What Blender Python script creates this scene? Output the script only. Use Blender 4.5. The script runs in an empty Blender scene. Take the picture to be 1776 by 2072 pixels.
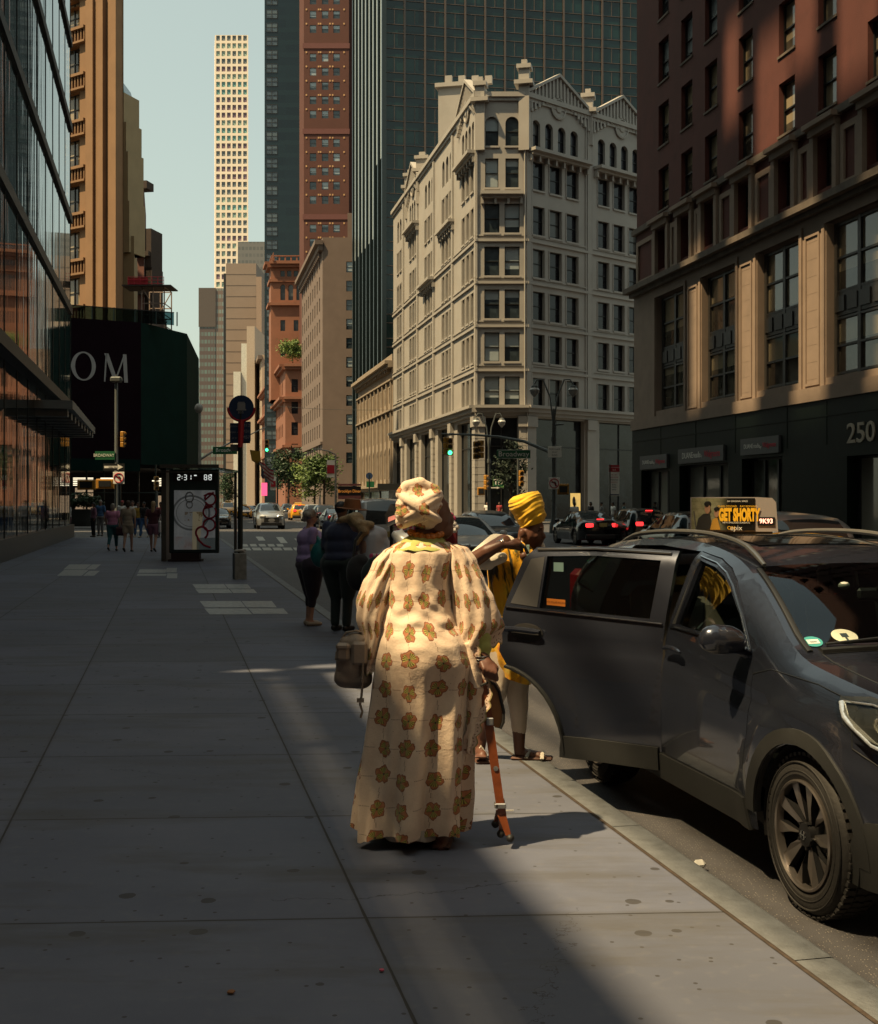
import bpy, bmesh, math, random
from mathutils import Vector as Vec, Matrix, noise, geometry
R = math.radians
random.seed(7)
SC = bpy.context.scene
COL = SC.collection
# ---------------------------------------------------------------- camera, sky, sun, exposure
EYE = 1.66
F = 2480.0            # focal length in photo pixels (photo taken as 1776 x 2072)
HZ = 1017.0
cam_d = bpy.data.cameras.new("camera"); cam = bpy.data.objects.new("camera", cam_d); COL.objects.link(cam)
cam.location = (0, 0, EYE); cam.rotation_euler = (R(90), 0, 0)
cam_d.sensor_width = 36; cam_d.sensor_fit = 'AUTO'; cam_d.lens = F/2072*36; cam_d.shift_y = -19/2072
cam_d.clip_start = 0.05; cam_d.clip_end = 6000
SC.camera = cam
SUN_EL, SUN_AZ = R(61), R(-118)          # the sun stands to the left and a little behind the camera
sd = Vec((math.sin(SUN_AZ)*math.cos(SUN_EL), math.cos(SUN_AZ)*math.cos(SUN_EL), math.sin(SUN_EL)))
w = bpy.data.worlds.new("World"); SC.world = w; w.use_nodes = True
nt = w.node_tree; nt.nodes.clear()
sky = nt.nodes.new('ShaderNodeTexSky'); sky.sky_type = 'NISHITA'; sky.sun_disc = False
sky.sun_elevation = SUN_EL; sky.sun_rotation = SUN_AZ; sky.air_density = 1.0; sky.dust_density = 3.0; sky.ozone_density = 1.0
tint = nt.nodes.new('ShaderNodeMix'); tint.data_type = 'RGBA'; tint.blend_type = 'MULTIPLY'; tint.inputs['Factor'].default_value = 1
tint.inputs['B'].default_value = (2.92, 3.02, 2.36, 1)
gam = nt.nodes.new('ShaderNodeGamma'); gam.inputs['Gamma'].default_value = 0.42
bg = nt.nodes.new('ShaderNodeBackground'); bg.inputs['Strength'].default_value = 0.088
wo = nt.nodes.new('ShaderNodeOutputWorld')
nt.links.new(sky.outputs[0], gam.inputs[0]); nt.links.new(gam.outputs[0], tint.inputs['A']); nt.links.new(tint.outputs['Result'], bg.inputs[0]); nt.links.new(bg.outputs[0], wo.inputs[0])
sl = bpy.data.lights.new("sun", 'SUN'); sl.energy = 5.0; sl.angle = R(0.9); sl.color = (1.0, 0.75, 0.41)
so = bpy.data.objects.new("sun", sl); COL.objects.link(so); so.rotation_euler = (-sd).to_track_quat('-Z', 'Y').to_euler()
SC.view_settings.view_transform = 'Standard'; SC.view_settings.look = 'None'
SC.view_settings.gamma = 1; SC.view_settings.exposure = 0.70
SC.render.engine = 'CYCLES'
SC.cycles.use_denoising = True; SC.cycles.max_bounces = 6; SC.cycles.diffuse_bounces = 2; SC.cycles.glossy_bounces = 3
SC.cycles.transparent_max_bounces = 12; SC.cycles.transmission_bounces = 4
SC.cycles.caustics_reflective = False; SC.cycles.caustics_refractive = False
SC.cycles.sample_clamp_indirect = 4

# ---------------------------------------------------------------- helpers
def P(px, py, Y): return Vec(((px-888)/F*Y, Y, EYE-(py-HZ)/F*Y))
def G(px, Y, z=0.0): return Vec(((px-888)/F*Y, Y, z))
def Yof(py, z=0.0): return F*(EYE-z)/(py-HZ)

class NX:                                   # tiny expression writer for shader maths
    def __init__(s, nt, sock): s.nt, s.k = nt, sock
    def _m(s, op, *a, clamp=False):
        n = s.nt.nodes.new('ShaderNodeMath'); n.operation = op; n.use_clamp = clamp
        for i, v in enumerate((s,)+a):
            if isinstance(v, NX): s.nt.links.new(v.k, n.inputs[i])
            else: n.inputs[i].default_value = v
        return NX(s.nt, n.outputs[0])
    def __add__(s, o): return s._m('ADD', o)
    __radd__ = __add__
    def __sub__(s, o): return s._m('SUBTRACT', o)
    def __rsub__(s, o): return (s*-1.0)+o
    def __mul__(s, o): return s._m('MULTIPLY', o)
    __rmul__ = __mul__
    def __truediv__(s, o): return s._m('DIVIDE', o)
    def fl(s): return s._m('FLOOR')
    def fr(s): return s._m('FRACT')
    def ab(s): return s._m('ABSOLUTE')
    def sin(s): return s._m('SINE')
    def cos(s): return s._m('COSINE')
    def sq(s): return s._m('SQRT')
    def at2(s, o): return s._m('ARCTAN2', o)
    def lt(s, o): return s._m('LESS_THAN', o)
    def gt(s, o): return s._m('GREATER_THAN', o)
    def mx(s, o): return s._m('MAXIMUM', o)
    def mn(s, o): return s._m('MINIMUM', o)
    def cl(s): return s._m('ADD', 0.0, clamp=True)
    def step(s, a, b):                      # smooth 0..1 between a and b
        return ((s-a)/(b-a)).cl()
class ShaderKit:
    def __init__(s, m):
        s.m = m; s.nt = m.node_tree; s.N = s.nt.nodes; s.L = s.nt.links
        s.b = s.N['Principled BSDF']
    def node(s, t, **kw):
        n = s.N.new(t)
        for k, v in kw.items(): setattr(n, k, v)
        return n
    def coord(s, which='Object'):
        tc = s.node('ShaderNodeTexCoord'); return tc.outputs[which]
    def xyz(s, sock):
        n = s.node('ShaderNodeSeparateXYZ'); s.L.new(sock, n.inputs[0]); return [NX(s.nt, n.outputs[i]) for i in range(3)]
    def comb(s, x, y, z=0.0):
        n = s.node('ShaderNodeCombineXYZ')
        for i, v in enumerate((x, y, z)):
            if isinstance(v, NX): s.L.new(v.k, n.inputs[i])
            else: n.inputs[i].default_value = v
        return n.outputs[0]
    def noise(s, vec, scale, detail=3, rough=.55, out='Fac'):
        n = s.node('ShaderNodeTexNoise'); s.L.new(vec, n.inputs['Vector']); n.inputs['Scale'].default_value = scale
        n.inputs['Detail'].default_value = detail; n.inputs['Roughness'].default_value = rough
        return NX(s.nt, n.outputs[out])
    def white(s, vec, out='Value'):
        n = s.node('ShaderNodeTexWhiteNoise'); n.noise_dimensions = '3D'; s.L.new(vec, n.inputs['Vector']); return NX(s.nt, n.outputs[out])
    def voro(s, vec, scale, out='Distance', feat='F1', rnd=1.0):
        n = s.node('ShaderNodeTexVoronoi'); n.feature = feat; s.L.new(vec, n.inputs['Vector']); n.inputs['Scale'].default_value = scale
        n.inputs['Randomness'].default_value = rnd
        return n.outputs[out]
    def mix(s, f, a, b, mode='MIX'):
        n = s.node('ShaderNodeMix', data_type='RGBA', blend_type=mode)
        for key, v in (('Factor', f), ('A', a), ('B', b)):
            if isinstance(v, NX): s.L.new(v.k, n.inputs[key])
            elif isinstance(v, (tuple, list)): n.inputs[key].default_value = (*v[:3], 1)
            elif isinstance(v, (int, float)): n.inputs[key].default_value = v
            else: s.L.new(v, n.inputs[key])
        return n.outputs['Result']
    def base(s, sock): s.L.new(sock, s.b.inputs['Base Color'])
    def bump(s, h, strength=.3, dist=.02):
        n = s.node('ShaderNodeBump'); n.inputs['Strength'].default_value = strength; n.inputs['Distance'].default_value = dist
        s.L.new(h.k if isinstance(h, NX) else h, n.inputs['Height']); s.L.new(n.outputs[0], s.b.inputs['Normal'])
MATS = {}
def mat(name, col=(.5, .5, .5), rough=.6, metal=0., var=.18, vs=3., bump=0., bs=40., spec=.5, coat=0., emit=None, es=1., rnd=0., sheen=0., stain=None):
    if name in MATS: return MATS[name]
    m = bpy.data.materials.new(name); m.use_nodes = True; MATS[name] = m
    k = ShaderKit(m); b = k.b
    b.inputs['Roughness'].default_value = rough; b.inputs['Metallic'].default_value = metal
    b.inputs['Specular IOR Level'].default_value = spec; b.inputs['Coat Weight'].default_value = coat; b.inputs['Coat Roughness'].default_value = .05
    b.inputs['Sheen Weight'].default_value = sheen
    co = k.coord('Object')
    n = k.noise(co, vs, 5)
    dark = tuple(c*(1-var) for c in col); lite = tuple(min(1, c*(1+var)) for c in col)
    f = ((n-.5)*1.8+.5).cl()
    c = k.mix(f, dark, lite)
    if stain:
        n2 = k.noise(co, stain[0], 6, .65); c = k.mix(n2.step(.5, .72)*stain[2], c, stain[1])
    if rnd:
        oi = k.node('ShaderNodeObjectInfo'); r = NX(k.nt, oi.outputs['Random'])
        c = k.mix(r*rnd, c, tuple(min(1, x*2.2+.02) for x in col))
    k.base(c)
    if bump: k.bump(k.noise(co, bs, 4), bump, .01)
    if emit:
        b.inputs['Emission Color'].default_value = (*emit, 1); b.inputs['Emission Strength'].default_value = es
    return m
def glassy(name, tint=(.02, .03, .035), blind=(.35, .33, .28), pb=.25, rough=.06, spec=.6):
    """Window pane of a building: dark glossy glass, in some windows a paler upper part"""
    if name in MATS: return MATS[name]
    m = bpy.data.materials.new(name); m.use_nodes = True; MATS[name] = m
    k = ShaderKit(m); b = k.b
    b.inputs['Roughness'].default_value = rough; b.inputs['Specular IOR Level'].default_value = spec
    oi = k.node('ShaderNodeObjectInfo'); r = NX(k.nt, oi.outputs['Random'])
    x, y, z = k.xyz(k.coord('Generated'))
    has = r.lt(pb); level = (r*37.0).fr()*.8
    f = has*y.gt(level)
    n = k.noise(k.coord('Object'), .6, 3)
    c = k.mix(f, k.mix(n.step(.4, .65), tint, tuple(t*2.5 for t in tint)), blind)
    k.base(c)
    k.bump(k.noise(k.coord('Object'), .8, 2), .12, .03)
    return m
def clear_glass(name, tint=(.55, .65, .65), refl=1.0, rough=.02):
    if name in MATS: return MATS[name]
    m = bpy.data.materials.new(name); m.use_nodes = True; MATS[name] = m
    nt = m.node_tree; nt.nodes.clear()
    o = nt.nodes.new('ShaderNodeOutputMaterial'); mx = nt.nodes.new('ShaderNodeMixShader')
    t = nt.nodes.new('ShaderNodeBsdfTransparent'); t.inputs[0].default_value = (*tint, 1)
    g = nt.nodes.new('ShaderNodeBsdfGlossy'); g.inputs['Roughness'].default_value = rough
    g.inputs[0].default_value = (.9, .95, 1, 1)
    fr = nt.nodes.new('ShaderNodeFresnel'); fr.inputs[0].default_value = 1.5
    mm = nt.nodes.new('ShaderNodeMath'); mm.operation = 'MULTIPLY'; mm.inputs[1].default_value = refl; mm.use_clamp = True
    nt.links.new(fr.outputs[0], mm.inputs[0]); nt.links.new(mm.outputs[0], mx.inputs[0])
    nt.links.new(t.outputs[0], mx.inputs[1]); nt.links.new(g.outputs[0], mx.inputs[2]); nt.links.new(mx.outputs[0], o.inputs[0])
    return m
def world_of(o):
    m = o.matrix_basis.copy()
    if o.parent: m = world_of(o.parent) @ o.matrix_parent_inverse @ m
    return m
def par(o, p):
    if p is None: return o
    o.parent = p; o.matrix_parent_inverse = world_of(p).inverted()
    return o
def tag(o, label=None, cat=None, group=None, kind=None):
    if label: o['label'] = label
    if cat: o['category'] = cat
    if group: o['group'] = group
    if kind: o['kind'] = kind
    return o
def thing(name, label, cat, loc=(0, 0, 0), rz=0., group=None):
    o = bpy.data.objects.new(name, None); COL.objects.link(o); o.empty_display_size = .2
    o.location = loc; o.rotation_euler = (0, 0, rz)
    return tag(o, label, cat, group)
def attach(o, p):                        # parent a piece that was built in its parent's own coordinates
    o.parent = p; o.matrix_parent_inverse = Matrix(); return o
def copy_tree(o, parent=None, loc=None, rz=None, label=None, group=None):
    c = o.copy(); COL.objects.link(c)
    if parent is not None: c.parent = parent
    if loc is not None: c.location = loc
    if rz is not None: c.rotation_euler = (0, 0, rz)
    if label: c['label'] = label
    if group: c['group'] = group
    for ch in [x for x in SC.objects if x.parent == o]: copy_tree(ch, c)
    return c
class MB:
    def __init__(s): s.v = []; s.f = []; s.m = []; s.uv = None
    def add(s, vs, fs, mi=0, M=None):
        n = len(s.v)
        s.v += [tuple(M @ Vec(v)) if M else tuple(v) for v in vs]
        s.f += [tuple(i+n for i in f) for f in fs]; s.m += [mi]*len(fs); return s
    def box(s, c, d, rz=0., mi=0, M=None, bev=0.):
        x, y, z = d[0]/2, d[1]/2, d[2]/2
        m = (M or Matrix()) @ Matrix.Translation(c) @ Matrix.Rotation(rz, 4, 'Z')
        if bev:
            q = min(bev, x*.98, y*.98, z*.98)
            vs = []
            for sx in (-1, 1):
                for sy in (-1, 1):
                    for sz in (-1, 1):
                        vs += [(sx*x, sy*(y-q), sz*(z-q)), (sx*(x-q), sy*y, sz*(z-q)), (sx*(x-q), sy*(y-q), sz*z)]
            bm = bmesh.new()
            for v in vs: bm.verts.new(v)
            r = bmesh.ops.convex_hull(bm, input=bm.verts)
            bm.verts.index_update()
            s.add([v.co for v in bm.verts], [[v.index for v in f.verts] for f in bm.faces], mi, m); bm.free(); return s
        vs = [(-x, -y, -z), (x, -y, -z), (x, y, -z), (-x, y, -z), (-x, -y, z), (x, -y, z), (x, y, z), (-x, y, z)]
        return s.add(vs, [(0, 3, 2, 1), (4, 5, 6, 7), (0, 1, 5, 4), (1, 2, 6, 5), (2, 3, 7, 6), (3, 0, 4, 7)], mi, m)
    def tube(s, pts, r, n=8, mi=0, cap=True, M=None, flat=1.):
        pts = [Vec(p) for p in pts]; k = len(pts); rs = r if isinstance(r, (list, tuple)) else [r]*k
        vs = []; up = None
        for i, p in enumerate(pts):
            t = (pts[min(i+1, k-1)]-pts[max(i-1, 0)])
            t = t.normalized() if t.length > 1e-9 else Vec((0, 0, 1))
            if up is None:
                up = Vec((0, 0, 1)) if abs(t.z) < .9 else Vec((1, 0, 0))
            a = (up-t*up.dot(t)); a = a.normalized() if a.length > 1e-6 else t.orthogonal().normalized()
            b = t.cross(a); up = a
            for j in range(n):
                q = 2*math.pi*j/n; vs.append(p+(a*math.cos(q)*flat+b*math.sin(q))*rs[i])
        fs = [(i*n+j, i*n+(j+1) % n, (i+1)*n+(j+1) % n, (i+1)*n+j) for i in range(k-1) for j in range(n)]
        if cap: fs += [tuple(range(n-1, -1, -1)), tuple((k-1)*n+j for j in range(n))]
        return s.add(vs, fs, mi, M)
    def lathe(s, prof, n=16, mi=0, M=None, sx=1., sy=1., caps=True):
        vs = [(r*math.cos(2*math.pi*j/n)*sx, r*math.sin(2*math.pi*j/n)*sy, z) for r, z in prof for j in range(n)]; k = len(prof)
        fs = [(i*n+j, i*n+(j+1) % n, (i+1)*n+(j+1) % n, (i+1)*n+j) for i in range(k-1) for j in range(n)]
        if caps: fs += [tuple(range(n-1, -1, -1)), tuple((k-1)*n+j for j in range(n))]
        return s.add(vs, fs, mi, M)
    def prism(s, poly, o, ux, uy, ext, mi=0, M=None):
        o, ux, uy, ext = Vec(o), Vec(ux), Vec(uy), Vec(ext); n = len(poly)
        a = [o+ux*p[0]+uy*p[1] for p in poly]; b = [p+ext for p in a]
        tr = geometry.tessellate_polygon([[Vec((p[0], p[1], 0)) for p in poly]])
        fs = [tuple(t) for t in tr]+[tuple(x+n for x in reversed(t)) for t in tr]
        fs += [(i, (i+1) % n, n+(i+1) % n, n+i) for i in range(n)]
        return s.add(a+b, fs, mi, M)
    def ell(s, c, r, n=12, mi=0, M=None):
        vs = []; k = n//2+1
        for i in range(k+1):
            t = math.pi*i/k
            for j in range(n):
                q = 2*math.pi*j/n; vs.append((c[0]+r[0]*math.sin(t)*math.cos(q), c[1]+r[1]*math.sin(t)*math.sin(q), c[2]+r[2]*math.cos(t)))
        fs = [(i*n+j, (i+1)*n+j, (i+1)*n+(j+1) % n, i*n+(j+1) % n) for i in range(k) for j in range(n)]
        return s.add(vs, fs, mi, M)
    def grid(s, fn, nu, nv, mi=0, closed=False, uv=None):
        vs = [fn(i/(nu if closed else nu-1) if nu > 1 else 0, j/(nv-1)) for j in range(nv) for i in range(nu)]
        fs = []
        for j in range(nv-1):
            for i in range(nu if closed else nu-1):
                fs.append((j*nu+i, j*nu+(i+1) % nu, (j+1)*nu+(i+1) % nu, (j+1)*nu+i))
        return s.add(vs, fs, mi)
    def mesh(s, name, mats, smooth=False, merge=0.):
        me = bpy.data.meshes.new(name); me.from_pydata([tuple(v) for v in s.v], [], s.f)
        for m in (mats if isinstance(mats, (list, tuple)) else [mats]): me.materials.append(m)
        me.polygons.foreach_set('material_index', s.m)
        if s.uv:
            l = me.uv_layers.new(name='UVMap')
            for i, lp in enumerate(me.loops): l.data[i].uv = s.uv[lp.vertex_index]
        bm = bmesh.new(); bm.from_mesh(me)
        if merge: bmesh.ops.remove_doubles(bm, verts=bm.verts, dist=merge)
        if smooth or merge: bmesh.ops.recalc_face_normals(bm, faces=bm.faces)
        bm.to_mesh(me); bm.free()
        if smooth:
            for p in me.polygons: p.use_smooth = True
            me.set_sharp_from_angle(angle=R(smooth if not isinstance(smooth, bool) else 42))
        me.update(); return me
    def build(s, name, mats, parent=None, smooth=False, merge=0.):
        o = bpy.data.objects.new(name, s.mesh(name, mats, smooth, merge)); COL.objects.link(o); return par(o, parent)
def inst(name, me, parent, M):
    o = bpy.data.objects.new(name, me); COL.objects.link(o); o.matrix_basis = M
    return par(o, parent)
def textmesh(txt, size, mb=None, M=None, mi=0, ext=.0, align='CENTER', xs=1., bold=0.):
    c = bpy.data.curves.new("t", 'FONT'); c.body = txt; c.size = size; c.align_x = align; c.align_y = 'CENTER'
    c.extrude = ext; c.resolution_u = 3; c.offset = bold
    o = bpy.data.objects.new("t", c); COL.objects.link(o)
    dg = bpy.context.evaluated_depsgraph_get(); me = bpy.data.meshes.new_from_object(o.evaluated_get(dg))
    vs = [(v.co.x*xs, v.co.y, v.co.z) for v in me.vertices]; fs = [tuple(p.vertices) for p in me.polygons]
    bpy.data.objects.remove(o); bpy.data.curves.remove(c); bpy.data.meshes.remove(me)
    mb = mb or MB(); mb.add(vs, fs, mi, M); return mb
def frame_M(o, d, n, up=(0, 0, 1)):         # local x along d, local y along up, local z along n
    d, n, up = Vec(d), Vec(n), Vec(up)
    m = Matrix((d.to_4d(), up.to_4d(), n.to_4d(), Vec(o).to_4d())).transposed()
    for i in range(3): m[3][i] = 0
    m[3][3] = 1
    return m
class Fr:                                   # a wall line: d = to the right for someone looking at it from outside
    def __init__(s, o, d=None, to=None):
        s.o = Vec((o[0], o[1], 0))
        v = (Vec((to[0], to[1], 0))-s.o) if to is not None else Vec((d[0], d[1], 0))
        s.L = v.length; s.d = v.normalized(); s.n = Vec((s.d.y, -s.d.x, 0))
    def p(s, a, z, out=0.): return s.o+s.d*a+s.n*out+Vec((0, 0, z))
    def box(s, mb, s0, s1, z0, z1, out, back=0., mi=0):
        a = s.p(s0, z0, -back); b = s.p(s1, z0, -back); c = s.p(s1, z0, out); d = s.p(s0, z0, out); h = Vec((0, 0, z1-z0))
        mb.add([a, b, c, d, a+h, b+h, c+h, d+h], [(0, 1, 2, 3), (4, 7, 6, 5), (0, 4, 5, 1), (1, 5, 6, 2), (2, 6, 7, 3), (3, 7, 4, 0)], mi)
    def M(s, a, z, out=0.): return frame_M(s.p(a, z, out), s.d, s.n)
def wall_open(mb, fr, s0, s1, z0, z1, ops, depth=.3, mi=0):
    """Wall face with rectangular or round-headed openings (a0, a1, b0, b1[, arch])."""
    xs = sorted(set([s0, s1]+[v for o in ops for v in o[:2]])); zs = sorted(set([z0, z1]+[v for o in ops for v in o[2:4]]))
    for i in range(len(xs)-1):
        run = None
        for j in range(len(zs)-1):
            cx, cz = (xs[i]+xs[i+1])/2, (zs[j]+zs[j+1])/2
            if any(o[0] < cx < o[1] and o[2] < cz < o[3] for o in ops):
                continue
            a, b, c, d = fr.p(xs[i], zs[j]), fr.p(xs[i+1], zs[j]), fr.p(xs[i+1], zs[j+1]), fr.p(xs[i], zs[j+1])
            mb.add([a, b, c, d], [(0, 1, 2, 3)], mi)
    for o in ops:
        a0, a1, b0, b1 = o[:4]
        q = [fr.p(a0, b0), fr.p(a1, b0), fr.p(a1, b1), fr.p(a0, b1)]; r = [v-fr.n*depth for v in q]
        mb.add(q+r, [(0, 4, 5, 1), (1, 5, 6, 2), (2, 6, 7, 3), (3, 7, 4, 0)], mi)
        if len(o) > 4 and o[4]:
            rr = (a1-a0)/2; c = (a0+a1)/2; n = 6
            for sgn in (-1, 1):
                pts = [fr.p(c+sgn*rr, b1)]+[fr.p(c+sgn*rr*math.cos(t*math.pi/2/n), b1-rr+rr*math.sin(t*math.pi/2/n)) for t in range(n+1)]
                bk = [v-fr.n*depth*.9 for v in pts]; m = len(pts)
                mb.add(pts, [tuple(range(m)) if sgn < 0 else tuple(range(m-1, -1, -1))], mi)
                mb.add(pts+bk, [(i, i+1, m+i+1, m+i) for i in range(1, m-1)], mi)
WIN = {}
def win_mesh(w, h, style, fm, gm):
    key = (round(w, 2), round(h, 2), style, fm.name, gm.name)
    if key in WIN: return WIN[key]
    mb = MB(); t = .06 if w < 2.5 else .09
    mb.add([(0, 0, 0), (w, 0, 0), (w, h, 0), (0, h, 0)], [(0, 1, 2, 3)], 1)
    bars = []
    if style != 'pane':
        bars += [(0, w, 0, t), (0, w, h-t, h), (0, t, t, h-t), (w-t, w, t, h-t)]
    if style in ('sash', 'double'): bars.append((t, w-t, h*.5-t/2, h*.5+t/2))
    if style in ('double', 'triple'):
        k = 2 if style == 'double' else 3
        for i in range(1, k): bars.append((w*i/k-t*.8, w*i/k+t*.8, t, h-t))
    if style == 'store': bars += [(w*.5-t/2, w*.5+t/2, t, h-t), (t, w-t, h*.72, h*.72+t)]
    for a0, a1, b0, b1 in bars: mb.box(((a0+a1)/2, (b0+b1)/2, .045), (a1-a0, b1-b0, .09), mi=0)
    me = mb.mesh('window', [fm, gm]); WIN[key] = me; return me
def put_windows(root, items, cap=100, name='window'):
    """items: (frame, s, z, w, h, style, frame material, pane material, recess); the largest-showing come first."""
    for i, (fr, s, z, w, h, st, fm, gm, rec) in enumerate(items[:cap]):
        inst(name, win_mesh(w, h, st, fm, gm), root, fr.M(s, z, -rec))
    if len(items) > cap:
        mb = MB(); ms = []; 
        for (fr, s, z, w, h, st, fm, gm, rec) in items[cap:]:
            if gm not in ms: ms.append(gm)
            if fm not in ms: ms.append(fm)
            M = fr.M(s, z, -rec); mb.add([(0, 0, 0), (w, 0, 0), (w, h, 0), (0, h, 0)], [(0, 1, 2, 3)], ms.index(gm), M)
            if st != 'pane':
                for a0, a1, b0, b1 in ((0, w, h*.48, h*.52), (0, .07, 0, h), (w-.07, w, 0, h)):
                    mb.box(((a0+a1)/2, (b0+b1)/2, .04), (a1-a0, b1-b0, .08), mi=ms.index(fm), M=M)
        o = mb.build(name+'_rows', ms, root); o['kind'] = 'stuff'
def shell(root, pts, z0, z1, m, ops={}, depth=.3, name='wall', roof=True, top=None):
    """Walls round a plan polygon (counter-clockwise seen from above); ops: edge index -> openings."""
    mb = MB(); n = len(pts)
    for i in range(n):
        fr = Fr(pts[i], to=pts[(i+1) % n])
        wall_open(mb, fr, 0, fr.L, z0, z1, ops.get(i, []), depth)
    if roof: mb.add([(p[0], p[1], z1) for p in pts], [tuple(range(n))])
    return mb.build(name, m, root)
def rowcol(fr, s0, pitch, n, z0, fh, rows, w, h, style, fm, gm, rec=.25, arch=False, off=None):
    ops = []; it = []
    for r in range(rows):
        for c in range(n):
            a = s0+c*pitch; b = z0+r*fh; ops.append((a, a+w, b, b+h, arch)); it.append((fr, a, b, w, h, style, fm, gm, rec))
    return ops, it
# ---------------------------------------------------------------- ground, road, pavements
def Kx(Y): return 2.428-.2195*Y            # outer edge of the near kerb
def Lx(Y): return -4.8-.2195*Y             # left building line
def Rx(Y): return 24.85-.204*Y             # right building line
def GY(px, py, z=0.): Y = Yof(py, z); return Vec(((px-888)/F*Y, Y, z))
def m_sidewalk():
    m = bpy.data.materials.new('sidewalk_concrete'); m.use_nodes = True; k = ShaderKit(m)
    co = k.coord('Object'); x, y, z = k.xyz(co)
    a = (x+y*.2195+.832)/1.615; b = (y-x*.05-6.52)/1.607
    wob = (k.noise(co, 6., 3)-.5)*.006
    la = ((a+.5).fr()-.5).ab()*1.615+wob; lb = ((b+.5).fr()-.5).ab()*1.607+wob
    lb2 = ((b*2.0+.5).fr()-.5).ab()*.8
    d = la.mn(lb)
    slab = k.white(k.comb(a.fl(), b.fl()))
    big = k.noise(co, .9, 5, .6); fine = k.noise(co, 160, 2, .6); mid = k.noise(co, 14, 4)
    c = k.mix(big.step(.3, .7), (.098, .110, .158), (.144, .156, .206))
    c = k.mix(slab*.5, c, (.075, .080, .098))
    c = k.mix((fine-.35)*.55, c, (.09, .085, .08)); c = k.mix(mid.step(.55, .8)*.25, c, (.19, .185, .18))
    # old chewing-gum spots
    vn = k.node('ShaderNodeTexVoronoi', voronoi_dimensions='2D'); k.L.new(co, vn.inputs['Vector']); vn.inputs['Scale'].default_value = 2.3
    dist = NX(k.nt, vn.outputs['Distance']); cr, cg, cb = k.xyz(vn.outputs['Color'])
    gum = (dist+(mid-.5)*.05).lt(cr*.05+.035)*cg.gt(.62)
    vn2 = k.node('ShaderNodeTexVoronoi', voronoi_dimensions='2D'); k.L.new(co, vn2.inputs['Vector']); vn2.inputs['Scale'].default_value = 9.
    gum2 = NX(k.nt, vn2.outputs['Distance']).lt(.075)*k.xyz(vn2.outputs['Color'])[0].gt(.82)
    c = k.mix(gum.mx(gum2)*.82, c, (.035, .033, .032))
    ve = k.node('ShaderNodeTexVoronoi', voronoi_dimensions='2D'); ve.feature = 'DISTANCE_TO_EDGE'; k.L.new(k.comb(x+(mid-.5)*.35, y+(big-.5)*.6, z), ve.inputs['Vector']); ve.inputs['Scale'].default_value = .55
    crk = NX(k.nt, ve.outputs['Distance']).lt(.0022)*k.noise(co, .35, 2).gt(.54); c = k.mix(crk*.7, c, (.03, .028, .027))
    sm = k.noise(k.comb(x*.5, y*2.2, z), 1.3, 5, .7); c = k.mix(sm.step(.50, .66)*.6, c, (.08, .077, .075))
    c = k.mix(d.lt(.0055), c, (.02, .019, .018)); c = k.mix(d.step(.03, .006)*.25, c, (.06, .058, .055))
    k.base(c); k.b.inputs['Roughness'].default_value = .75; k.b.inputs['Specular IOR Level'].default_value = .35
    k.bump(d.step(0., .008)*1.0+fine*.06+mid*.05, .35, .006)
    return m
def m_asphalt():
    m = bpy.data.materials.new('asphalt'); m.use_nodes = True; k = ShaderKit(m); co = k.coord('Object')
    big = k.noise(co, .5, 5, .6); fine = k.noise(co, 220, 2, .7); mid = k.noise(co, 5, 5, .6); x, y, z = k.xyz(co)
    c = k.mix(big.step(.3, .7), (.036, .037, .045), (.058, .057, .064)); c = k.mix((fine-.45)*1.2, c, (.19, .165, .14))
    c = k.mix(mid.step(.5, .75)*.55, c, (.035, .031, .030))
    vn = k.node('ShaderNodeTexVoronoi', voronoi_dimensions='2D'); k.L.new(co, vn.inputs['Vector']); vn.inputs['Scale'].default_value = 70.
    c = k.mix(NX(k.nt, vn.outputs['Distance']).lt(.16)*k.xyz(vn.outputs['Color'])[0].gt(.8)*.8, c, (.3, .27, .23))
    k.base(c); k.b.inputs['Roughness'].default_value = .72; k.bump(fine*.6+mid*.3, .5, .006); return m
M_side = m_sidewalk(); M_asph = m_asphalt()
M_kerb = mat('kerb_stone', (.140, .148, .155), .7, var=.25, vs=9, bump=.4, bs=60, stain=(5., (.05, .05, .045), .6))
def m_kerbpaint():
    m = M_kerb; k = ShaderKit(m); return m
def struct(name, mb, m, **kw):
    o = mb.build(name, m, None, **kw); o['kind'] = 'structure'; return o
mb = MB(); mb.add([(-700, -60, -.154), (700, -60, -.154), (700, 4000, -.154), (-700, 4000, -.154)], [(0, 1, 2, 3)])
struct('ground', mb, mat('ground_far', (.06, .055, .05), .9))
mb = MB(); mb.add([(-60, -40, -.15), (70, -40, -.15), (60, 700, -.15), (-180, 700, -.15)], [(0, 1, 2, 3)])
struct('road', mb, M_asph)
KW = .165
def side_poly(k, Y0, Y1, inner, outer, rnd=3., n=8):
    pts = []
    for i in range(24): Y = Y0+(Y1-Y0)*i/23; pts.append((outer(Y), Y))
    return pts
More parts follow.
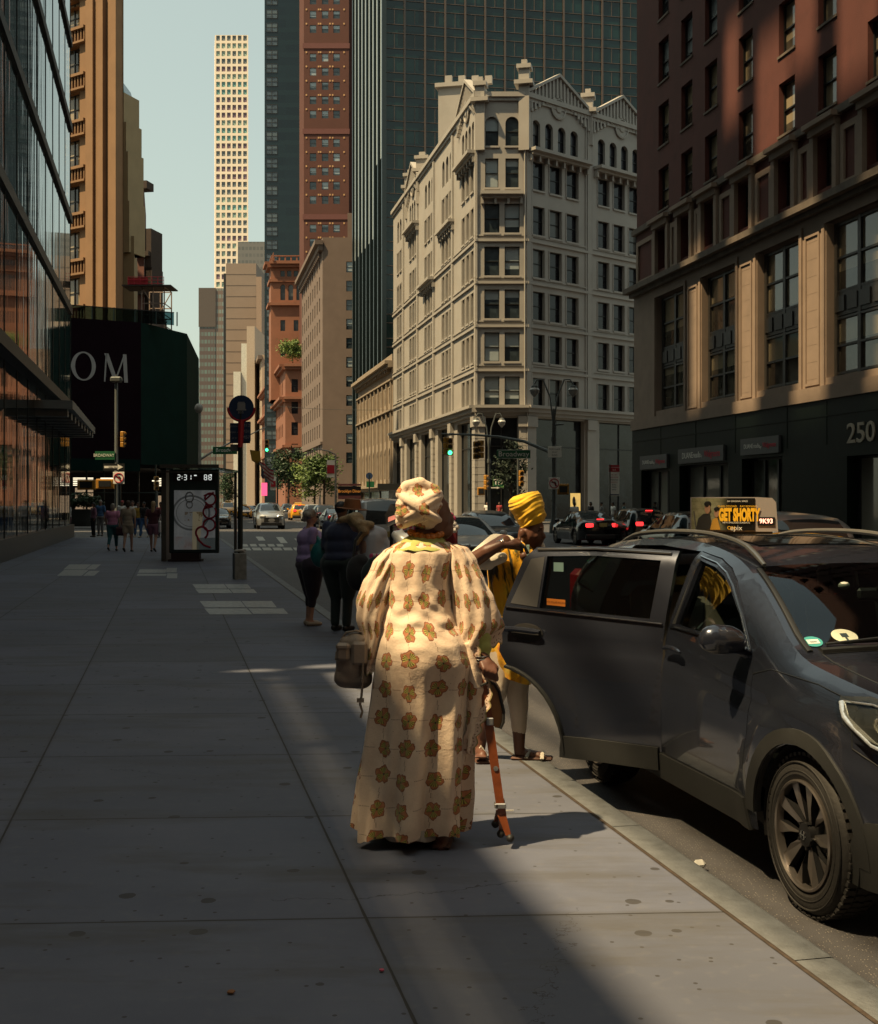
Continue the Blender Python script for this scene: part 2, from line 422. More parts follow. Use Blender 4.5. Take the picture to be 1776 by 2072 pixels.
# near left pavement with its kerb
mb = MB(); ys = [-12+i*2.0 for i in range(35)]       # up to Y = 56
vs = []
for Y in ys: vs += [(Lx(Y)-3, Y, 0), (Kx(Y)-KW, Y, 0)]
mb.add(vs, [(2*i, 2*i+1, 2*i+3, 2*i+2) for i in range(len(ys)-1)])
e = Vec((Kx(56)-KW, 56, 0)); cpts = [e+Vec((-2.2*(1-math.cos(t))-.2195*2.2*math.sin(t)*1., 2.2*math.sin(t), 0)) for t in [i*math.pi/16 for i in range(9)]]
mb.add([(Lx(56)-3, 56, 0)]+cpts+[(Lx(58.2)-3, 58.2, 0)], [tuple(range(len(cpts)+2))])
struct('pavement', mb, M_side)
def kerb_along(pts, name='kerb', wd=KW, joint=True):
    mb = MB()
    for i in range(len(pts)-1):
        a, b = Vec(pts[i]), Vec(pts[i+1]); d = (b-a).normalized(); n = Vec((d.y, -d.x, 0)); g = .004 if joint else 0
        a2, b2 = a+d*g, b-d*g; r = .018
        sec = [(-wd+.004, .0), (-r, .0), (-r*.3, -r*.25), (0, -r), (.012, -.15)]
        va = [a2+n*s+Vec((0, 0, z+.003)) for s, z in sec]; vb = [b2+n*s+Vec((0, 0, z+.003)) for s, z in sec]
        k = len(sec); mb.add(va+vb, [(j, j+k, j+k+1, j+1) for j in range(k-1)])
    return struct(name, mb, M_kerb)
kerb_along([(Kx(Y), Y, 0) for Y in [-12+i*1.83 for i in range(37)]]+[(Kx(56), 56, 0)])
kerb_along([Vec((Kx(56), 56, 0))+Vec((-2.2*(1-math.cos(t))-.2195*2.2*math.sin(t), 2.2*math.sin(t), 0)) for t in [i*math.pi/16 for i in range(9)]], 'kerb')
# iron/dirt seam between slab and kerb
mb = MB()
for i in range(34):
    Y0, Y1 = -12+i*2., -10+i*2.
    mb.add([(Kx(Y0)-KW-.022, Y0, .004), (Kx(Y0)-KW-.002, Y0, .004), (Kx(Y1)-KW-.002, Y1, .004), (Kx(Y1)-KW-.022, Y1, .004)], [(0, 1, 2, 3)])
struct('kerb_seam', mb, mat('seam_dirt', (.05, .035, .025), .9, var=.5, vs=20))
# far pavements
def pave(name, pts, m=None):
    mb = MB(); n = len(pts); mb.add([(p[0], p[1], 0) for p in pts]+[(p[0], p[1], -.15) for p in pts], [tuple(range(n))]+[(i, i+n, (i+1) % n+n, (i+1) % n) for i in range(n)])
    return struct(name, mb, m or mat('concrete_far', (.15, .14, .13), .8, var=.3, vs=.7))
pave('pavement', [(Rx(-30)-5.5, -30), (Rx(-30)+1, -30), (Rx(67)+1, 67), (Rx(66)-1, 69), (Rx(64)-5.5, 64)])
pave('pavement', [(Rx(103)-5.5, 103), (Rx(103), 101), (7.5, 101.5), (45, 133), (45, 140), (Rx(300)+8, 300), (Rx(700)+2, 700), (Rx(700)-5.5, 700)])
pave('pavement', [(-60, 96), (Kx(98)-3, 97.5), (Kx(100), 101), (-22.9-.204*500+2, 600), (-170, 600)])
# pavement plates with glass lenses
M_plate = mat('plate_steel', (.20, .21, .21), .5, .1, var=.5, vs=12, bump=.3, bs=30)
def plates(name, quads, label, dark=False):
    mb = MB()
    for q in quads: mb.add([GY(x, y, .004+.0*i) for i, (x, y) in enumerate(q)], [(0, 1, 2, 3)])
    o = mb.build(name, M_plate); tag(o, label, 'grating', 'glass and steel plates let into the pavement'); return o
def quad(x0, x1, y0, y1, sk): return [(x0, y1), (x1, y1), (x1+(y1-y0)*sk, y0), (x0+(y1-y0)*sk, y0)]
plates('pavement_plate', [quad(115, 165, 1153, 1165, 1.2), quad(168, 190, 1155, 1165, 1.2), quad(128, 172, 1142, 1152, 1.2), quad(174, 192, 1142, 1152, 1.2)], 'pale metal pavement plate at the far left before the glass front')
plates('pavement_plate', [quad(276, 335, 1161, 1165, .6), quad(337, 358, 1160, 1170, .1), quad(279, 334, 1152, 1159, .5), quad(336, 357, 1149, 1158, .1)], 'pale metal pavement plate in front of the bus shelter advert')
plates('pavement_plate', [quad(402, 470, 1192, 1200, -.9), quad(472, 520, 1192, 1200, -.9), quad(396, 460, 1182, 1191, -.8), quad(462, 508, 1182, 1191, -.8)], 'pale metal pavement plate right behind the bus stop pole base')
plates('pavement_plate', [quad(424, 510, 1231, 1243, -.9), quad(512, 583, 1231, 1242, -.9), quad(414, 497, 1216, 1229, -.8), quad(499, 560, 1216, 1229, -.8)], 'largest and nearest pale metal pavement plate, beside the kerb')
# road paint
M_paint = mat('road_paint', (.5, .48, .43), .7, var=.3, vs=4, stain=(3., (.1, .09, .08), .7))
mb = MB()
def paint(px, py, wx, wy, sk=0):
    Y0, Y1 = Yof(py+wy/2, -.15), Yof(py-wy/2, -.15)
    pts = [((px-wx/2-888)/F*Y0, Y0), ((px+wx/2-888)/F*Y0, Y0), ((px+wx/2+sk-888)/F*Y1, Y1), ((px-wx/2+sk-888)/F*Y1, Y1)]
    mb.add([(x, y, -.145) for x, y in pts], [(0, 1, 2, 3)])
for i in range(5): paint(496+i*18, 1103.5, 13, 5, -3)
for i in range(6): paint(500+i*21, 1111, 17, 5.5, -4)
paint(575, 1093, 14, 12, -10); paint(613, 1096, 12, 12, -12); paint(655, 1090, 10, 14, -14); paint(530, 1090, 14, 8, -6)
for i in range(10): paint(650+i*30, 1085, 20, 4, -6)
struct('road_markings', mb, M_paint)
mb = MB()
for i in range(5):
    Y0 = 60+i*16; mb.add([(Rx(Y0)-14.2, Y0, -.145), (Rx(Y0)-14.05, Y0, -.145), (Rx(Y0+9)-14.05, Y0+9, -.145), (Rx(Y0+9)-14.2, Y0+9, -.145)], [(0, 1, 2, 3)])
for i in range(12):
    x = -22+i*2.2; mb.add([(x, 112, -.145), (x+1.2, 112, -.145), (x+1.1, 115.5, -.145), (x-.1, 115.5, -.145)], [(0, 1, 2, 3)])
struct('road_markings', mb, M_paint)

# ---------------------------------------------------------------- buildings
M_frame_d = mat('window_frame_dark', (.02, .022, .022), .4); M_frame_k = mat('window_frame_black', (.008, .009, .010), .5)
G_cool = glassy('pane_cool', (.025, .035, .042), (.30, .35, .37), .75)  # pale upper part paints the reflected sky into the pane colour
G_store = glassy('pane_store', (.010, .012, .014), (.02, .02, .02), 0., .08, .4)
G_dark = glassy('pane_dark', (.012, .012, .015), (.09, .09, .085), .2, .1, .35)
G_warm = glassy('pane_warm', (.06, .052, .04), (.30, .25, .17), .85)
# --- white limestone corner building
M_white = mat('white_terracotta', (.33, .31, .285), .75, var=.10, vs=.6, bump=.35, bs=5, stain=(.35, (.30, .25, .21), .35))
E, C1, C2 = (Rx(149), 149), (3.29, 105.7), (7.55, 105.7); C3 = (C2[0]+.75*40, C2[1]+.66*40); C4 = (25, 168)
wb = thing('corner_building', 'cream ornate corner building of eight storeys with gables, facing the crossing', 'building', (3.3, 105.7, 0))
frL, frC, frB = Fr(E, to=C1), Fr(C1, to=C2), Fr(C2, to=C3)
RZ = [11.3, 15.1, 18.8, 22.5, 26.2, 30.1, 33.7]
opsL, opsC, opsB, itL, itC, itB = [], [], [], [], [], []
for b in range(5):
    s1 = frL.L-.9-9.0*b; w0 = s1-5.3
    if b == 4: w0 += .6
    for r, c in enumerate(RZ):
        top = r == 6; gab = b in (0, 3)
        nn = 4 if (top and gab) else 3; ww = .95 if nn == 4 else 1.15; pt = 5.3/nn
        for i in range(nn):
            a = w0+i*pt+(pt-ww)/2; h = 2.45 if not top else 2.5; ar = top or (b == 4 and r in (2, 4))
            opsL.append((a, a+ww, c-1.22, c-1.22+h, ar)); itL.append((frL, a, c-1.22, ww, h, 'sash', M_frame_k, G_dark, .42))
for r, c in enumerate(RZ):
    for i in range(2):
        a = .62+i*1.75; ww = 1.3 if r < 5 else 1.15; a += .07*(r >= 5)
        opsC.append((a, a+ww, c-1.25, c+1.25, r == 6)); itC.append((frC, a, c-1.25, ww, 2.5, 'sash', M_frame_k, G_cool, .25))
for b in range(5):
    for r, c in enumerate(RZ):
        top = r == 6
        for i in range(4 if top else 3):
            ww = 1.0 if top else 1.5; a = .7+b*8.55+(i*1.62 if top else i*2.18)
            opsB.append((a, a+ww, c-1.25, c+1.2, top)); itB.append((frB, a, c-1.25, ww, 2.45, 'sash', M_frame_k, G_dark, .35))
store = []
for b in range(5):
    a0 = frL.L-1.0-9.0*b-7.0; opsL.append((a0, a0+7.0, .3, 8.9)); store.append((frL, a0, .3, 7.0, 8.6, 'store', M_frame_k, G_store, .5))
opsC.append((.7, 3.5, .1, 9.0)); store.append((frC, .7, .1, 2.8, 8.9, 'store', M_frame_k, G_store, .5))
for b in range(5):
    opsB.append((.9+b*8.55, 7.4+b*8.55, .2, 9.0)); store.append((frB, .9+b*8.55, .2, 6.5, 8.8, 'store', M_frame_k, G_store, .5))
shell(wb, [E, C1, C2, C3, C4], 0, 36.9, M_white, {0: opsL, 1: opsC, 2: opsB}, .6)
put_windows(wb, [w_ for w_ in store if True][:9], name='storefront')
put_windows(wb, itC+[w_ for w_ in itL if w_[1] > 25][:44]+[w_ for w_ in itB if w_[1] < 16]+[w_ for w_ in itL if w_[1] > 25][44:]+[w_ for w_ in itL if w_[1] <= 25]+[w_ for w_ in itB if w_[1] >= 16], cap=100)
cm = MB()
for fr, s0, s1 in ((frL, 0, frL.L+.2), (frC, -.2, frC.L+.2), (frB, -.2, frB.L)):
    fr.box(cm, s0, s1, 9.45, 9.8, .5); fr.box(cm, s0, s1, 9.8, 10.05, .75); fr.box(cm, s0, s1, 9.15, 9.45, .25)
    for i, z in enumerate([13.1, 16.9, 20.65, 24.3]): fr.box(cm, s0, s1, z-.12, z+.10, .16); fr.box(cm, s0, s1, z+.35, z+.47, .08)
    fr.box(cm, s0, s1, 36.6, 37.0, .35); fr.box(cm, s0, s1, 36.3, 36.6, .18)
# little bracketed balconies
def brack(fr, a0, a1, z, o=.9):
    fr.box(cm, a0, a1, z, z+.28, o); fr.box(cm, a0+.1, a1-.1, z-.25, z, o*.6)
    k = max(3, int((a1-a0)/1.0))
    for i in range(k+1):
        a = a0+.15+(a1-a0-.3)*i/k; fr.box(cm, a-.1, a+.1, z-.75, z-.25, o*.45)
for b in (0, 2, 3): brack(frL, frL.L-.9-9.0*b-5.9, frL.L-.3-9.0*b, 31.9 if b != 2 else 24.2, .8)
brack(frL, frL.L-.9-9.0-5.9, frL.L-.3-9, 28.0, .6)
brack(frC, .3, frC.L-.3, 28.15, .7)
for b in range(2): brack(frB, .1+b*8.55, 7.6+b*8.55, 31.95, 1.0)
cm.build('cornice', M_white, wb)
pm = MB()
def pilaster(fr, a, wd, z0, z1, o=.25):
    fr.box(pm, a-wd/2, a+wd/2, z0, z1, o); fr.box(pm, a-wd/2-.08, a+wd/2+.08, z1-.9, z1, o+.14); fr.box(pm, a-wd/2-.08, a+wd/2+.08, z0, z0+.8, o+.1)
    for i in range(int((z1-z0-1.8)/.62)): fr.box(pm, a-wd/2-.015, a+wd/2+.015, z0+1+i*.62, z0+1.04+i*.62, o+.012)
for b in range(5): pilaster(frL, frL.L-.4-9.0*b-(.6 if b else 0), 1.1, 0, 9.1)
for a in (.35, frC.L-.35): pilaster(frC, a, .6, 0, 9.1)
for a in (.4, 8.15, 16.7, 25.2): pilaster(frB, a, 1.1, 0, 9.1)
for fr, aa in ((frB, (.2, 8.0, 16.6, 25.1)), (frL, [frL.L-.35-9.0*b-(.6 if b else 0) for b in range(5)])):
    for a in aa: fr.box(pm, a-.28, a+.28, 10.05, 36.3, .14); fr.box(pm, a-.5, a-.36, 10.05, 36.3, .09); fr.box(pm, a+.36, a+.5, 10.05, 36.3, .09)
for fr, ww in ((frL, itL), (frB, itB)):
    for it in ww[:400]:
        if it[2]+it[4] < 34: fr.box(pm, it[1]-.08, it[1]+it[3]+.08, it[2]-.2, it[2]-.04, .13); fr.box(pm, it[1]-.12, it[1]-.04, it[2], it[2]+it[4], .06); fr.box(pm, it[1]+it[3]+.04, it[1]+it[3]+.12, it[2], it[2]+it[4], .06)
for it in itC: frC.box(pm, it[1]-.08, it[1]+it[3]+.08, it[2]-.2, it[2]-.04, .13)
pm.build('pilasters', M_white, wb)['kind'] = 'stuff'
def gable(fr, a0, a1, zb, zt):
    gm_ = MB()
    gm_.prism([(a0, zb), (a1, zb), ((a0+a1)/2, zt)], fr.o-fr.n*.4, fr.d, (0, 0, 1), fr.n*.46)
    for sg in (0, 1):
        p0, p1 = (a0-.3, zb) if not sg else ((a0+a1)/2, zt), ((a0+a1)/2, zt) if not sg else (a1+.3, zb)
        n = 9
        A = fr.p(p0[0], p0[1], -.3); B = fr.p(p1[0], p1[1], -.3); h = Vec((0, 0, .28))
        gm_.add([A, B, B+fr.n*.65, A+fr.n*.65, A+h, B+h, B+fr.n*.65+h, A+fr.n*.65+h], [(0, 1, 2, 3), (4, 7, 6, 5), (0, 4, 5, 1), (1, 5, 6, 2), (2, 6, 7, 3), (3, 7, 4, 0)])
        for i in range(n):
            t = (i+.5)/n; a = p0[0]+(p1[0]-p0[0])*t; z = p0[1]+(p1[1]-p0[1])*t-.05
            fr.box(gm_, a-.09, a+.09, z-1.5, z, .2); fr.box(gm_, a-.13, a+.13, z-1.75, z-1.5, .26)
    c = fr.p((a0+a1)/2, zb-.75+.25, .06); M_ = frame_M(c, fr.d, fr.n)
    gm_.lathe([(.95, 0), (.95, .12), (.78, .16), (.74, .05), (.4, .05), (.32, .15), (.0, .18)], 16, M=M_)
    gm_.build('gable', M_white, wb)
for b in (0, 3): gable(frL, frL.L-.9-9.0*b-6.2, frL.L-.2-9.0*b, 36.9, 39.1)
for b in range(3): gable(frB, .1+b*8.55, 7.7+b*8.55, 36.9, 39.2)
def pier(c, w_, z0, z1):
    pr = MB()
    pr.box((c[0], c[1], (z0+z1)/2), (w_, w_, z1-z0), R(-12)); pr.box((c[0], c[1], z1-1.3), (w_+.7, w_+.7, .35), R(-12)); pr.box((c[0], c[1], z1+.1), (w_+.35, w_+.35, .35), R(-12)); pr.box((c[0], c[1], z1+.5), (w_*.55, w_*.55, .5), R(-12)); pr.build('parapet_pier', M_white, wb)
q = frB.p(-.05, 0, -.2); pier((q.x, q.y), .9, 32, 39.1)
q = frL.p(frL.L+.0, 0, -.3); pier((q.x, q.y), .8, 32, 37.6)
for a in (8.15, 16.7): q = frB.p(a, 0, -.2); pier((q.x, q.y), .9, 34, 38.4)
for a in (16.4, 9.2): q = frL.p(a, 0, -.5); pier((q.x, q.y), 1.2, 34, 38.9)
pt = MB(); pt.box((2.6, 127, 39.6), (4.2, 6, 9.), R(-12)); pt.box((2.6, 127, 44.0), (4.8, 6.6, .4), R(-12)); pt.box((7.2, 128, 39.2), (6, 5, 7), R(-12))
for i in range(4): pt.box((1.+i*1.35, 124.3, 44.5), (.7, .5, .8), R(-12)); pt.box((4.4+i*1.5, 125.9, 43), (.8, .5, .8), R(-12))
pt.build('roof_pavilion', M_white, wb)

# --- red brick and stone building on the right
M_brick = mat('red_brick', (.105, .030, .023), .85, var=.22, vs=1.2, bump=.5, bs=16, stain=(.6, (.06, .02, .015), .5))
M_stone = mat('limestone', (.27, .20, .155), .8, var=.12, vs=1.1, bump=.25, bs=9, stain=(.8, (.17, .13, .10), .4))
M_stone_d = mat('weathered_stone', (.13, .105, .085), .85, var=.4, vs=1.6, bump=.3, bs=8)
M_granite = mat('dark_granite', (.004, .008, .006), .5, var=.4, vs=3, spec=.12)
M_iron = mat('cast_iron', (.045, .042, .040), .5, var=.3, vs=3, bump=.4, bs=8)
A_, B_ = (Rx(68), 68), (Rx(8), 8)
bb = thing('brick_building', 'tall red brick and pale stone building with black shopfronts numbered 250', 'building', (A_[0], A_[1], 0))
frK = Fr(A_, to=B_); A2 = (A_[0]+.75*36, A_[1]+.66*36)
ops = []; big = []; small = []; mid_ = []
for i in range(9):
    a = 3.15+i*5.9
    ops.append((a, a+3.75, 6.5, 12.5)); big.append((frK, a+.12, 9.75, 3.5, 2.65, 'double', M_iron, G_warm, .28)); big.append((frK, a+.12, 6.6, 3.5, 2.2, 'double', M_iron, G_warm, .28))
colsx = [3.2, 6.25, 9.15, 12.85, 16.7, 20.0, 23.6, 27.2, 30.8, 34.4]
for j, a in enumerate(colsx):
    ops.append((a, a+1.4, 13.95, 16.0)); mid_.append((frK, a, 13.95, 1.4, 2.05, 'sash', M_frame_k, G_warm, .45))
    for r in range(8):
        z = 17.05+r*3.36; ops.append((a, a+1.4, z, z+2.2)); (small if r < 6 else small).append((frK, a, z, 1.4, 2.2, 'sash', M_frame_k, G_cool if r > 1 else G_warm, .32))
shell(bb, [A_, B_, (B_[0]+45, B_[1]+8), A2], 16.6, 44, M_brick, {0: [o for o in ops if o[2] > 16.2]}, .5)
def part_wall(name, z0, z1, m, opz, depth, out=.0):
    mb = MB(); fr = Fr((frK.o+frK.n*out)[:2], d=(frK.d.x, frK.d.y)); wall_open(mb, fr, -out, frK.L, z0, z1, opz, depth)
    fr2 = Fr((Vec((A2[0], A2[1], 0))-frK.n*0)[:2], to=(fr.p(-out, 0))[:2]); wall_open(mb, fr2, 0, fr2.L, z0, z1, [], .3)
    return mb.build(name, m, bb)
part_wall('stone_wall', 5.9, 13.5, M_stone, [o for o in ops if o[3] < 13], .62, .12)
part_wall('attic_wall', 13.5, 16.6, M_brick, [o for o in ops if 13.5 < o[2] < 14.2], .5, .02)
put_windows(bb, big[:14]+mid_[:8]+[s for s in small if s[1] < 25][:60], cap=100)
cm = MB()
frK.box(cm, -.5, frK.L, 13.22, 13.5, .66); frK.box(cm, -.3, frK.L, 13.0, 13.22, .36); frK.box(cm, -.3, frK.L, 16.45, 16.75, .22)
cm.build('cornice', M_stone_d, bb)
cm = MB(); frK.box(cm, -.2, frK.L, 5.65, 6.2, .3); cm.build('ledge', M_stone, bb)
for j, a in enumerate(colsx[:8]):
    cm = MB(); frK.box(cm, a-.32, a-.02, 13.55, 16.2, .22); frK.box(cm, a+1.42, a+1.72, 13.55, 16.2, .22); frK.box(cm, a-.32, a+1.72, 16.1, 16.4, .3); frK.box(cm, a-.45, a+1.85, 16.4, 16.6, .5); cm.build('window_surround', M_stone, bb)
    nx_ = colsx[j+1] if j+1 < len(colsx) else a+3.4
    p0, p1 = (a+1.85, nx_-.45)
    for q0, q1 in ([(.2, 2.75)] if j == 0 else [])+([(p0, p1)] if p1-p0 > .6 else []):
        cm = MB(); frK.box(cm, q0, q1, 13.6, 13.85, .12); frK.box(cm, q0, q1, 15.75, 16.0, .12); frK.box(cm, q0, q0+.25, 13.85, 15.75, .12); frK.box(cm, q1-.25, q1, 13.85, 15.75, .12); cm.build('panel_frame', M_stone, bb)
    for r in range(5): cm = MB(); frK.box(cm, a-.06, a+1.46, 16.95+r*3.36, 17.05+r*3.36, .06); cm.build('window_sill', M_stone_d, bb)
for i in range(5):
    a = 3.15+i*5.9; cm = MB()
    frK.box(cm, a-.28, a-.06, 6.2, 12.5, .19); frK.box(cm, a+3.81, a+4.03, 6.2, 12.5, .19); frK.box(cm, a-.28, a+4.03, 12.5, 12.72, .19); cm.build('window_surround', M_stone, bb); cm = MB()
    frK.box(cm, a+4.25, a+4.35, 6.4, 12.2, .17); frK.box(cm, a+5.3, a+5.4, 6.4, 12.2, .17); frK.box(cm, a+4.25, a+5.4, 12.2, 12.3, .17); frK.box(cm, a+4.25, a+5.4, 6.3, 6.4, .17)
    for q in range(9): frK.box(cm, a+4.36, a+5.29, 6.55+q*.68, 6.575+q*.68, .125)
    cm.build('pier_panel', M_stone, bb)
    cm = MB(); frK.box(cm, a+.02, a+3.73, 8.85, 9.75, -.2, .6)
    for q in range(4): frK.box(cm, a+.15+q*.9, a+.85+q*.9, 9.0, 9.6, -.14, .4)
    for x in (a+.06, a+1.75, a+3.5): frK.box(cm, x, x+.22, 6.5, 12.45, -.18, .5)
    cm.build('spandrel_panel', M_iron, bb)
for k_ in range(3, 8):
    for r in range(4): cm = MB(); frK.box(cm, colsx[k_]+.02, colsx[k_]+1.38, 19.3+r*3.36, 20.35+r*3.36, -.08, .25); cm.build('spandrel_panel', M_iron, bb)
# shopfront level
mb = MB(); sops = [(1.2, 5.2, .2, 3.4), (6.5, 12.2, .2, 3.5), (13.6, 17.4, .2, 3.6), (22.5, 31, .1, 3.4), (34, 42, .1, 3.4), (45, 55, .1, 3.4)]
wall_open(mb, Fr((frK.o+frK.n*.2)[:2], d=(frK.d.x, frK.d.y)), -.2, frK.L, 0, 5.65, sops, .7)
f2 = Fr(A2, to=(frK.o+frK.n*.2)[:2]); wall_open(mb, f2, 0, f2.L, 0, 5.65, [(f2.L-9, f2.L-3, .2, 3.4)], .5)
for a in (4, 8.5, 12.9, 17.8, 21, 26): frK.box(mb, a, a+.03, 3.9, 5.6, .215)
frK.box(mb, 0, frK.L, 5.0, 5.04, .225)
mb.build('shopfront_wall', M_granite, bb)
G_shop = glassy('pane_shop', (.10, .105, .09), (.30, .29, .25), .9, .07)
for a0, a1, b0, b1 in sops[:4]: inst('shop_window', win_mesh(a1-a0, b1-b0, 'triple', M_frame_k, G_shop), bb, frK.M(a0, b0, -.35))
M_signd = mat('sign_board_grey', (.05, .05, .055), .5); M_white_t = mat('lettering_white', (.75, .73, .68), .6, var=.03); M_red_t = mat('lettering_red', (.55, .02, .05), .6, var=.03)
def sign(name, label, fr, s, z, wd, hh, out, m, texts, cat='sign', th=.12, parent=None, border=None):
    """texts: (string, x, y, size, material)"""
    o = thing(name, label, cat, fr.p(s+wd/2, z, out)[:]) if parent is None else None
    r = o or parent
    b = MB(); fr.box(b, s, s+wd, z, z+hh, out, -(out-th)); b.build('board', m, r)
    if border:
        b = MB(); 
        for q in ((s, s+wd, z, z+border[1]), (s, s+wd, z+hh-border[1], z+hh), (s, s+border[1], z+border[1], z+hh-border[1]), (s+wd-border[1], s+wd, z+border[1], z+hh-border[1])): fr.box(b, q[0], q[1], q[2], q[3], out+.012, -(out-.002))
        b.build('border', border[0], r)
    for t, x, y, sz, tm, *xs in texts:
        textmesh(t, sz, M=fr.M(s+x, z+y, out+.008), ext=.004, xs=xs[0] if xs else 1.).build('lettering', tm, r)
    return r
for i, (a, z, wd) in enumerate(((1.3, 3.45, 3.8), (6.6, 3.6, 5.3), (13.7, 3.75, 3.6))):
    sign('shop_sign', ('grey chemist sign above the shop window nearest the street corner', 'widest grey chemist sign, above the middle pair of shop windows', 'grey chemist sign closest to the 250 entrance')[i], frK, a, z, wd, .72, .32, M_signd,
         [('DUANEreade', wd*.31, .36, .36*wd/4.6, M_white_t, .95), ('by', wd*.545, .30, .2, M_white_t), ('Walgreens', wd*.77, .36, .40*wd/4.6, M_red_t, .9)], group='chemist signs over the black shopfront') if False else sign('shop_sign', ('grey chemist sign above the shop window nearest the street corner', 'widest grey chemist sign, above the middle pair of shop windows', 'grey chemist sign closest to the 250 entrance')[i], frK, a, z, wd, .72, .32, M_signd,
         [('DUANEreade', wd*.31, .36, .36*wd/4.6, M_white_t, .95), ('by', wd*.545, .30, .2, M_white_t), ('Walgreens', wd*.77, .36, .40*wd/4.6, M_red_t, .9)])
textmesh('250', 1.05, M=frK.M(23.5, 4.2, .22), ext=.02, xs=1.25, bold=.01).build('number_lettering', mat('lettering_bronze', (.36, .31, .24), .5), bb)
# --- cream ornate low building beyond the white one
M_cream = mat('cream_stone', (.29, .235, .18), .8, var=.15, vs=1., bump=.3, bs=6)
cb = thing('ornate_building', 'low cream ornate building with arched windows next to the gabled one', 'building', (Rx(150), 150, 0))
a, b = (Rx(180), 180), (Rx(149.4), 149.4); fr = Fr(a, to=b)
ops = []; it = []
for i in range(9):
    for z, h in ((9.3, 3.0), (13.9, 2.0)):
        s = 1.4+i*3.35; ops.append((s, s+1.3, z, z+h, z < 10)); it.append((fr, s, z, 1.3, h, 'sash', M_frame_k, G_dark, .3))
    ops.append((1.2+i*3.35, 2.9+i*3.35, 4.6, 8.4, True)); it.append((fr, 1.2+i*3.35, 4.6, 1.7, 3.8, 'sash', M_frame_k, G_dark, .35))
ops.append((1, 28, .2, 3.2))
shell(cb, [a, b, (b[0]+14, b[1]+3), (a[0]+14, a[1]+3)], 0, 19.0, M_cream, {0: ops}, .4)
put_windows(cb, it); inst('storefront', win_mesh(27, 3, 'triple', M_frame_k, G_dark), cb, fr.M(1, .2, -.4))
c = MB(); fr.box(c, -.5, fr.L, 18.6, 19.0, 1.0); fr.box(c, -.3, fr.L, 18.2, 18.6, .6); fr.box(c, -.2, fr.L, 16.6, 16.8, .3); fr.box(c, -.2, fr.L, 12.9, 13.1, .35); fr.box(c, -.2, fr.L, 3.6, 4.0, .4); fr.box(c, -.2, fr.L, 19, 19.8, .1)
for i in range(20): fr.box(c, .3+i*1.5, .8+i*1.5, 17.7, 18.2, .45)
for i in range(10): fr.box(c, .15+i*3.35, .55+i*3.35, 4, 16.6, .22)
c.build('cornice', M_cream, cb)
# --- green glass curtain-wall tower
M_cw = bpy.data.materials.new('curtain_glass_green'); M_cw.use_nodes = True; k = ShaderKit(M_cw)
def curtain(k, dx, dz, cols, zo=0.):
    x, y, z = k.xyz(k.coord('Object')); cx = (x/dx).fl(); cz = ((z-zo)/dz).fl(); f = ((z-zo)/dz).fr()
    r = k.white(k.comb(cx, cz)); r2 = k.white(k.comb(cz, 3.0))
    n = k.noise(k.coord('Object'), .06, 3)
    c = k.mix(r.step(.2, 1.), cols[0], cols[1]); c = k.mix(f.lt(.36), c, cols[2]); c = k.mix(n.step(.45, .7)*.6, c, cols[3])
    c = k.mix(r2.gt(.93)*f.gt(.36)*.7, c, cols[4]); k.base(c)
    k.b.inputs['Roughness'].default_value = .09; k.b.inputs['Specular IOR Level'].default_value = .45
    k.bump(k.noise(k.coord('Object'), .25, 2), .25, .08)
curtain(k, 3.2, 3.75, ((.002, .010, .011), (.008, .032, .030), (.004, .017, .020), (.010, .036, .038), (.07, .16, .12)))
gt = thing('glass_tower', 'green glass curtain-wall tower rising behind the cream gabled building', 'building', (-8.5, 190, 0))
g1, g2 = (-8.5, 190), (40, 199); g0 = (-15.2, 219)
mb = MB(); n = 4; pts = [g0, g1, g2, (40, 240)]
shell(gt, pts, 0, 150, M_cw, {}, name='glass_wall')
frg = Fr(g1, to=g2); frs = Fr(g0, to=g1)
M_mul = mat('mullion_bronze', (.075, .056, .048), .45, var=.1); M_mul_p = mat('mullion_pale', (.33, .36, .34), .3, .3, var=.1)
mb = MB()
for i in range(16):
    a = i*3.2; frg.box(mb, a-.13, a+.13, 18, 150, .35)
    if i < 15:
        for r in range(34):
            z = 22+r*3.75; frg.box(mb, a+.11, a+3.09, z, z+.1, .12); frg.box(mb, a+.11, a+3.09, z+1.35, z+1.45, .12); frg.box(mb, a+1.55, a+1.63, z+1.45, z+3.75, .1)
mb.build('mullion', M_mul, gt)
mb = MB()
for i in range(8): a = 4+i*3.6; frs.box(mb, a, a+1.1, 44 if i < 6 else 55, 150, .5)
mb.build('pale_rib', M_mul_p, gt)
mb = MB()
for i in range(9): a = 2.4+i*3.6; frs.box(mb, a, a+.5, 0, 150, .7)
mb.build('dark_rib', mat('rib_black', (.012, .02, .022), .3), gt)
# --- brown-grey mid-rise, plain side wall towards the crossing
M_tan = mat('tan_brick', (.15, .11, .092), .9, var=.12, vs=.4, bump=.2, bs=3, stain=(.15, (.13, .1, .085), .5))
tb = thing('midrise_building', 'brown mid-rise building with a plain side wall and few small windows', 'building', (Rx(228), 228, 0))
a, b = (Rx(270), 270), (Rx(228), 228); fr = Fr(a, to=b); fr2 = Fr(b, to=(b[0]+12, b[1]))
ops, it = rowcol(fr, 1.5, 4.4, 9, 6, 4.0, 11, 1.6, 2.5, 'sash', M_frame_k, G_cool, .3)
o2, i2 = rowcol(fr2, 4.4, 5, 1, 9, 3.55, 11, 1.3, 2.0, 'sash', M_frame_k, G_cool, .2)
shell(tb, [a, b, (b[0]+12, b[1]), (a[0]+14, a[1])], 0, 51, M_tan, {0: ops, 1: o2}, .4)
put_windows(tb, i2+it)
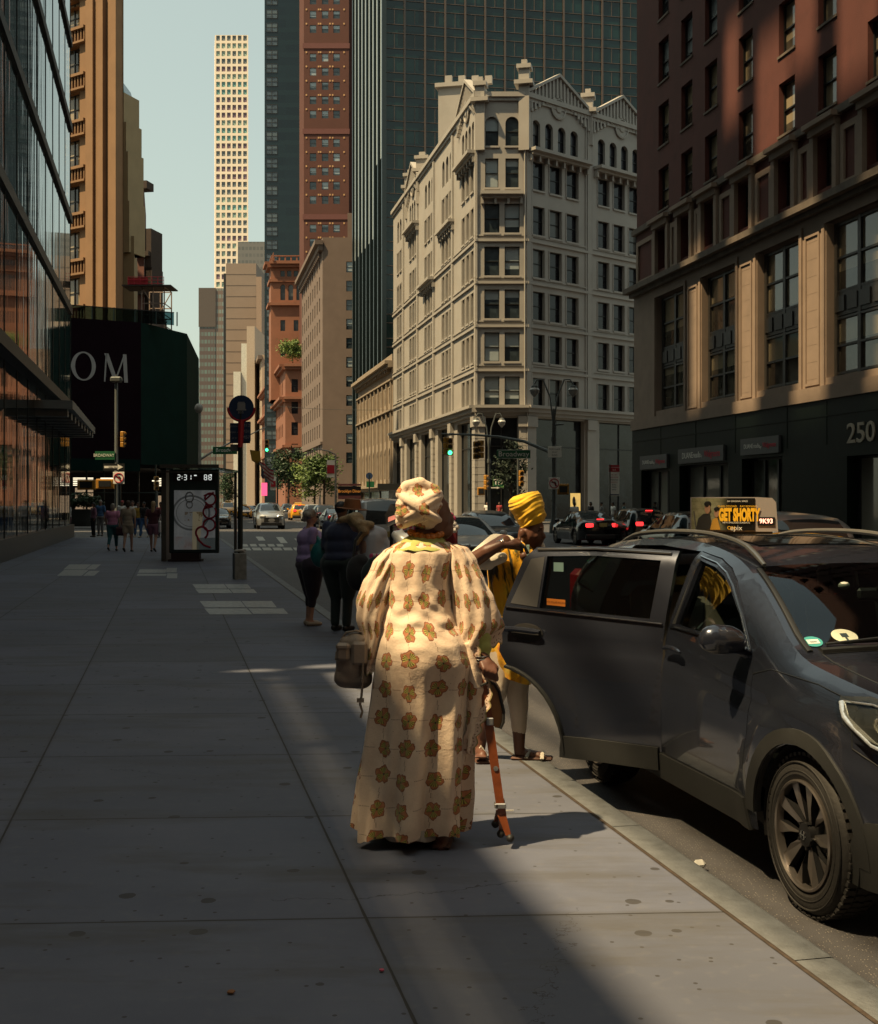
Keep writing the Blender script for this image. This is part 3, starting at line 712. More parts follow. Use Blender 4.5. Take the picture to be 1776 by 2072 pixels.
c = MB(); fr.box(c, -.5, fr.L+.5, 49.6, 50.4, 1.5); fr.box(c, -.3, fr.L+.3, 48.6, 49.6, .8); fr.box(c, 0, fr.L, 12.5, 13, .4)
for i in range(22): fr.box(c, .5+i*1.9, 1.2+i*1.9, 47.6, 48.6, .6)
c.build('cornice', M_tan, tb)
c = MB(); c.box((b[0]+7.5, b[1]+6, 53.5), (6, 8, 5)); c.build('roof_hut', M_tan, tb)
# --- red tower
M_redt = mat('red_tower_brick', (.088, .030, .022), .85, var=.12, vs=.3, bump=.2, bs=4)
M_bandr = mat('red_tower_band', (.13, .045, .04), .8, var=.1); M_stud = mat('stud_gold', (.5, .28, .12), .6)
rt = thing('red_tower', 'slender reddish brown tower with square windows between two dark towers', 'building', (-37.9, 330, 0))
x0 = (603-888)/F*330; fr = Fr((x0+1.6, 329.4), to=((706-888)/F*330, 329.4))
ops = []; it = []; st = MB()
for r in range(32):
    z = 36+r*3.83
    if r % 6 == 5: continue
    for cidx, px in enumerate((627, 651.5, 674.5)):
        s = (px-888)/F*330-fr.o.x; ops.append((s, s+1.75, z, z+2.1)); it.append((fr, s, z, 1.75, 2.1, 'sash', M_frame_k, G_cool, .25))
        for q in (s-1.1, s+2.7): st.add([fr.p(q, z+2.2, .1), fr.p(q+.4, z+2.2, .1), fr.p(q+.4, z+2.65, .1), fr.p(q, z+2.65, .1)], [(0, 1, 2, 3)])
x1 = fr.o.x+fr.L
shell(rt, [(x0, 333), (fr.o.x, 329.4), (x1, 329.4), (x1, 331.5), (x1+4.2, 331.5), (x1+4.2, 350), (x0, 350)], 0, 165, M_redt, {1: ops, 3: rowcol(Fr((x1, 331.5), to=(x1+4.2, 331.5)), 1.3, 4, 1, 36, 3.83, 32, 1.5, 2.1, '', None, None)[0]}, .3)
it2 = rowcol(Fr((x1, 331.5), to=(x1+4.2, 331.5)), 1.3, 4, 1, 36, 3.83, 32, 1.5, 2.1, 'sash', M_frame_k, G_cool, .25)[1]
put_windows(rt, sorted(it, key=lambda q: -q[2])[12:]+it2)
c = MB()
for r in range(5, 32, 6): z = 36+r*3.83; fr.box(c, -.3, fr.L+.2, z-.4, z+1.0, .18)
c.build('band', M_bandr, rt); st.build('studs', M_stud, rt)
# --- black tower
M_blk = bpy.data.materials.new('curtain_glass_black'); M_blk.use_nodes = True; k = ShaderKit(M_blk)
curtain(k, 4.0, 3.6, ((.003, .010, .016), (.005, .016, .022), (.006, .018, .024), (.006, .016, .026), (.02, .03, .035)))
kt = thing('black_tower', 'black glass tower along the right edge of the sky gap', 'building', (-48, 352, 0))
x0, x1 = (535-888)/F*352, (606-888)/F*352
shell(kt, [(x0, 352), (x1, 352), (x1, 372), (x0, 372)], 0, 175, M_blk, {}, name='glass_wall')
fr = Fr((x0, 352), to=(x1, 352)); it = [(fr, .5, 12+r*3.9, 3.2, 2.6, 'double', M_frame_k, glassy('pane_blue', (.03, .045, .06), (.08, .11, .13), .6), -.05) for r in range(40)]
put_windows(kt, it)
# --- orange terracotta music hall with tower and roof tree
M_org = mat('orange_terracotta', (.22, .09, .052), .85, var=.15, vs=.35, bump=.3, bs=3, stain=(.2, (.28, .09, .045), .4))
ob = thing('terracotta_building', 'orange terracotta building with cornices and a square corner tower', 'building', (Rx(319), 319, 0))
a, b = (Rx(417), 417), ((577-888)/F*319, 319); fr = Fr(a, to=b); fr2 = Fr(b, to=(b[0]+14, b[1]))
ops, it = rowcol(fr, 3, 5.4, 17, 8, 5.6, 5, 2.4, 3.6, 'pane', M_frame_k, G_dark, .3, arch=True)
o2, i2 = rowcol(fr2, 1.6, 3.6, 3, 8, 5.6, 5, 1.7, 3.4, 'sash', M_frame_k, G_dark, .3)
shell(ob, [a, b, (b[0]+14, b[1]), (a[0]+30, a[1])], 0, 38, M_org, {0: ops, 1: o2}, .5)
ta, tb_ = ((544-888)/F*346, 346), ((550-888)/F*340, 338); fr3 = Fr(tb_, to=(tb_[0]+15, 338))
o3 = []; i3 = []
for z, n_, w_, h_, ar in ((42, 3, 1.3, 3, False), (49, 3, 1.3, 3, False), (57.5, 5, 1.3, 4.3, True), (64, 6, 1.2, 1.6, False)):
    for i in range(n_): s = 2.6+i*(11/n_); o3.append((s, s+w_, z, z+h_, ar)); i3.append((fr3, s, z, w_, h_, 'pane', M_frame_k, G_dark, .3))
shell(ob, [ta, tb_, (tb_[0]+15, 338), (tb_[0]+15, 352), (ta[0], 352)], 30, 68, M_org, {1: o3}, .4, name='tower_wall')
put_windows(ob, i3+i2+it)
c = MB()
for f in (fr, fr2):
    for z, o_ in ((37, 1.6), (36.3, .9), (28.5, 1.6), (27.9, .8), (16, .8)): f.box(c, -.2, f.L+.2, z, z+.7, o_)
for f in (fr3, Fr(ta, to=tb_)):
    for z, o_ in ((67.3, 1.7), (66.5, 1.0), (56, .8), (62.5, .5)): f.box(c, -.2, f.L+.2, z, z+.8, o_)
    for i in range(9): f.box(c, .5+i*1.6, .9+i*1.6, 68.1, 69.6, -.2, .4)
    f.box(c, 0, f.L, 69.6, 69.9, -.1, .5)
c.build('cornice', M_org, ob)
# --- far towers
def box_tower(name, label, px0, px1, ptop, Y, m, dep=20, side=None, loc=None, extra=None):
    x0, x1 = (px0-888)/F*Y, (px1-888)/F*Y; z = EYE+(HZ-ptop)*Y/F
    t = thing(name, label, 'building', ((x0+x1)/2, Y, 0))
    shell(t, [(x0, Y), (x1, Y), (x1, Y+dep), (x0, Y+dep)], -.15, z, m); return t, Fr((x0, Y), to=(x1, Y)), z
M_pk = mat('pale_tower_concrete', (.86, .73, .59), .8, var=.03, vs=.05)
x0, x1 = (434.5-888)/F*1000, (502-888)/F*1000; zt = EYE+(HZ-71)*1000/F
pk = thing('pencil_tower', 'very tall thin pale tower with a grid of square windows, alone against the sky', 'building', (x0, 1000, 0))
fr = Fr((x0, 1000), to=(x1, 1000)); pw = (fr.L-.8)/6; ops = []; it = []; G_pk = [glassy('pane_far_%s' % n, c, c, 0., .2, .3) for n, c in (('grey', (.10, .115, .12)), ('teal', (.10, .21, .20)), ('green', (.19, .25, .21)), ('plum', (.12, .08, .10)))]
for r in range(62):
    z = zt-4.6-r*6.28
    if z < 150: break
    g = random.choice((0, 0, 0, 1, 2, 2, 3))
    for i in range(6): s = .4+pw*(i+.16); ops.append((s, s+pw*.68, z, z+4.2)); it.append((fr, s, z, pw*.68, 4.2, 'pane', M_frame_k, G_pk[g if random.random() < .9 else 0], .6))
shell(pk, [(x0, 1000), (x1, 1000), (x1*1.03, 1028), (x0*1.03, 1028)], 0, zt, M_pk, {0: ops}, .8)
put_windows(pk, it)
def m_strips(name, c1, c2, dz, cx=None, dx=1., fw=.5):
    m = bpy.data.materials.new(name); m.use_nodes = True; k = ShaderKit(m); x, y, z = k.xyz(k.coord('Object'))
    f = (z/dz).fr().gt(fw)
    if cx: f = f*(x/dx).fr().gt(cx)
    r = k.white(k.comb((x/dx).fl(), (z/dz).fl()))
    k.base(k.mix(f*(r*.6+.4), c1, c2)); k.b.inputs['Roughness'].default_value = .4; return m
t, fr, z = box_tower('striped_tower', 'dark brown office tower with teal window strips left of the pale tower base', 403, 435, 583, 600, m_strips('stripes_teal', (.10, .075, .07), (.13, .20, .19), 3.7, .25, 1.6), 30)
mb = MB(); fr.box(mb, fr.L+.02, fr.L+3.9, 0, z, -.3, 20); mb.build('side_wall', m_strips('stripes_brown', (.16, .115, .095), (.2, .26, .24), 3.7, .3, 1.2), t)
c = MB(); fr.box(c, -.3, fr.L+.3, z-19, z+.1, .3); c.build('blank_crown', mat('dark_stone', (.09, .075, .07), .8), t)
t, fr, z = box_tower('slab_tower', 'plain beige slab tower with faint horizontal joints beside the black tower', 457, 518, 533, 500, mat('beige_slab', (.24, .185, .15), .85, var=.06, vs=.2), 40)
mb = MB()
for i in range(22): fr.box(mb, 0, fr.L, z-4.5*(i+1), z-4.5*(i+1)+.12, .08)
mb.build('joint', mat('joint_brown', (.15, .115, .095), .8), t)
mb = MB(); fr.box(mb, -1.1, -.02, 0, z-4, -.5, 20); fr.box(mb, fr.L, fr.L+.8, 0, z-9, .2, 6); mb.build('dark_edge', M_frame_k, t)
t, fr, z = box_tower('grey_tower', 'grey gridded tower top peeping over the beige slab tower', 481, 536, 489, 720, m_strips('grey_grid', (.16, .155, .15), (.10, .105, .105), 4., .3, 2.2), 30)
t, fr, z = box_tower('hazy_tower', 'small hazy blue-green glass tower in the gap beside the dark billboard building', 374, 402, 744, 900, m_strips('haze_tinted_glass', (.20, .27, .26), (.32, .40, .38), 5., None, 1.), 30)  # haze is painted in as paler stripe colours
t, fr, z = box_tower('slim_tower', 'slim brown tower between the slab tower and the black tower', 518, 529, 560, 470, mat('slim_brown', (.30, .215, .165), .85), 30)
t, fr, z = box_tower('stepped_building', 'stepped beige building with a white corner strip on the right of the far street', 499, 515, 660, 430, mat('stepped_beige', (.42, .34, .27), .85), 30)
mb = MB(); fr.box(mb, -2., -.02, 0, z-6, -.5, 10); fr.box(mb, -4.6, -2.1, 0, z-16, .5, 20); mb.build('lower_wing', mat('stepped_pale', (.55, .55, .50), .8), t)
row = [('row_building', 'beige street building with a dark cornice, first after the terracotta one', 417, 475, 52, (.33, .26, .2)), ('row_building', 'narrow pale building second along the far right street wall', 476, 560, 36, (.42, .30, .22)),
       ('row_building', 'brown crumbly topped building third along the far right street wall', 561, 700, 45, (.30, .20, .15)), ('row_building', 'farthest visible building of the right street wall', 701, 1100, 52, (.36, .28, .22))]
for i, (nm, lb, Y0, Y1, h, col) in enumerate(row):
    t = thing(nm, lb, 'building', (Rx(Y0), Y0, 0), group='buildings along the far right street wall'); a, b = (Rx(Y1), Y1), (Rx(Y0), Y0); fr = Fr(a, to=b)
    n_ = max(4, int(fr.L/7)); ops, it = rowcol(fr, 2, (fr.L-3)/n_, n_, 6, 4.4, int((h-8)/4.4), 2.2, 2.6, 'pane', M_frame_k, G_dark, .3)
    shell(t, [a, b, (b[0]+12, b[1]), (a[0]+25, a[1])], 0, h, mat('row_stone_%s' % 'abcd'[i], col, .85, var=.2, vs=.15), {0: ops}, .4); put_windows(t, it, 60)
    c = MB(); fr.box(c, -.5, fr.L+.5, h-1.5, h-.2, 1.4); c.build('cornice', mat('row_cornice', (.16, .12, .095), .8), t)
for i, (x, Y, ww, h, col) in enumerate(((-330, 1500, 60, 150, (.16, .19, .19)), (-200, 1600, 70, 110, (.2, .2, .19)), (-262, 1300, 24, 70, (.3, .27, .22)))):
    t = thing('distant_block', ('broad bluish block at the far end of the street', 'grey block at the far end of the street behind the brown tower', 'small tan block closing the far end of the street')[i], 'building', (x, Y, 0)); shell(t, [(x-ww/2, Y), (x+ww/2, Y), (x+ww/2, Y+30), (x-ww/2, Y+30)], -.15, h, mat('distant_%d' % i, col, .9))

# --- left side: golden tower group
M_gold = mat('golden_stone', (.235, .135, .07), .85, var=.12, vs=.5, bump=.25, bs=5); M_gold2 = mat('yellow_stone', (.29, .225, .135), .85, var=.1, vs=.6)
gb = thing('golden_tower', 'golden stone tower with ribbed piers and balustraded windows above the billboard', 'building', (-40, 130, 0))
fr = Fr((-53.05, 143.3), d=(.83, -.56)); L = 23.6      # comes nearer to the right
e = fr.p(L, 0); ops = []; it = []
for r in range(12):
    z = 13+r*5.05
    for s in (16.6,): ops.append((s-3.2, s+.0, z, z+3.3)); it.append((fr, s-3.2, z, 3.2, 3.3, 'double', M_frame_d, G_warm, .7))
for s0 in (6, 1):
    for r in range(12): ops.append((s0, s0+3, 13+r*5.05, 16.3+r*5.05)); it.append((fr, s0, 13+r*5.05, 3, 3.3, 'double', M_frame_d, G_warm, .7))
shell(gb, [fr.p(0, 0)[:2], e[:2], (e.x-9, e.y+30), (fr.o.x-5, fr.o.y+30)], 0, 56, M_gold, {0: ops}, .8)
put_windows(gb, it)
def s_of(px):                               # where the line of sight through a photo column meets this wall
    t = (px-888)/F; return (t*fr.o.y-fr.o.x)/(fr.d.x-t*fr.d.y)
c = MB()
for px, wd, o_ in ((183, .5, .5), (194, 1.0, .9), (207, 1.0, .6), (217, .8, 1.0), (226, .5, .5), (235, .6, .8), (244, .7, 1.0), (139, .35, .4)):
    s = s_of(px); fr.box(c, s-wd/2, s+wd/2, 0, 56, o_)
c.build('pier', M_gold, gb)
sa, sb = s_of(143), s_of(177)
for r in range(9):
    c = MB(); z = 16.4+r*5.05; fr.box(c, sa, sb, z, z+.22, .5); fr.box(c, sa, sb, z+1.45, z+1.75, .6); fr.box(c, sa, sb, z+.22, z+1.45, .1)
    for q in range(6): x = sa+.12+q*(sb-sa-.3)/5; fr.box(c, x, x+.14, z+.22, z+1.45, .42)
    c.build('balustrade', M_gold, gb)
def wall_card(name, label, px0, px1, ptop, Y, m, ang=-.35, dep=18):
    x0, x1 = (px0-888)/F*Y, (px1-888)/F*Y; L_ = (x1-x0)/math.cos(ang); z = EYE+(HZ-ptop)*Y/F
    t = thing(name, label, 'building', (x0, Y, 0)); f = Fr((x0, Y), d=(math.cos(ang), math.sin(ang))); 
    if ang > 0 or True:
        tt = (px1-888)/F; L_ = (tt*f.o.y-f.o.x)/(f.d.x-tt*f.d.y)
    e = f.p(L_, 0); shell(t, [f.o[:2], e[:2], (e.x-4, e.y+dep), (f.o.x-6, f.o.y+dep)], 0, z, m); return t, f, L_, z
t, f, L_, z = wall_card('yellow_tower', 'pale yellow stone tower with a jagged stepped edge right of the golden tower', 240, 271, 480, 150, M_gold2)
c = MB()
for i, (px, py) in enumerate(((253, 190), (258, 250), (262, 310), (265, 410))):
    tt = (px-888)/F; s = (tt*f.o.y-f.o.x)/(f.d.x-tt*f.d.y); f.box(c, -1, s, z-2, EYE+(HZ-py)*150/F, .3+.03*i, 3)
c.build('setback', M_gold2, t)
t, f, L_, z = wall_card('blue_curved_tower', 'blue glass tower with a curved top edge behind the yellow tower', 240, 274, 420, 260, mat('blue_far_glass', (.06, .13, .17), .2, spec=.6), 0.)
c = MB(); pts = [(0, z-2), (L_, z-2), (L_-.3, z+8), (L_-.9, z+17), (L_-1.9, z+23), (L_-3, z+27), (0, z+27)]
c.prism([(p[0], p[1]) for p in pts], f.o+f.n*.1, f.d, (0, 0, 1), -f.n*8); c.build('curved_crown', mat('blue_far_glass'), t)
t, f, L_, z = wall_card('brown_building', 'dark brown cornice building right of the yellow tower', 268, 291, 378, 175, mat('brown_side', (.14, .06, .05), .85, var=.2, vs=.5), -.2)
c = MB(); f.box(c, -.3, L_+.8, z-.5, z+.6, .8, 1.5)
for i in range(7): f.box(c, L_, L_+1.0+.1*i, 6, z-6-i*5.5, -.2, 4)
for i in range(8): f.box(c, L_-1.3, L_+.9+.08*i, z-10-i*5.5, z-9.3-i*5.5, .5, 2)
c.build('cornice', mat('brown_side_dark', (.045, .03, .026), .8), t)

# --- billboard-wrapped building with OM lettering
M_wrap = mat('wrap_maroon_black', (.012, .005, .009), 1., var=.2, vs=.6, spec=.1); M_wrapg = mat('wrap_dark_green', (.004, .020, .018), 1., var=.25, vs=.6, spec=.1)
wp = thing('wrapped_building', 'low building wrapped in dark hoarding with the pale letters OM', 'building', (-27, 101, 0))
q = [G(70, 105), G(144, 101), G(285, 103.7), G(378, 110.6)]
frw = Fr(q[1][:2], to=q[2][:2])
def wall_seg(name, a, b, z0, z1, m, back=.8):
    f = Fr(a[:2], to=b[:2]); c = MB(); f.box(c, 0, f.L, z0, z1, 0, back); c.build(name, m, wp); return f
wall_seg('green_hoarding', q[0], q[1], 4.6, 16.9, M_wrapg); wall_seg('billboard', q[1], q[2], 5.0, 16.9, M_wrap); wall_seg('green_hoarding', q[2], q[3], 4.9, 16.9, M_wrapg)
wall_seg('green_hoarding', q[3], G(378, 118)+Vec((-1.2, 12, 0)), 4.9, 16.9, M_wrapg)
wall_seg('fascia', q[1]+Vec((0, -.3, 0)), q[2]+Vec((0, -.3, 0)), 4.3, 5.3, M_wrapg)
M_in = mat('interior_dark', (.012, .008, .009), .8)
c = MB(); c.add([G(60, 122), G(144, 122), G(378, 122), G(378, 122)+Vec((0, 0, 14)), G(60, 122)+Vec((0, 0, 14))], [(0, 1, 2, 3, 4)]); c.add([q[0]+Vec((0, .4, 4.6)), q[1]+Vec((0, .4, 4.6)), q[2]+Vec((0, .4, 4.6)), q[3]+Vec((0, .4, 4.6)), G(378, 122, 4.6), G(60, 122, 4.6)], [(5, 4, 3, 2, 1, 0)])
c.add([q[0]+Vec((0, .4, 16.8)), q[1]+Vec((0, .4, 16.8)), q[2]+Vec((0, .4, 16.8)), q[3]+Vec((0, .4, 16.8)), G(378, 122, 16.8), G(60, 122, 16.8)], [(0, 1, 2, 3, 4, 5)])
c.build('inner_wall', M_in, wp)
c = MB()
for px in (243, 315): p_ = G(px, 103); c.box((p_.x, p_.y, 2.4), (.12, .12, 4.9))
for px in (175, 210, 280, 345): p_ = G(px, 108); c.box((p_.x, p_.y, 2.4), (.14, .14, 4.8))
p0, p1 = G(110, 104.5, 2.5), G(330, 104.5, 2.5); c.tube([p0, p1], .05, 6)
c.build('scaffold_post', mat('scaffold_steel', (.04, .055, .055), .5, .3), wp)
M_lite = mat('tube_lamp', (.8, .75, .6), .5, emit=(1., .86, .60), es=1.0); M_shop = mat('lit_shop_interior', (.5, .42, .3), .6, var=.9, vs=2.5, emit=(.9, .62, .38), es=.18)
for px, py, wd, Y in ((216, 968, 24, 104), (401, 972, 0, 104), (315, 973, 14, 106)):
    if wd: c = MB(); p_ = P(px, py, Y); c.box(p_, (wd/F*Y, .3, .1), R(8)); c.build('ceiling_lamp', M_lite, wp)
for px, py, wx, wy, Y in ((168, 975, 40, 16, 112), (334, 976, 24, 20, 112)):
    c = MB(); p_ = P(px, py, Y)
    for i in range(5): c.box((p_.x, p_.y, p_.z-.3+i*.16), (wx/F*Y, .1, .08))
    c.build('louvre_lamp', M_lite, wp)
for px, py, wx, wy, Y in ((170, 1010, 36, 46, 114), (334, 1020, 34, 34, 114)):
    c = MB(); p_ = P(px, py, Y); c.box(p_, (wx/F*Y, .1, wy/F*Y)); c.build('lit_shop_window', M_shop, wp)
M_om = mat('lettering_pale_grey', (.42, .41, .41), .7, var=.05)
c = MB(); s0 = (145-888)/F*101-q[1].x; sc = 101/F        # O: ellipse ring with contrast
cx, cz = frw.L*.17, EYE+(HZ-741)*101.2*1.003/F; n = 40
ro = [(cx+1.0*math.cos(t), cz+1.2*math.sin(t)) for t in [2*math.pi*i/n for i in range(n)]]; ri = [(cx+.68*math.cos(t+.12), cz+1.08*math.sin(t+.12)) for t in [2*math.pi*i/n for i in range(n)]]
vs = [frw.p(a, b, .06) for a, b in ro+ri]; vb = [frw.p(a, b, -.1) for a, b in ro+ri]
c.add(vs+vb, [(i, (i+1) % n, n+(i+1) % n, n+i) for i in range(n)]+[(i, 2*n+i, 2*n+(i+1) % n, (i+1) % n) for i in range(n)]+[(n+i, n+(i+1) % n, 3*n+(i+1) % n, 3*n+i) for i in range(n)])
def strokes(c, fr, segs, out=.08):
    for (x0, y0, x1, y1, w0) in segs:
        c.prism([(x0-w0/2, y0), (x0+w0/2, y0), (x1+w0/2, y1), (x1-w0/2, y1)], fr.p(0, 0, -.1), fr.d, (0, 0, 1), fr.n*(out+.1))
mx, mz, mw, mh = cx+2.65, cz-1.2, 1.9, 2.36
strokes(c, frw, [(mx-.92, mz, mx-.78, mz+mh, .12), (mx-.78, mz+mh, mx-.02, mz+.15, .34)], .06); strokes(c, frw, [(mx-.02, mz+.15, mx+.74, mz+mh, .13)], .075); strokes(c, frw, [(mx+.86, mz, mx+.74, mz+mh, .30)], .055)
c.build('lettering', M_om, wp)
c = MB(); f = Fr(q[1][:2], to=q[2][:2])
mb = MB(); f.box(mb, 0, f.L+3, 16.95, 18.0, -.6, .64); mb.build('roof_glass_rail', clear_glass('rail_glass', (.25, .36, .38), .8), wp)
mb = MB()
for i in range(6): f.box(mb, i*1.8, i*1.8+.06, 16.9, 18.1, -.5, .7)
f.box(mb, 0, f.L+3, 18.0, 18.07, -.55, .66); mb.build('rail_post', M_frame_d, wp)
# scaffold with red netting on its roof
sf = thing('roof_scaffold', 'steel roof scaffold with red netting on top of the wrapped building', 'scaffold', G(305, 112, 16.9))
c = MB(); M_scf = mat('scaffold_pale', (.30, .22, .18), .6)
x0, x1 = G(292, 112).x, G(337, 112).x; zb, zt_ = 16.9, EYE+(HZ-584)*112/F
for x in (x0, (x0+x1)/2, x1):
    for y in (111, 114): c.tube([(x, y, zb), (x, y, zt_)], .06, 6)
for z in (zb+.8, zb+1.8, zb+2.8, zt_): c.tube([(x0, 111, z), (x1, 111, z)], .05, 6); c.tube([(x0, 114, z), (x1, 114, z)], .05, 6); c.tube([(x1, 111, z), (x1, 114, z)], .05, 6)
c.tube([(x0, 111, zt_), (x1, 111, zb+.8)], .05, 6); c.tube([(x0, 114, zb+.8), (x1, 114, zt_)], .05, 6)
for i in range(5): c.box(((x0+x1)/2+.3, 112.5, zb+.5+i*.25), (1.4-.1*i, 2.0, .08), R(6*i))
c.build('poles', M_scf, sf)
c = MB(); c.box(((x0+x1)/2-.5, 112, zt_+.05), (x1-x0+2.4, 3, .1)); c.build('deck', mat('deck_dark', (.05, .035, .03), .8), sf)
c = MB(); xa = x0-1.2
for i in range(7): c.tube([(xa+(x1-xa)*i/6, 110.8, zt_+.1), (xa+(x1-xa)*i/6, 110.8, zt_+.85)], .03, 5)
for z in (.25, .55, .85): c.tube([(xa, 110.8, zt_+z), (x1, 110.8, zt_+z)], .025, 5)
c.build('guard_rail', M_red_t, sf)
c = MB(); c.add([(xa, 110.85, zt_+.1), (x0+.6, 110.85, zt_+.1), (x0+.6, 110.85, zt_+.8), (xa, 110.85, zt_+.8)], [(0, 1, 2, 3)]); c.build('netting', mat('net_red', (.45, .04, .04), .8), sf)

# --- glass-fronted building on the near left
M_gf = bpy.data.materials.new('front_glass'); M_gf.use_nodes = True; k = ShaderKit(M_gf)
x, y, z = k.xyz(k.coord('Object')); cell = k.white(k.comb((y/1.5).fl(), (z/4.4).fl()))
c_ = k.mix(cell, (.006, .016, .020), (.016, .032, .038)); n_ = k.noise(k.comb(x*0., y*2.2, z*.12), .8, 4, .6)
c_ = k.mix(n_.step(.50, .60)*.75, c_, (.075, .115, .12)); c_ = k.mix(z.lt(6.)*.8, c_, (.012, .016, .016)); k.base(c_)  # pale vertical strips paint sky reflections into the glass colour
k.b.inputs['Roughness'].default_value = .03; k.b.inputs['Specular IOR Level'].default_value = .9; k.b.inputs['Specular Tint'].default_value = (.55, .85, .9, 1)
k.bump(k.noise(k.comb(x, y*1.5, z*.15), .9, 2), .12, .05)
M_gplain = mat('plinth_granite', (.035, .042, .040), .35, var=.3, vs=6, bump=.1)
gl = thing('glass_front_building', 'dark glass-fronted building at the left edge with black floor bands', 'building', (Lx(40), 40, 0))
lf = Fr((Lx(9.5), 9.5), to=(Lx(59), 59))               # outward normal must point to the street
lf = Fr((Lx(59), 59), to=(Lx(9.5), 9.5)); lf.n = Vec((lf.d.y, -lf.d.x, 0))
lf = Fr((Lx(9.5), 9.5), to=(Lx(59), 59))
TOWER = 60.
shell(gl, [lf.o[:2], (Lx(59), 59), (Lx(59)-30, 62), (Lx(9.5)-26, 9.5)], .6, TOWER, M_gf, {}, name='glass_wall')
mb = MB(); lf.box(mb, -.1, lf.L+.1, 0, .62, .18, .5); mb.build('plinth', M_gplain, gl)
def yf(Y): return (Y-9.5)*lf.L/49.5
mb = MB(); sl_ = [(yf(Y)-w_/2, yf(Y)+w_/2, z0, z1) for Y, w_, z0, z1 in ((39.6, 2.2, 60.5, 69.5), (34.2, 2.6, 60.5, 69), (37.6, 3.0, 72, 78), (35.0, 2.0, 75, 84), (41.5, 1.6, 75, 80), (31.0, 3., 73, 86), (29, 2.2, 61, 68), (45, 1.6, 62, 70))]
wall_open(mb, lf, 0, lf.L, 60, 95, sl_, .3); wall_open(mb, Fr(lf.p(lf.L, 0, -.32)[:2], to=lf.p(0, 0, -.32)[:2]), 0, lf.L, 60, 95, [(lf.L-q[1], lf.L-q[0], q[2], q[3]) for q in sl_], .0)
mb.build('light_slot_screen', M_gplain, gl)  # unseen screen, added so its slots throw sun patches on the brick
mb = MB()
for i, z in enumerate((6.0, 10.9, 15.3, 19.7, 23.8, 28.2, 32.6)): lf.box(mb, -.1, lf.L+.15, z-.19, z+.19, .10 if i else .4, .1)
mb.build('floor_band', mat('band_black', (.006, .005, .006), .5), gl)
mb = MB()
for i in range(17): s = lf.L-.02-i*3.0-.06; lf.box(mb, s, s+.03, .62, 28, .02); 
mb.build('mullion', mat('mullion_thin', (.02, .028, .032), .35, .4), gl)
mb = MB(); 
for i in range(9):
    s = lf.L-16+i*1.8; lf.box(mb, s, s+1.8, 5.0+.0*i, 5.3, 1.3-.02*i); lf.box(mb, s+.3, s+.9, 4.75, 5.0, 1.1)
mb.build('entrance_canopy', mat('canopy_grey', (.16, .18, .18), .5), gl)
# --- unseen light shapers, added: low slatted block, tower shading the crossing
lo = thing('light_shaping_block', 'added unseen low block with a slatted shade frame beside the glass front', 'building', (Lx(-5), -5, 0))
shell(lo, [(Lx(9.3), 9.3), (Lx(9.3)-9, 9.3), (Lx(-30)-9, -30), (Lx(-30), -30)], 0, 10.5, M_stone)
lp = Fr((Lx(9.3), 9.3), to=(Lx(-30), -30)); c = MB()
lp2 = Fr((Lx(-30), -30), to=(Lx(9.3), 9.3))
lp2.box(c, 0, lp2.L, 11.15, 11.62, 0, .25)
for i in range(14): lp2.box(c, i*3.0+.4, i*3.0+.52, 8.0, 11.2, -.05, .2)
for i in range(22): lp2.box(c, 0, lp2.L, 8.1+i*.14, 8.1+i*.14+(.084 if i > 9 else .105), -.1, .12)
for z, h in ((13.3, .12), (14.1, .14), (15.0, .12), (15.9, .16)): lp2.box(c, lp2.L-16, lp2.L, z, z+h, -.05, .1)
lp2.box(c, lp2.L-16, lp2.L-15.7, 8.0, 15.3, -.05, .2); lp2.box(c, lp2.L-.4, lp2.L-.1, 8.0, 15.3, -.05, .2)
c.build('slat_shade_frame', M_frame_d, lo)
sdt = thing('shade_tower', 'added unseen dark tower shading the crossing, left of the glass front', 'building', (-55, 70, 0))
shell(sdt, [(-50, 64), (-41, 75), (-46, 96), (-75, 100), (-80, 64)], 0, 80, M_blk)

# unseen blocks added behind the camera to cut the sky light
for nm, lb, pts, h in (('sky_cut_block', 'added unseen block cutting sky light beyond the low block, behind the viewer', [(-75, -60), (-34, -60), (-34, 8), (-75, 8)], 62),
                       ('sky_cut_block', 'added unseen tall block cutting sky light down the street behind the viewer', [(-30, -120), (70, -120), (70, -75), (-30, -75)], 110),
                       ('sky_cut_block', 'added unseen block cutting sky light on the right behind the viewer', [(Rx(6)+.0, 6), (Rx(-70), -70), (Rx(-70)+30, -70), (Rx(6)+30, 6)], 70)):
    t = thing(nm, lb, 'building', (pts[0][0], pts[0][1], 0)); shell(t, pts, 0, h, M_tan)
    f = Fr(pts[0], to=pts[1]); o_, i_ = rowcol(f, 2, f.L/9, 8, 6, 5, int(h/5)-2, 3, 3, 'pane', M_frame_k, G_cool, -.03); put_windows(t, i_, 80)
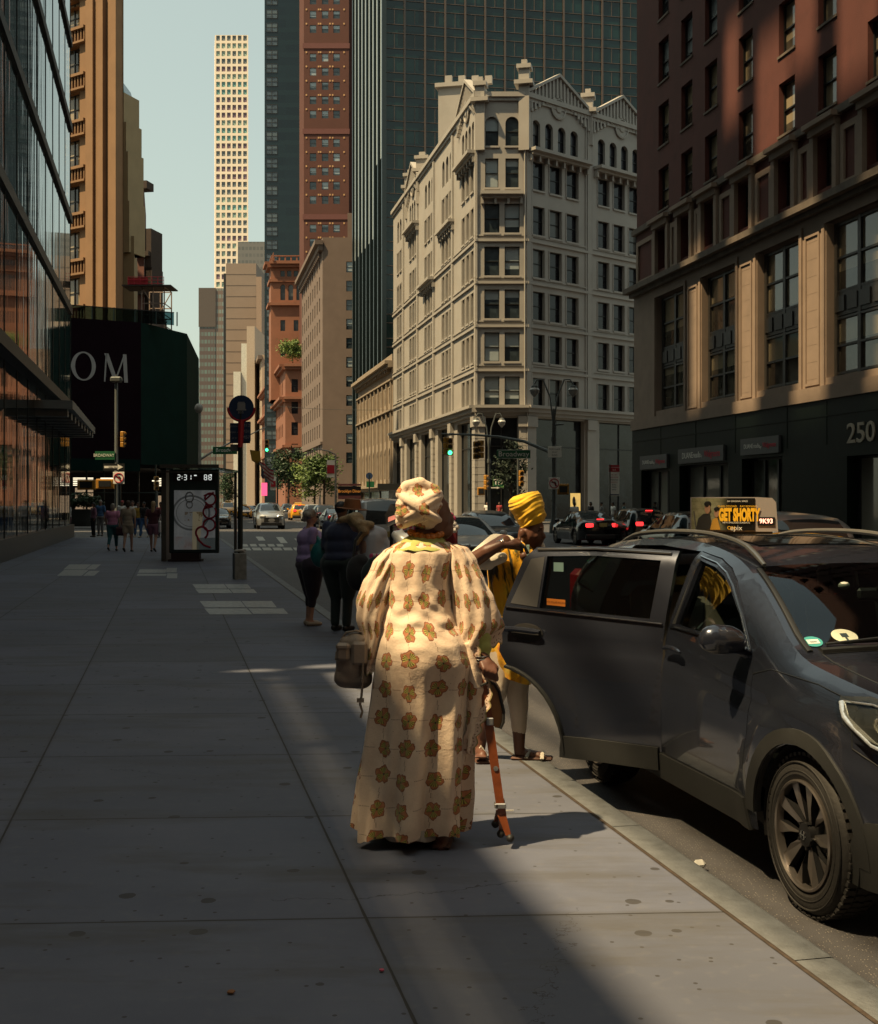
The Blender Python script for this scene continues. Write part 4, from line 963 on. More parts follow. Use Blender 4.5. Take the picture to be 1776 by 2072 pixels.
# ---------------------------------------------------------------- cars
def lerp(pts, x):
    if x <= pts[0][0]: return pts[0][1]
    for (a, b), (c, d) in zip(pts, pts[1:]):
        if x <= c: return b+(d-b)*(x-a)/max(1e-9, c-a)
    return pts[-1][1]
def smooth_line(p, it=2):
    for _ in range(it):
        q = [p[0]]
        for a, b in zip(p, p[1:]): q += [(a[0]*.75+b[0]*.25, a[1]*.75+b[1]*.25), (a[0]*.25+b[0]*.75, a[1]*.25+b[1]*.75)]
        p = q+[p[-1]]
    return p
def densify(poly, st, closed=True):
    out = []
    n = len(poly)
    for i in range(n if closed else n-1):
        a, b = Vec(poly[i]), Vec(poly[(i+1) % n]); k = max(1, int((b-a).length/st))
        for j in range(k): out.append(tuple(a+(b-a)*j/k))
    if not closed: out.append(tuple(poly[-1]))
    return out
def inside(p, poly):
    c = False; n = len(poly); x, y = p
    for i in range(n):
        x1, y1 = poly[i]; x2, y2 = poly[(i+1) % n]
        if (y1 > y) != (y2 > y) and x < (x2-x1)*(y-y1)/(y2-y1)+x1: c = not c
    return c
def seg_d(p, poly):
    m = 9; n = len(poly); x, y = p
    for i in range(n):
        ax, ay = poly[i]; bx, by = poly[(i+1) % n]; dx, dy = bx-ax, by-ay; L = dx*dx+dy*dy or 1e-9
        t = max(0, min(1, ((x-ax)*dx+(y-ay)*dy)/L)); m = min(m, math.hypot(x-ax-t*dx, y-ay-t*dy))
    return m
def tri(poly, holes, st):
    """Dense triangulation of a polygon with holes."""
    P_ = densify(poly, st); V_ = [Vec(p) for p in P_]; E_ = [(i, (i+1) % len(P_)) for i in range(len(P_))]; H_ = []
    for h in holes:
        d = densify(h, st); H_.append(d); o = len(V_); V_ += [Vec(p) for p in d]; E_ += [(o+i, o+(i+1) % len(d)) for i in range(len(d))]
    xs = [p[0] for p in P_]; ys = [p[1] for p in P_]
    x = min(xs)+st*.5
    while x < max(xs):
        y = min(ys)+st*.5
        while y < max(ys):
            if inside((x, y), P_) and not any(inside((x, y), h) for h in H_) and seg_d((x, y), P_) > st*.4 and all(seg_d((x, y), h) > st*.4 for h in H_): V_.append(Vec((x, y)))
            y += st
        x += st
    v, e, f, *_ = geometry.delaunay_2d_cdt(V_, E_, [], 0, 1e-5)
    out = []
    for t in f:
        c = (sum(v[i][0] for i in t)/len(t), sum(v[i][1] for i in t)/len(t))
        if inside(c, P_) and not any(inside(c, h) for h in H_): out.append(tuple(t))
    return [tuple(p) for p in v], out
def arc(c, r, a0, a1, n=10): return [(c[0]+r*math.cos(R(a0+(a1-a0)*i/n)), c[1]+r*math.sin(R(a0+(a1-a0)*i/n))) for i in range(n+1)]
class Body:
    """Car surface: u forward from the front axle, w up from the ground; side surface follows plan and section curves."""
    def __init__(s, o):
        s.__dict__.update(o)
        s.top = smooth_line(s.prof, 2 if s.fine else 1)
        us = sorted([(p[0], p[1]) for p in s.top if p[1] > .7]); s.tt = us
        s.uf = max(p[0] for p in s.top); s.ur = min(p[0] for p in s.top)
    def topz(s, u): return lerp(s.tt, u)
    def inset(s, u, w):
        b = lerp(s.belt, u); i = .05*((max(0, .62-w))/.5)**2
        q = max(0, w-.72); i += .05*min(1, q/max(.2, b-.72))**2
        q = w-b+.03; i += (q*q/.12 if q < .06 else q-.03)*s.tum if q > 0 else 0
        t = max(0, (u-(s.uf-1.15))/1.15); i += s.nose*t**2.6
        t = max(0, ((s.ur+.9)-u)/.9); i += s.tail*t**2.6
        d = s.topz(u)-w; dd = s.rd
        if d < dd: i += .08*(1-max(0, d)/dd)**2.4
        for c in (0, -s.wb):                      # slight flare round the wheels
            q = math.hypot(u-c, (w-.36)*1.)
            if .33 < q < .62: i -= .022*math.sin(math.pi*(q-.33)/.29)
        if s.crease: i += .012*math.exp(-((w-(lerp(s.belt, u)-.17))/.03)**2)
        return i
    def hw(s, u, w): return s.W/2-s.inset(u, w)
    def side(s, u, w, off=0., sg=1): return (sg*(s.hw(u, w)+off), u, w)
    def arches(s):
        r = s.ra; z0 = s.gz; a = math.degrees(math.asin((z0-.34)/r)) if abs(z0-.34) < r else -20
        return [arc((-s.wb, .34), r, 180-a, a, 14), arc((0, .34), r, 180-a, a, 14)]
    def outline(s):
        rear, front = s.arches()
        o = list(s.top)                         # front bottom ... over the roof ... rear bottom
        return o+rear+front
def body_mesh(B, name, m, root, glassm, trim, st=.12, sides=(1, -1), holes=None, top_skip=None):
    hl = holes if holes is not None else B.win
    mb = MB(); O = B.outline(); v, f = tri(O, hl, st)
    for sg in sides: mb.add([B.side(u, w, 0, sg) for u, w in v], [t if sg > 0 else tuple(reversed(t)) for t in f])
    top = B.top; n = 28; gl = MB(); gr_ = MB()
    def pt(i, j, off=0.):
        u, w = top[i]; q = -1+2*j/n; h = B.hw(u, w); e = 1-q*q
        t = max(0, min(1, (u-B.uf+.5)/.5)); r = max(0, min(1, (B.ur+.4-u)/.4))
        return (q*h, u+B.bow*t*e*1.0-B.bow*.6*r*e+(.10*e if B.ws[0] < u < B.ws[1] else 0)*B.wsb, w+(B.crown*e*min(1, max(0, (w-.85)/.3))+off))
    for i in range(len(top)-1):
        um = (top[i][0]+top[i+1][0])/2; wm = (top[i][1]+top[i+1][1])/2
        g = (B.ws[0] < um < B.ws[1]) or (B.rs[0] < um < B.rs[1] and wm > B.rs[2])
        a = [pt(i, j) for j in range(n+1)]; b = [pt(i+1, j) for j in range(n+1)]; N = n+1
        for j in range(n):
            lo = 1 if B.fine and um > -1.8 else 2; (mb if not g or not lo <= j < n-lo else gr_ if um < -1.8 else gl).add([a[j], a[j+1], b[j+1], b[j]], [(0, 3, 2, 1)])
    o = mb.build(name, m, root, smooth=38, merge=.002)
    g = gl.build('windscreen', glassm, root, smooth=True, merge=.002); gr_.build('rear_window', glassm, root, smooth=True, merge=.002)
    return o, g
def panel(B, poly, st, off=0., sg=1, holes=(), thick=0.):
    v, f = tri(poly, list(holes), st); mb = MB(); mb.add([B.side(u, w, off, sg) for u, w in v], [t if sg > 0 else tuple(reversed(t)) for t in f])
    if thick:
        n = len(v); P_ = densify(poly, st)
        mb.add([B.side(u, w, off-thick, sg) for u, w in v], [tuple(reversed(t)) if sg > 0 else t for t in f])
        a = [B.side(u, w, off, sg) for u, w in P_]; b = [B.side(u, w, off-thick, sg) for u, w in P_]; k = len(P_)
        mb.add(a+b, [(i, (i+1) % k, k+(i+1) % k, k+i) for i in range(k)])
        for h in holes:
            P_ = densify(h, st); a = [B.side(u, w, off, sg) for u, w in P_]; b = [B.side(u, w, off-thick, sg) for u, w in P_]; k = len(P_)
            mb.add(a+b, [(i, (i+1) % k, k+(i+1) % k, k+i) for i in range(k)])
    return mb
M_tyre = mat('tyre_rubber', (.016, .015, .015), .75, var=.25, vs=12, bump=.3, bs=50); M_rim = mat('rim_alloy', (.30, .27, .25), .3, .85, var=.1, bump=0)
M_rimd = mat('rim_dark', (.012, .012, .013), .45); M_chrome = mat('chrome', (.55, .55, .56), .16, 1., var=.03); M_plast = mat('black_plastic', (.012, .013, .014), .55, var=.2)
M_carglass = glassy('car_glass_dark', (.012, .016, .018), (.02, .02, .02), 0., .03, .8); M_tail = mat('tail_lamp', (.35, .008, .012), .25, var=.1); M_taill = mat('tail_lamp_lit', (.6, .01, .02), .3, emit=(1., .03, .03), es=1.6)
M_headl = mat('head_lamp', (.6, .62, .62), .12, .3, var=.2, vs=20); M_plate_ = mat('number_plate', (.55, .42, .16), .5, var=.3, vs=30)
def wheel_simple(root, x, y, r=.34, sg=1, wd=.22):
    M_ = Matrix.Translation((x, y, r)) @ Matrix.Rotation(R(90)*sg, 4, 'Y')
    w_ = MB(); w_.lathe([(r*.66, wd*.5), (r*.9, wd*.5), (r, wd*.36), (r, -wd*.36), (r*.9, -wd*.5), (r*.66, -wd*.5)], 20, M=M_, caps=False)
    wo_ = w_.build('wheel', M_tyre, root, smooth=True)
    c = MB(); c.lathe([(r*.67, .0), (r*.67, wd*.46), (r*.61, wd*.47), (r*.60, wd*.30), (.02, wd*.26)], 20, M=M_)
    for i in range(5):
        a = 2*math.pi*i/5; c.box((r*.33, 0, wd*.38), (r*.52, r*.16, .03), M=M_ @ Matrix.Rotation(a, 4, 'Z'))
    c.build('rim', M_rim, wo_, smooth=30); return wo_
SUV = dict(fine=False, rd=.12, crown=.045, wb=2.66, W=1.82, ra=.41, gz=.25, tum=.42, nose=.26, tail=.14, bow=.10, wsb=.6, crease=False,
           prof=[(.72, .25), (.90, .36), (.92, .60), (.89, .80), (.80, .93), (.5, 1.02), (.0, 1.09), (-.38, 1.14), (-1.02, 1.50), (-1.5, 1.62), (-2.2, 1.64), (-3.0, 1.60), (-3.35, 1.50), (-3.55, 1.12), (-3.62, .9), (-3.66, .5), (-3.55, .28)],
           belt=[(-3.6, 1.16), (-2, 1.10), (-.4, 1.02), (.9, .9)], ws=(-1.05, -.36), rs=(-3.56, -3.3, 1.12),
           win=[[(-.62, 1.08), (-1.08, 1.40), (-1.3, 1.49), (-1.55, 1.53), (-1.55, 1.10)], [(-1.66, 1.10), (-1.66, 1.53), (-2.3, 1.54), (-2.6, 1.52), (-2.6, 1.12)], [(-2.70, 1.13), (-2.70, 1.51), (-3.05, 1.47), (-3.22, 1.18)]])
SEDAN = dict(fine=False, rd=.12, crown=.045, wb=2.78, W=1.82, ra=.39, gz=.22, tum=.45, nose=.30, tail=.20, bow=.12, wsb=.6, crease=False,
             prof=[(.75, .22), (.92, .32), (.95, .52), (.88, .70), (.6, .82), (.0, .94), (-.35, .98), (-1.25, 1.36), (-1.8, 1.43), (-2.4, 1.41), (-3.2, 1.10), (-3.6, 1.06), (-3.78, .98), (-3.84, .6), (-3.75, .3)],
             belt=[(-3.8, .98), (-2, .98), (-.4, .92), (.9, .8)], ws=(-1.28, -.33), rs=(-3.22, -2.38, .9),
             win=[[(-.62, .97), (-1.3, 1.28), (-1.6, 1.34), (-1.66, .97)], [(-1.76, .97), (-1.72, 1.35), (-2.3, 1.33), (-2.75, 1.10), (-2.8, 1.0)]])
VAN = dict(SUV, W=1.95, prof=[(.6, .25), (.78, .36), (.82, .60), (.78, .85), (.6, 1.0), (.2, 1.12), (-.2, 1.2), (-.95, 1.72), (-1.5, 1.86), (-2.4, 1.90), (-3.4, 1.88), (-3.7, 1.80), (-3.85, 1.2), (-3.9, .9), (-3.92, .5), (-3.85, .28)], wb=2.95,
           belt=[(-3.9, 1.18), (-.4, 1.12), (.9, 1.0)], ws=(-.98, -.22), rs=(-3.86, -3.68, 1.15), tum=.25,
           win=[[(-.55, 1.2), (-1.0, 1.55), (-1.35, 1.68), (-1.55, 1.68), (-1.55, 1.2)], [(-1.66, 1.2), (-1.66, 1.7), (-2.7, 1.72), (-2.7, 1.2)], [(-2.8, 1.2), (-2.8, 1.72), (-3.5, 1.68), (-3.62, 1.2)]])
def paint_mat(name, col, metal=.35, rough=.28): return mat('paint_'+name, col, rough, metal, var=.05, coat=.8, spec=.5)
def car(name, label, kind, pm, loc, rz, group=None, lit=False, sc=1., rear=True):
    B = Body(kind); t = thing(name, label, 'taxi' if 'taxi' in name else 'car', (0, 0, 0), 0, group)
    body_mesh(B, 'body', pm, t, M_carglass, M_plast, .16)
    for sg in (1, -1):
        for wq in B.win:
            panel(B, wq, .3, -.01, sg).build('side_window', M_carglass, t)
        for c in (0, -B.wb): wheel_simple(t, sg*(B.W/2-.13), c, .34, sg)
        c = MB(); c.ell((sg*(B.W/2+.06), B.ws[1]-.25, lerp(B.belt, -.5)+.10), (.11, .07, .08), 10); c.build('mirror', pm, t, smooth=True)
        zb = B.topz(B.ur+.12)-.0; z_ = .86 if kind is SEDAN else 1.0
        u_ = B.ur+.02
        c = MB(); h = B.hw(B.ur+.06, z_); c.box((sg*(h-.16), B.ur+.03, z_), (.32, .14, .17), bev=.03); c.build('tail_lamp', M_taill if lit else M_tail, t)
        h = B.hw(B.uf-.12, .76); c = MB(); c.box((sg*(h-.17), B.uf-.06, .74 if kind is SEDAN else .82), (.36, .22, .13), rz=-sg*.35, bev=.03); c.build('headlight', M_headl, t)
    c = MB(); c.box((0, B.uf+.06, .58), (.95, .06, .30), bev=.02); c.box((0, B.uf+.04, .33), (1.3, .08, .12), bev=.02); c.build('grille', M_plast, t)
    c = MB(); c.box((0, B.uf+.075, .40), (1.25, .03, .03)); c.box((0, B.uf+.085, .73), (.8, .03, .03)); c.build('chrome_strip', M_chrome, t)
    c = MB(); c.box((0, B.ur-.075, .88), (.32, .03, .16)); c.build('number_plate', M_plate_, t)
    c = MB(); c.box((0, B.ur-.02, .38), (1.5, .12, .2), bev=.03); c.box((0, -1.35, .27), (1.45, 3.4, .1)); c.box((0, -B.wb/2, .5), (1.5, 1.6, .3)); c.build('underbody', M_plast, t)
    if lit: c = MB(); c.box((0, B.ur+.30, B.topz(B.ur+.42)+.03), (.3, .05, .04)); c.build('brake_light', M_taill, t)
    if 'taxi' in name and 'advert' not in label: c = MB(); c.box((0, -1.7, B.topz(-1.7)+.12), (.75, .22, .14), bev=.03); c.build('roof_light', M_plate_, t)
    t.location = loc; t.rotation_euler = (0, 0, rz); t.scale = (sc, sc, sc); return t
AWAY, TOUS = R(11.8), R(191.8)
def at(px, Y, z=-.15): return ((px-888)/F*Y, Y, z)
P_yel = paint_mat('taxi_yellow', (.70, .33, .015), 0., .35); P_sil = paint_mat('silver', (.34, .35, .36), .6); P_blk = paint_mat('black', (.006, .007, .009), .2, .15)
P_wht = paint_mat('white', (.50, .50, .49), 0., .3); P_gry = paint_mat('grey', (.14, .145, .15), .6); P_dkb = paint_mat('dark_blue', (.015, .02, .035), .4); P_red = paint_mat('dark_red', (.14, .01, .012), .3)
car('taxi', 'bright yellow taxi in the sun coming towards the crossing, far left lane', VAN, P_yel, at(462, 160), TOUS)
car('taxi', 'yellow taxi half hidden behind the bus stop pole', SEDAN, P_yel, at(494, 140), TOUS)
car('car', 'silver SUV with a big dark grille driving towards the viewer', SUV, P_sil, at(547, 84), TOUS, sc=1.08)
car('taxi', 'yellow taxi seen from behind with brake lights glowing', SUV, P_yel, at(600, 128), AWAY, lit=True)
car('car', 'small pale car just left of the silver SUV, farther off', SEDAN, P_wht, at(513, 150), TOUS)
car('car', 'black car poking out from behind the bus shelter advert', SEDAN, P_blk, at(441, 86), TOUS)
car('car', 'white car right of the yellow taxi with the brake lights', SUV, P_wht, at(627, 120), AWAY)
car('car', 'dark grey SUV seen from behind, left of the kerbside trio', SUV, P_gry, at(649, 92), AWAY)
car('car', 'dark blue car between the grey SUV and the white van', SEDAN, P_dkb, at(672, 84), AWAY)
car('car', 'pale parked car with an orange lamp showing left of the man in the hat', SEDAN, P_gry, at(697, 52), AWAY, lit=True)
car('van', 'white van with a big rear window behind the man in the hat', VAN, P_wht, at(742, 40), AWAY)
car('car', 'white car parked behind the woman in the patterned robe', SEDAN, P_wht, at(955, 31), TOUS)
car('car', 'grey blue car with a pale windscreen left of the yellow turban', SUV, P_dkb, at(1013, 38), TOUS, sc=.93)
car('car', 'black saloon with a red tail lamp, first right of the yellow turban', SEDAN, P_blk, (at(1139, 52)[0]+.8, 55, -.15), AWAY, lit=True)
car('car', 'black SUV with bright wheel rims in the middle of the far queue', SUV, P_blk, (at(1240, 50)[0]+.8, 53, -.15), AWAY, lit=True, sc=.95)
car('car', 'black hatchback behind the silver estate, with one red lamp', SUV, P_blk, at(1345, 40), AWAY, lit=False, sc=.92)
car('car', 'silver estate car behind the taxi roof advert', SUV, P_sil, at(1440, 21), AWAY)
car('car', 'white car far off on the left of the kerbside trio', SUV, P_wht, at(578, 200), AWAY)
# taxi with roof advert next to the big dark car
tx = car('taxi', 'yellow taxi hidden behind the dark car, carrying a lit number on its roof advert', SEDAN, P_yel, at(1463, 17.2), AWAY, sc=.98)
ad = thing('roof_advert', 'black and yellow double-sided advert box on the taxi roof, reading GET SHORTY', 'advert', at(1478, 14.6, 1.3))
M_adb = mat('advert_black', (.012, .012, .011), .35, var=.4, vs=4); M_adg = mat('advert_grey_shell', (.30, .27, .26), .45, var=.06); M_ady = mat('advert_yellow', (.85, .47, .02), .5, var=.03)
Ya = 14.9; af = Fr(at(1397, Ya)[:2], to=(at(1529, Ya-.15)[0], Ya-.15)); z0, z1 = EYE-(1075-HZ)*Ya/F, EYE-(1006-HZ)*Ya/F
c = MB(); H_ = z1-z0; back = [(0, 0), (af.L+.22, 0)]
e = af.p(af.L, 0); c = MB()
pl = [(af.L, z0), (af.L+.26, z0), (af.L+.235, z1-.06), (af.L+.19, z1-.01), (af.L, z1)]
c.prism(pl, af.o, af.d, (0, 0, 1), -af.n*.30); af.box(c, 0, af.L, z0, z1, -.012, .30); c.build('shell', M_adg, ad)
def m_ad():
    m = bpy.data.materials.new('advert_face'); m.use_nodes = True; k = ShaderKit(m); x, y, z = k.xyz(k.coord('Generated'))
    l = k.mix(k.noise(k.coord('Generated'), 6, 4).step(.3, .7), (.16, .17, .10), (.30, .29, .19)); line = ((x*9.+z*2.).fr().lt(.04)).mx((z*4.5).fr().lt(.04)); l = k.mix(line*.4, l, (.06, .06, .04))
    k.base(k.mix(x.step(.36, .58), l, (.010, .010, .009))); k.b.inputs['Roughness'].default_value = .25; return m
c = MB(); af.box(c, .012, af.L-.01, z0+.012, z1-.012, 0., .01); c.build('poster', m_ad(), ad)
for t_, fx, fz, s_, m_, xs in (('GET SHORTY', .745, .47, .20, M_ady, .40), ('CHRIS O’DOWD    RAY ROMANO', .72, .73, .034, M_ady, .9), ('AN ORIGINAL SERIES', .72, .88, .026, M_white_t, 1), ('NEW EPISODES SUNDAYS', .70, .255, .028, M_white_t, 1), ('epix', .70, .10, .085, M_white_t, 1), ('ON', .625, .10, .06, M_ady, 1)):
    textmesh(t_, s_*1.0, M=frame_M(af.p(af.L*fx, z0+H_*fz, .013), af.d, af.n), xs=xs, bold=.012 if s_ > .1 else 0, ext=.001).build('lettering', m_, ad)
def flat(poly, m, nm, root, fr, out): c = MB(); c.prism(poly, fr.p(0, 0, out), fr.d, (0, 0, 1), fr.n*.003); c.build(nm, m, root)
L_ = af.L
flat([(L_*.08, z0+.02), (L_*.12, z0+H_*.38), (L_*.20, z0+H_*.52), (L_*.30, z0+H_*.5), (L_*.33, z0+.02)], mat('coat_black', (.012, .012, .012), .6), 'figure', ad, af, .003)
flat([(L_*.30, z0+.02), (L_*.34, z0+H_*.35), (L_*.41, z0+H_*.42), (L_*.46, z0+.02)], mat('jacket_mustard', (.45, .24, .03), .6), 'figure', ad, af, .006)
M_sk2 = mat('printed_skin', (.30, .17, .11), .6)
flat([(L_*.26+.035*math.cos(a), z0+H_*.66+.06*math.sin(a)) for a in [i*.5236 for i in range(12)]], M_sk2, 'figure', ad, af, .006)
flat([(L_*.40+.030*math.cos(a), z0+H_*.53+.05*math.sin(a)) for a in [i*.5236 for i in range(12)]], M_sk2, 'figure', ad, af, .009)
c = MB(); c.ell(af.p(L_*.265, z0+H_*.80, .009), (.045, .004, .035)); c.ell(af.p(L_*.405, z0+H_*.65, .012), (.036, .004, .03)); c.build('figure_hair', M_adb, ad)
fe = Fr(af.p(L_+.005, 0)[:2], to=af.p(L_+.25, 0)[:2])
c = MB(); fe.box(c, .015, .215, z0+H_*.18, z0+H_*.42, .012); c.build('number_display', M_adb, ad)
textmesh('9K93', .078, M=frame_M(fe.p(.115, z0+H_*.30, .016), fe.d, fe.n), xs=.95, bold=.002).build('lettering', mat('led_red_white', (.9, .5, .4), .5, emit=(1., .42, .30), es=1.3), ad)
c = MB(); af.box(c, .02, L_+.2, z0-.05, z0, -.05, .2); c.build('foot', M_plast, ad)
# unidentified shapes, guessed as a pedal cab with canopy and flowers
pc = thing('pedicab', 'unidentified shapes guessed as a pedicab with black canopy, red rim and flower garlands behind the patterned robe', 'pedicab', at(848, 13.4))
Yp = 13.4; c = MB()
def PP(px, py, dy=0.): v = P(px, py, Yp+dy); return v
vs = []
for j in range(9):
    t = j/8; a = -1+2*t
    for i in range(13):
        q = i/12; px = 787+q*118; py = 1046-14*math.sin(math.pi*min(1, q*1.05))-abs(math.sin(math.pi*q))*2
        v = P(px, py, Yp); vs.append((v.x, Yp+a*.55, v.z-.10*a*a))
n = 13; c.add(vs, [(j*n+i, j*n+i+1, (j+1)*n+i+1, (j+1)*n+i) for j in range(8) for i in range(12)]); c.build('canopy', mat('canopy_black', (.01, .01, .012), .8), pc, smooth=True)
c = MB(); vs = []
for i in range(13): q = i/12; px = 785+q*120; py = 1047-14*math.sin(math.pi*min(1, q*1.05)); vs += [P(px, py, Yp-.57), P(px, py+9+3*math.sin(i*3.1), Yp-.6)]
c.add(vs, [(2*i, 2*i+2, 2*i+3, 2*i+1) for i in range(12)]); o = c.build('canopy_rim', mat('rim_red', (.32, .02, .025), .55), pc, smooth=True); 
for q in ([PP(792, 1056, .4), PP(792, 1110, .4), PP(800, 1140, .4)], [PP(905, 1040, -.3), PP(912, 1090, -.3), PP(910, 1150, -.3)], [PP(905, 1040, .4), PP(905, 1150, .4)]): c = MB(); c.tube(q, .02, 6); c.build('canopy_pole', M_frame_k, pc)
c = MB()
for i in range(7):
    a = PP(898+i*3.2, 1060, -.35); c.tube([a, a+Vec((.01*math.sin(i*2), 0, -.35)), a+Vec((.03, .0, -.62))], [.045, .05, .06], 7)
c.build('curtain', mat('curtain_red', (.16, .012, .02), .8), pc, smooth=True)
c = MB(); c.box((PP(850, 1115).x, Yp+.1, .40), (1.05, .9, .5), bev=.1); c.box((PP(850, 1115).x, Yp+.45, .72), (1.05, .2, .6), bev=.08); c.build('seat', mat('seat_dark', (.02, .008, .012), .6), pc)
random.seed(3)
for k_, (nm, col) in enumerate((('pink', (.55, .06, .18)), ('white', (.6, .55, .52)))):
    c = MB()
    for i in range(13):
        q = random.random(); a = PP(800+q*95, 1066+random.random()*10, -.5)
        if i % 3 == 0: a = PP(908+random.random()*10, 1048+random.random()*22, -.5)
        r = .03+.02*random.random()
        for p_ in range(5): c.ell(a+Vec((r*.7*math.cos(p_*1.26), -.01, r*.7*math.sin(p_*1.26))), (r*.6, r*.35, r*.6), 6)
    c.build('flower_garland', mat('petal_'+nm, col, .7), pc, smooth=True)
for dx in (-.62, .62):
    x = PP(850, 1100).x+dx; M_ = Matrix.Translation((x, Yp+.1, .20)) @ Matrix.Rotation(R(90), 4, 'Y')
    c = MB(); c.lathe([(.33, -.02), (.35, -.02), (.35, .02), (.33, .02)], 24, M=M_)
    for i in range(14): c.tube([(x, Yp+.1, .20), (x, Yp+.1+.33*math.cos(i*.4488), .20+.33*math.sin(i*.4488))], .004, 4)
    c.build('wheel', M_tyre, pc)
# unidentified pale shape in front of it, guessed as a scooter fairing
ms = thing('guessed_scooter', 'unidentified pale grey shape guessed as a scooter fairing beside the bent woman in the white cardigan', 'scooter', at(815, 12.4))
c = MB(); b0 = Vec((at(815, 12.4)[0], 12.4, -.15))
def blobmesh(parts, vox=.03, sm=3):
    """One continuous surface grown from overlapping capsules ('c', p0, r0, p1, r1) and ellipsoids ('e', centre, radii[, rotation])."""
    mb = MB()
    for q in parts:
        if q[0] == 'c':
            p0, p1 = Vec(q[1]), Vec(q[3]); r0, r1 = q[2], q[4]; d = p1-p0; L = d.length; n = 4; pts = []; rs = []
            if L < 1e-5: continue
            dn = d/L
            for i in range(1, n+1): a = math.pi/2*i/n; pts.append(p0-dn*r0*math.cos(a)); rs.append(max(.002, r0*math.sin(a)))
            for i in range(n, 0, -1): a = math.pi/2*i/n; pts.append(p1+dn*r1*math.cos(a)); rs.append(max(.002, r1*math.sin(a)))
            mb.tube(pts, rs, 10, flat=q[5] if len(q) > 5 else 1.)
        else:
            M_ = Matrix.Translation(q[1]) @ (q[3] if len(q) > 3 else Matrix()); mb.ell((0, 0, 0), q[2], 12, M=M_)
    me = mb.mesh('blob', []); bm = bmesh.new(); bm.from_mesh(me); bmesh.ops.recalc_face_normals(bm, faces=bm.faces); bm.to_mesh(me); bm.free()
    o = bpy.data.objects.new('blob', me); COL.objects.link(o)
    m = o.modifiers.new('r', 'REMESH'); m.mode = 'VOXEL'; m.voxel_size = vox; m.use_smooth_shade = True
    m = o.modifiers.new('s', 'SMOOTH'); m.factor = .5; m.iterations = sm
    dg = bpy.context.evaluated_depsgraph_get(); r = bpy.data.meshes.new_from_object(o.evaluated_get(dg)); bpy.data.objects.remove(o); bpy.data.meshes.remove(me)
    for p in r.polygons: p.use_smooth = True
    return r
def blob(name, parts, m, root, vox=.03, sm=3):
    me = blobmesh(parts, vox, sm); me.materials.clear(); me.materials.append(m)
    o = bpy.data.objects.new(name, me); COL.objects.link(o); return par(o, root)
bx = lambda px, py, dy=0.: P(px, py, 12.4+dy)
blob('fairing', [('c', bx(800, 1082), .05, bx(822, 1100), .10), ('c', bx(822, 1100), .11, bx(850, 1116), .12), ('c', bx(813, 1066), .012, bx(812, 1086), .04), ('c', bx(850, 1116), .12, bx(875, 1096), .07), ('c', bx(820, 1110), .1, bx(820, 1140), .1)], P_wht, ms, .022)
c = MB()
for dy in (-.5, .5):
    M_ = Matrix.Translation((b0.x, b0.y+dy, .08)) @ Matrix.Rotation(R(90), 4, 'Y'); c.lathe([(.14, -.05), (.22, -.05), (.23, 0), (.22, .05), (.14, .05)], 18, M=M_)
c.tube([(b0.x, b0.y-.5, .08), (b0.x+.02, b0.y-.35, .6)], .03, 6); c.tube([(b0.x, b0.y+.5, .08), (b0.x, b0.y+.1, .35)], .04, 6); c.box((b0.x, b0.y+.25, .52), (.26, .7, .14), bev=.05); c.box((b0.x, b0.y+.2, .3), (.2, .7, .3), bev=.05)
c.build('wheels', M_plast, ms)
c = MB(); c.tube([bx(800, 1080, .3), bx(822, 1074, .3), bx(845, 1080, .3)], .014, 6); c.build('handlebar', M_frame_k, ms)
# ---------------------------------------------------------------- the large dark car with its rear door open
P_hero = bpy.data.materials.new('paint_dark_metallic'); P_hero.use_nodes = True; k = ShaderKit(P_hero)
fl = k.noise(k.coord('Object'), 900, 1, .5); dust = k.noise(k.coord('Object'), 5, 5, .6); x, y, z = k.xyz(k.coord('Object'))
c_ = k.mix(fl.step(.35, .65), (.017, .021, .036), (.048, .056, .082)); c_ = k.mix((z.step(.75, .30))*dust.step(.4, .7)*.35, c_, (.10, .085, .07)); k.base(c_)
k.b.inputs['Metallic'].default_value = .6; k.b.inputs['Roughness'].default_value = .25; k.b.inputs['Coat Weight'].default_value = 1; k.b.inputs['Coat Roughness'].default_value = .04
M_clad = mat('cladding_plastic', (.020, .021, .021), .55, var=.3, vs=5, bump=.15, bs=300); M_leather = mat('leather_grey_beige', (.26, .235, .20), .55, var=.1, vs=3, bump=.1, bs=60)
M_leather_d = mat('interior_black', (.012, .011, .012), .7); M_trimg = mat('door_trim_grey', (.035, .035, .035), .6)
GL_side = clear_glass('car_side_glass', (.18, .23, .22), 1.5); GL_front = clear_glass('car_windscreen_glass', (.40, .47, .46), 1.0)
H = Body(dict(SUV, fine=True, crown=.02, W=1.82, ra=.405, gz=.27, tum=.40, nose=.24, crease=True,
    prof=[(.74, .24), (.90, .34), (.93, .52), (.915, .72), (.86, .86), (.74, .93), (.45, .99), (.05, 1.045), (-.32, 1.095), (-.70, 1.31), (-1.02, 1.462), (-1.3, 1.54), (-1.7, 1.585), (-2.2, 1.59), (-2.8, 1.565), (-3.2, 1.50), (-3.36, 1.45), (-3.54, 1.14), (-3.62, .9), (-3.66, .5), (-3.55, .28)],
    belt=[(-3.6, 1.24), (-2.7, 1.165), (-1.5, 1.125), (-.5, 1.04), (.2, .96), (.9, .86)], ws=(-1.03, -.33)))
hc = thing('car', 'large dark grey SUV at the kerb with its rear door open and round windscreen stickers', 'car', (0, 0, 0))
FD = [(-.535, .405), (-.50, .80), (-.505, .98), (-.58, 1.082), (-.80, 1.265), (-1.01, 1.398), (-1.14, 1.458), (-1.30, 1.502), (-1.545, 1.532), (-1.548, .405)]
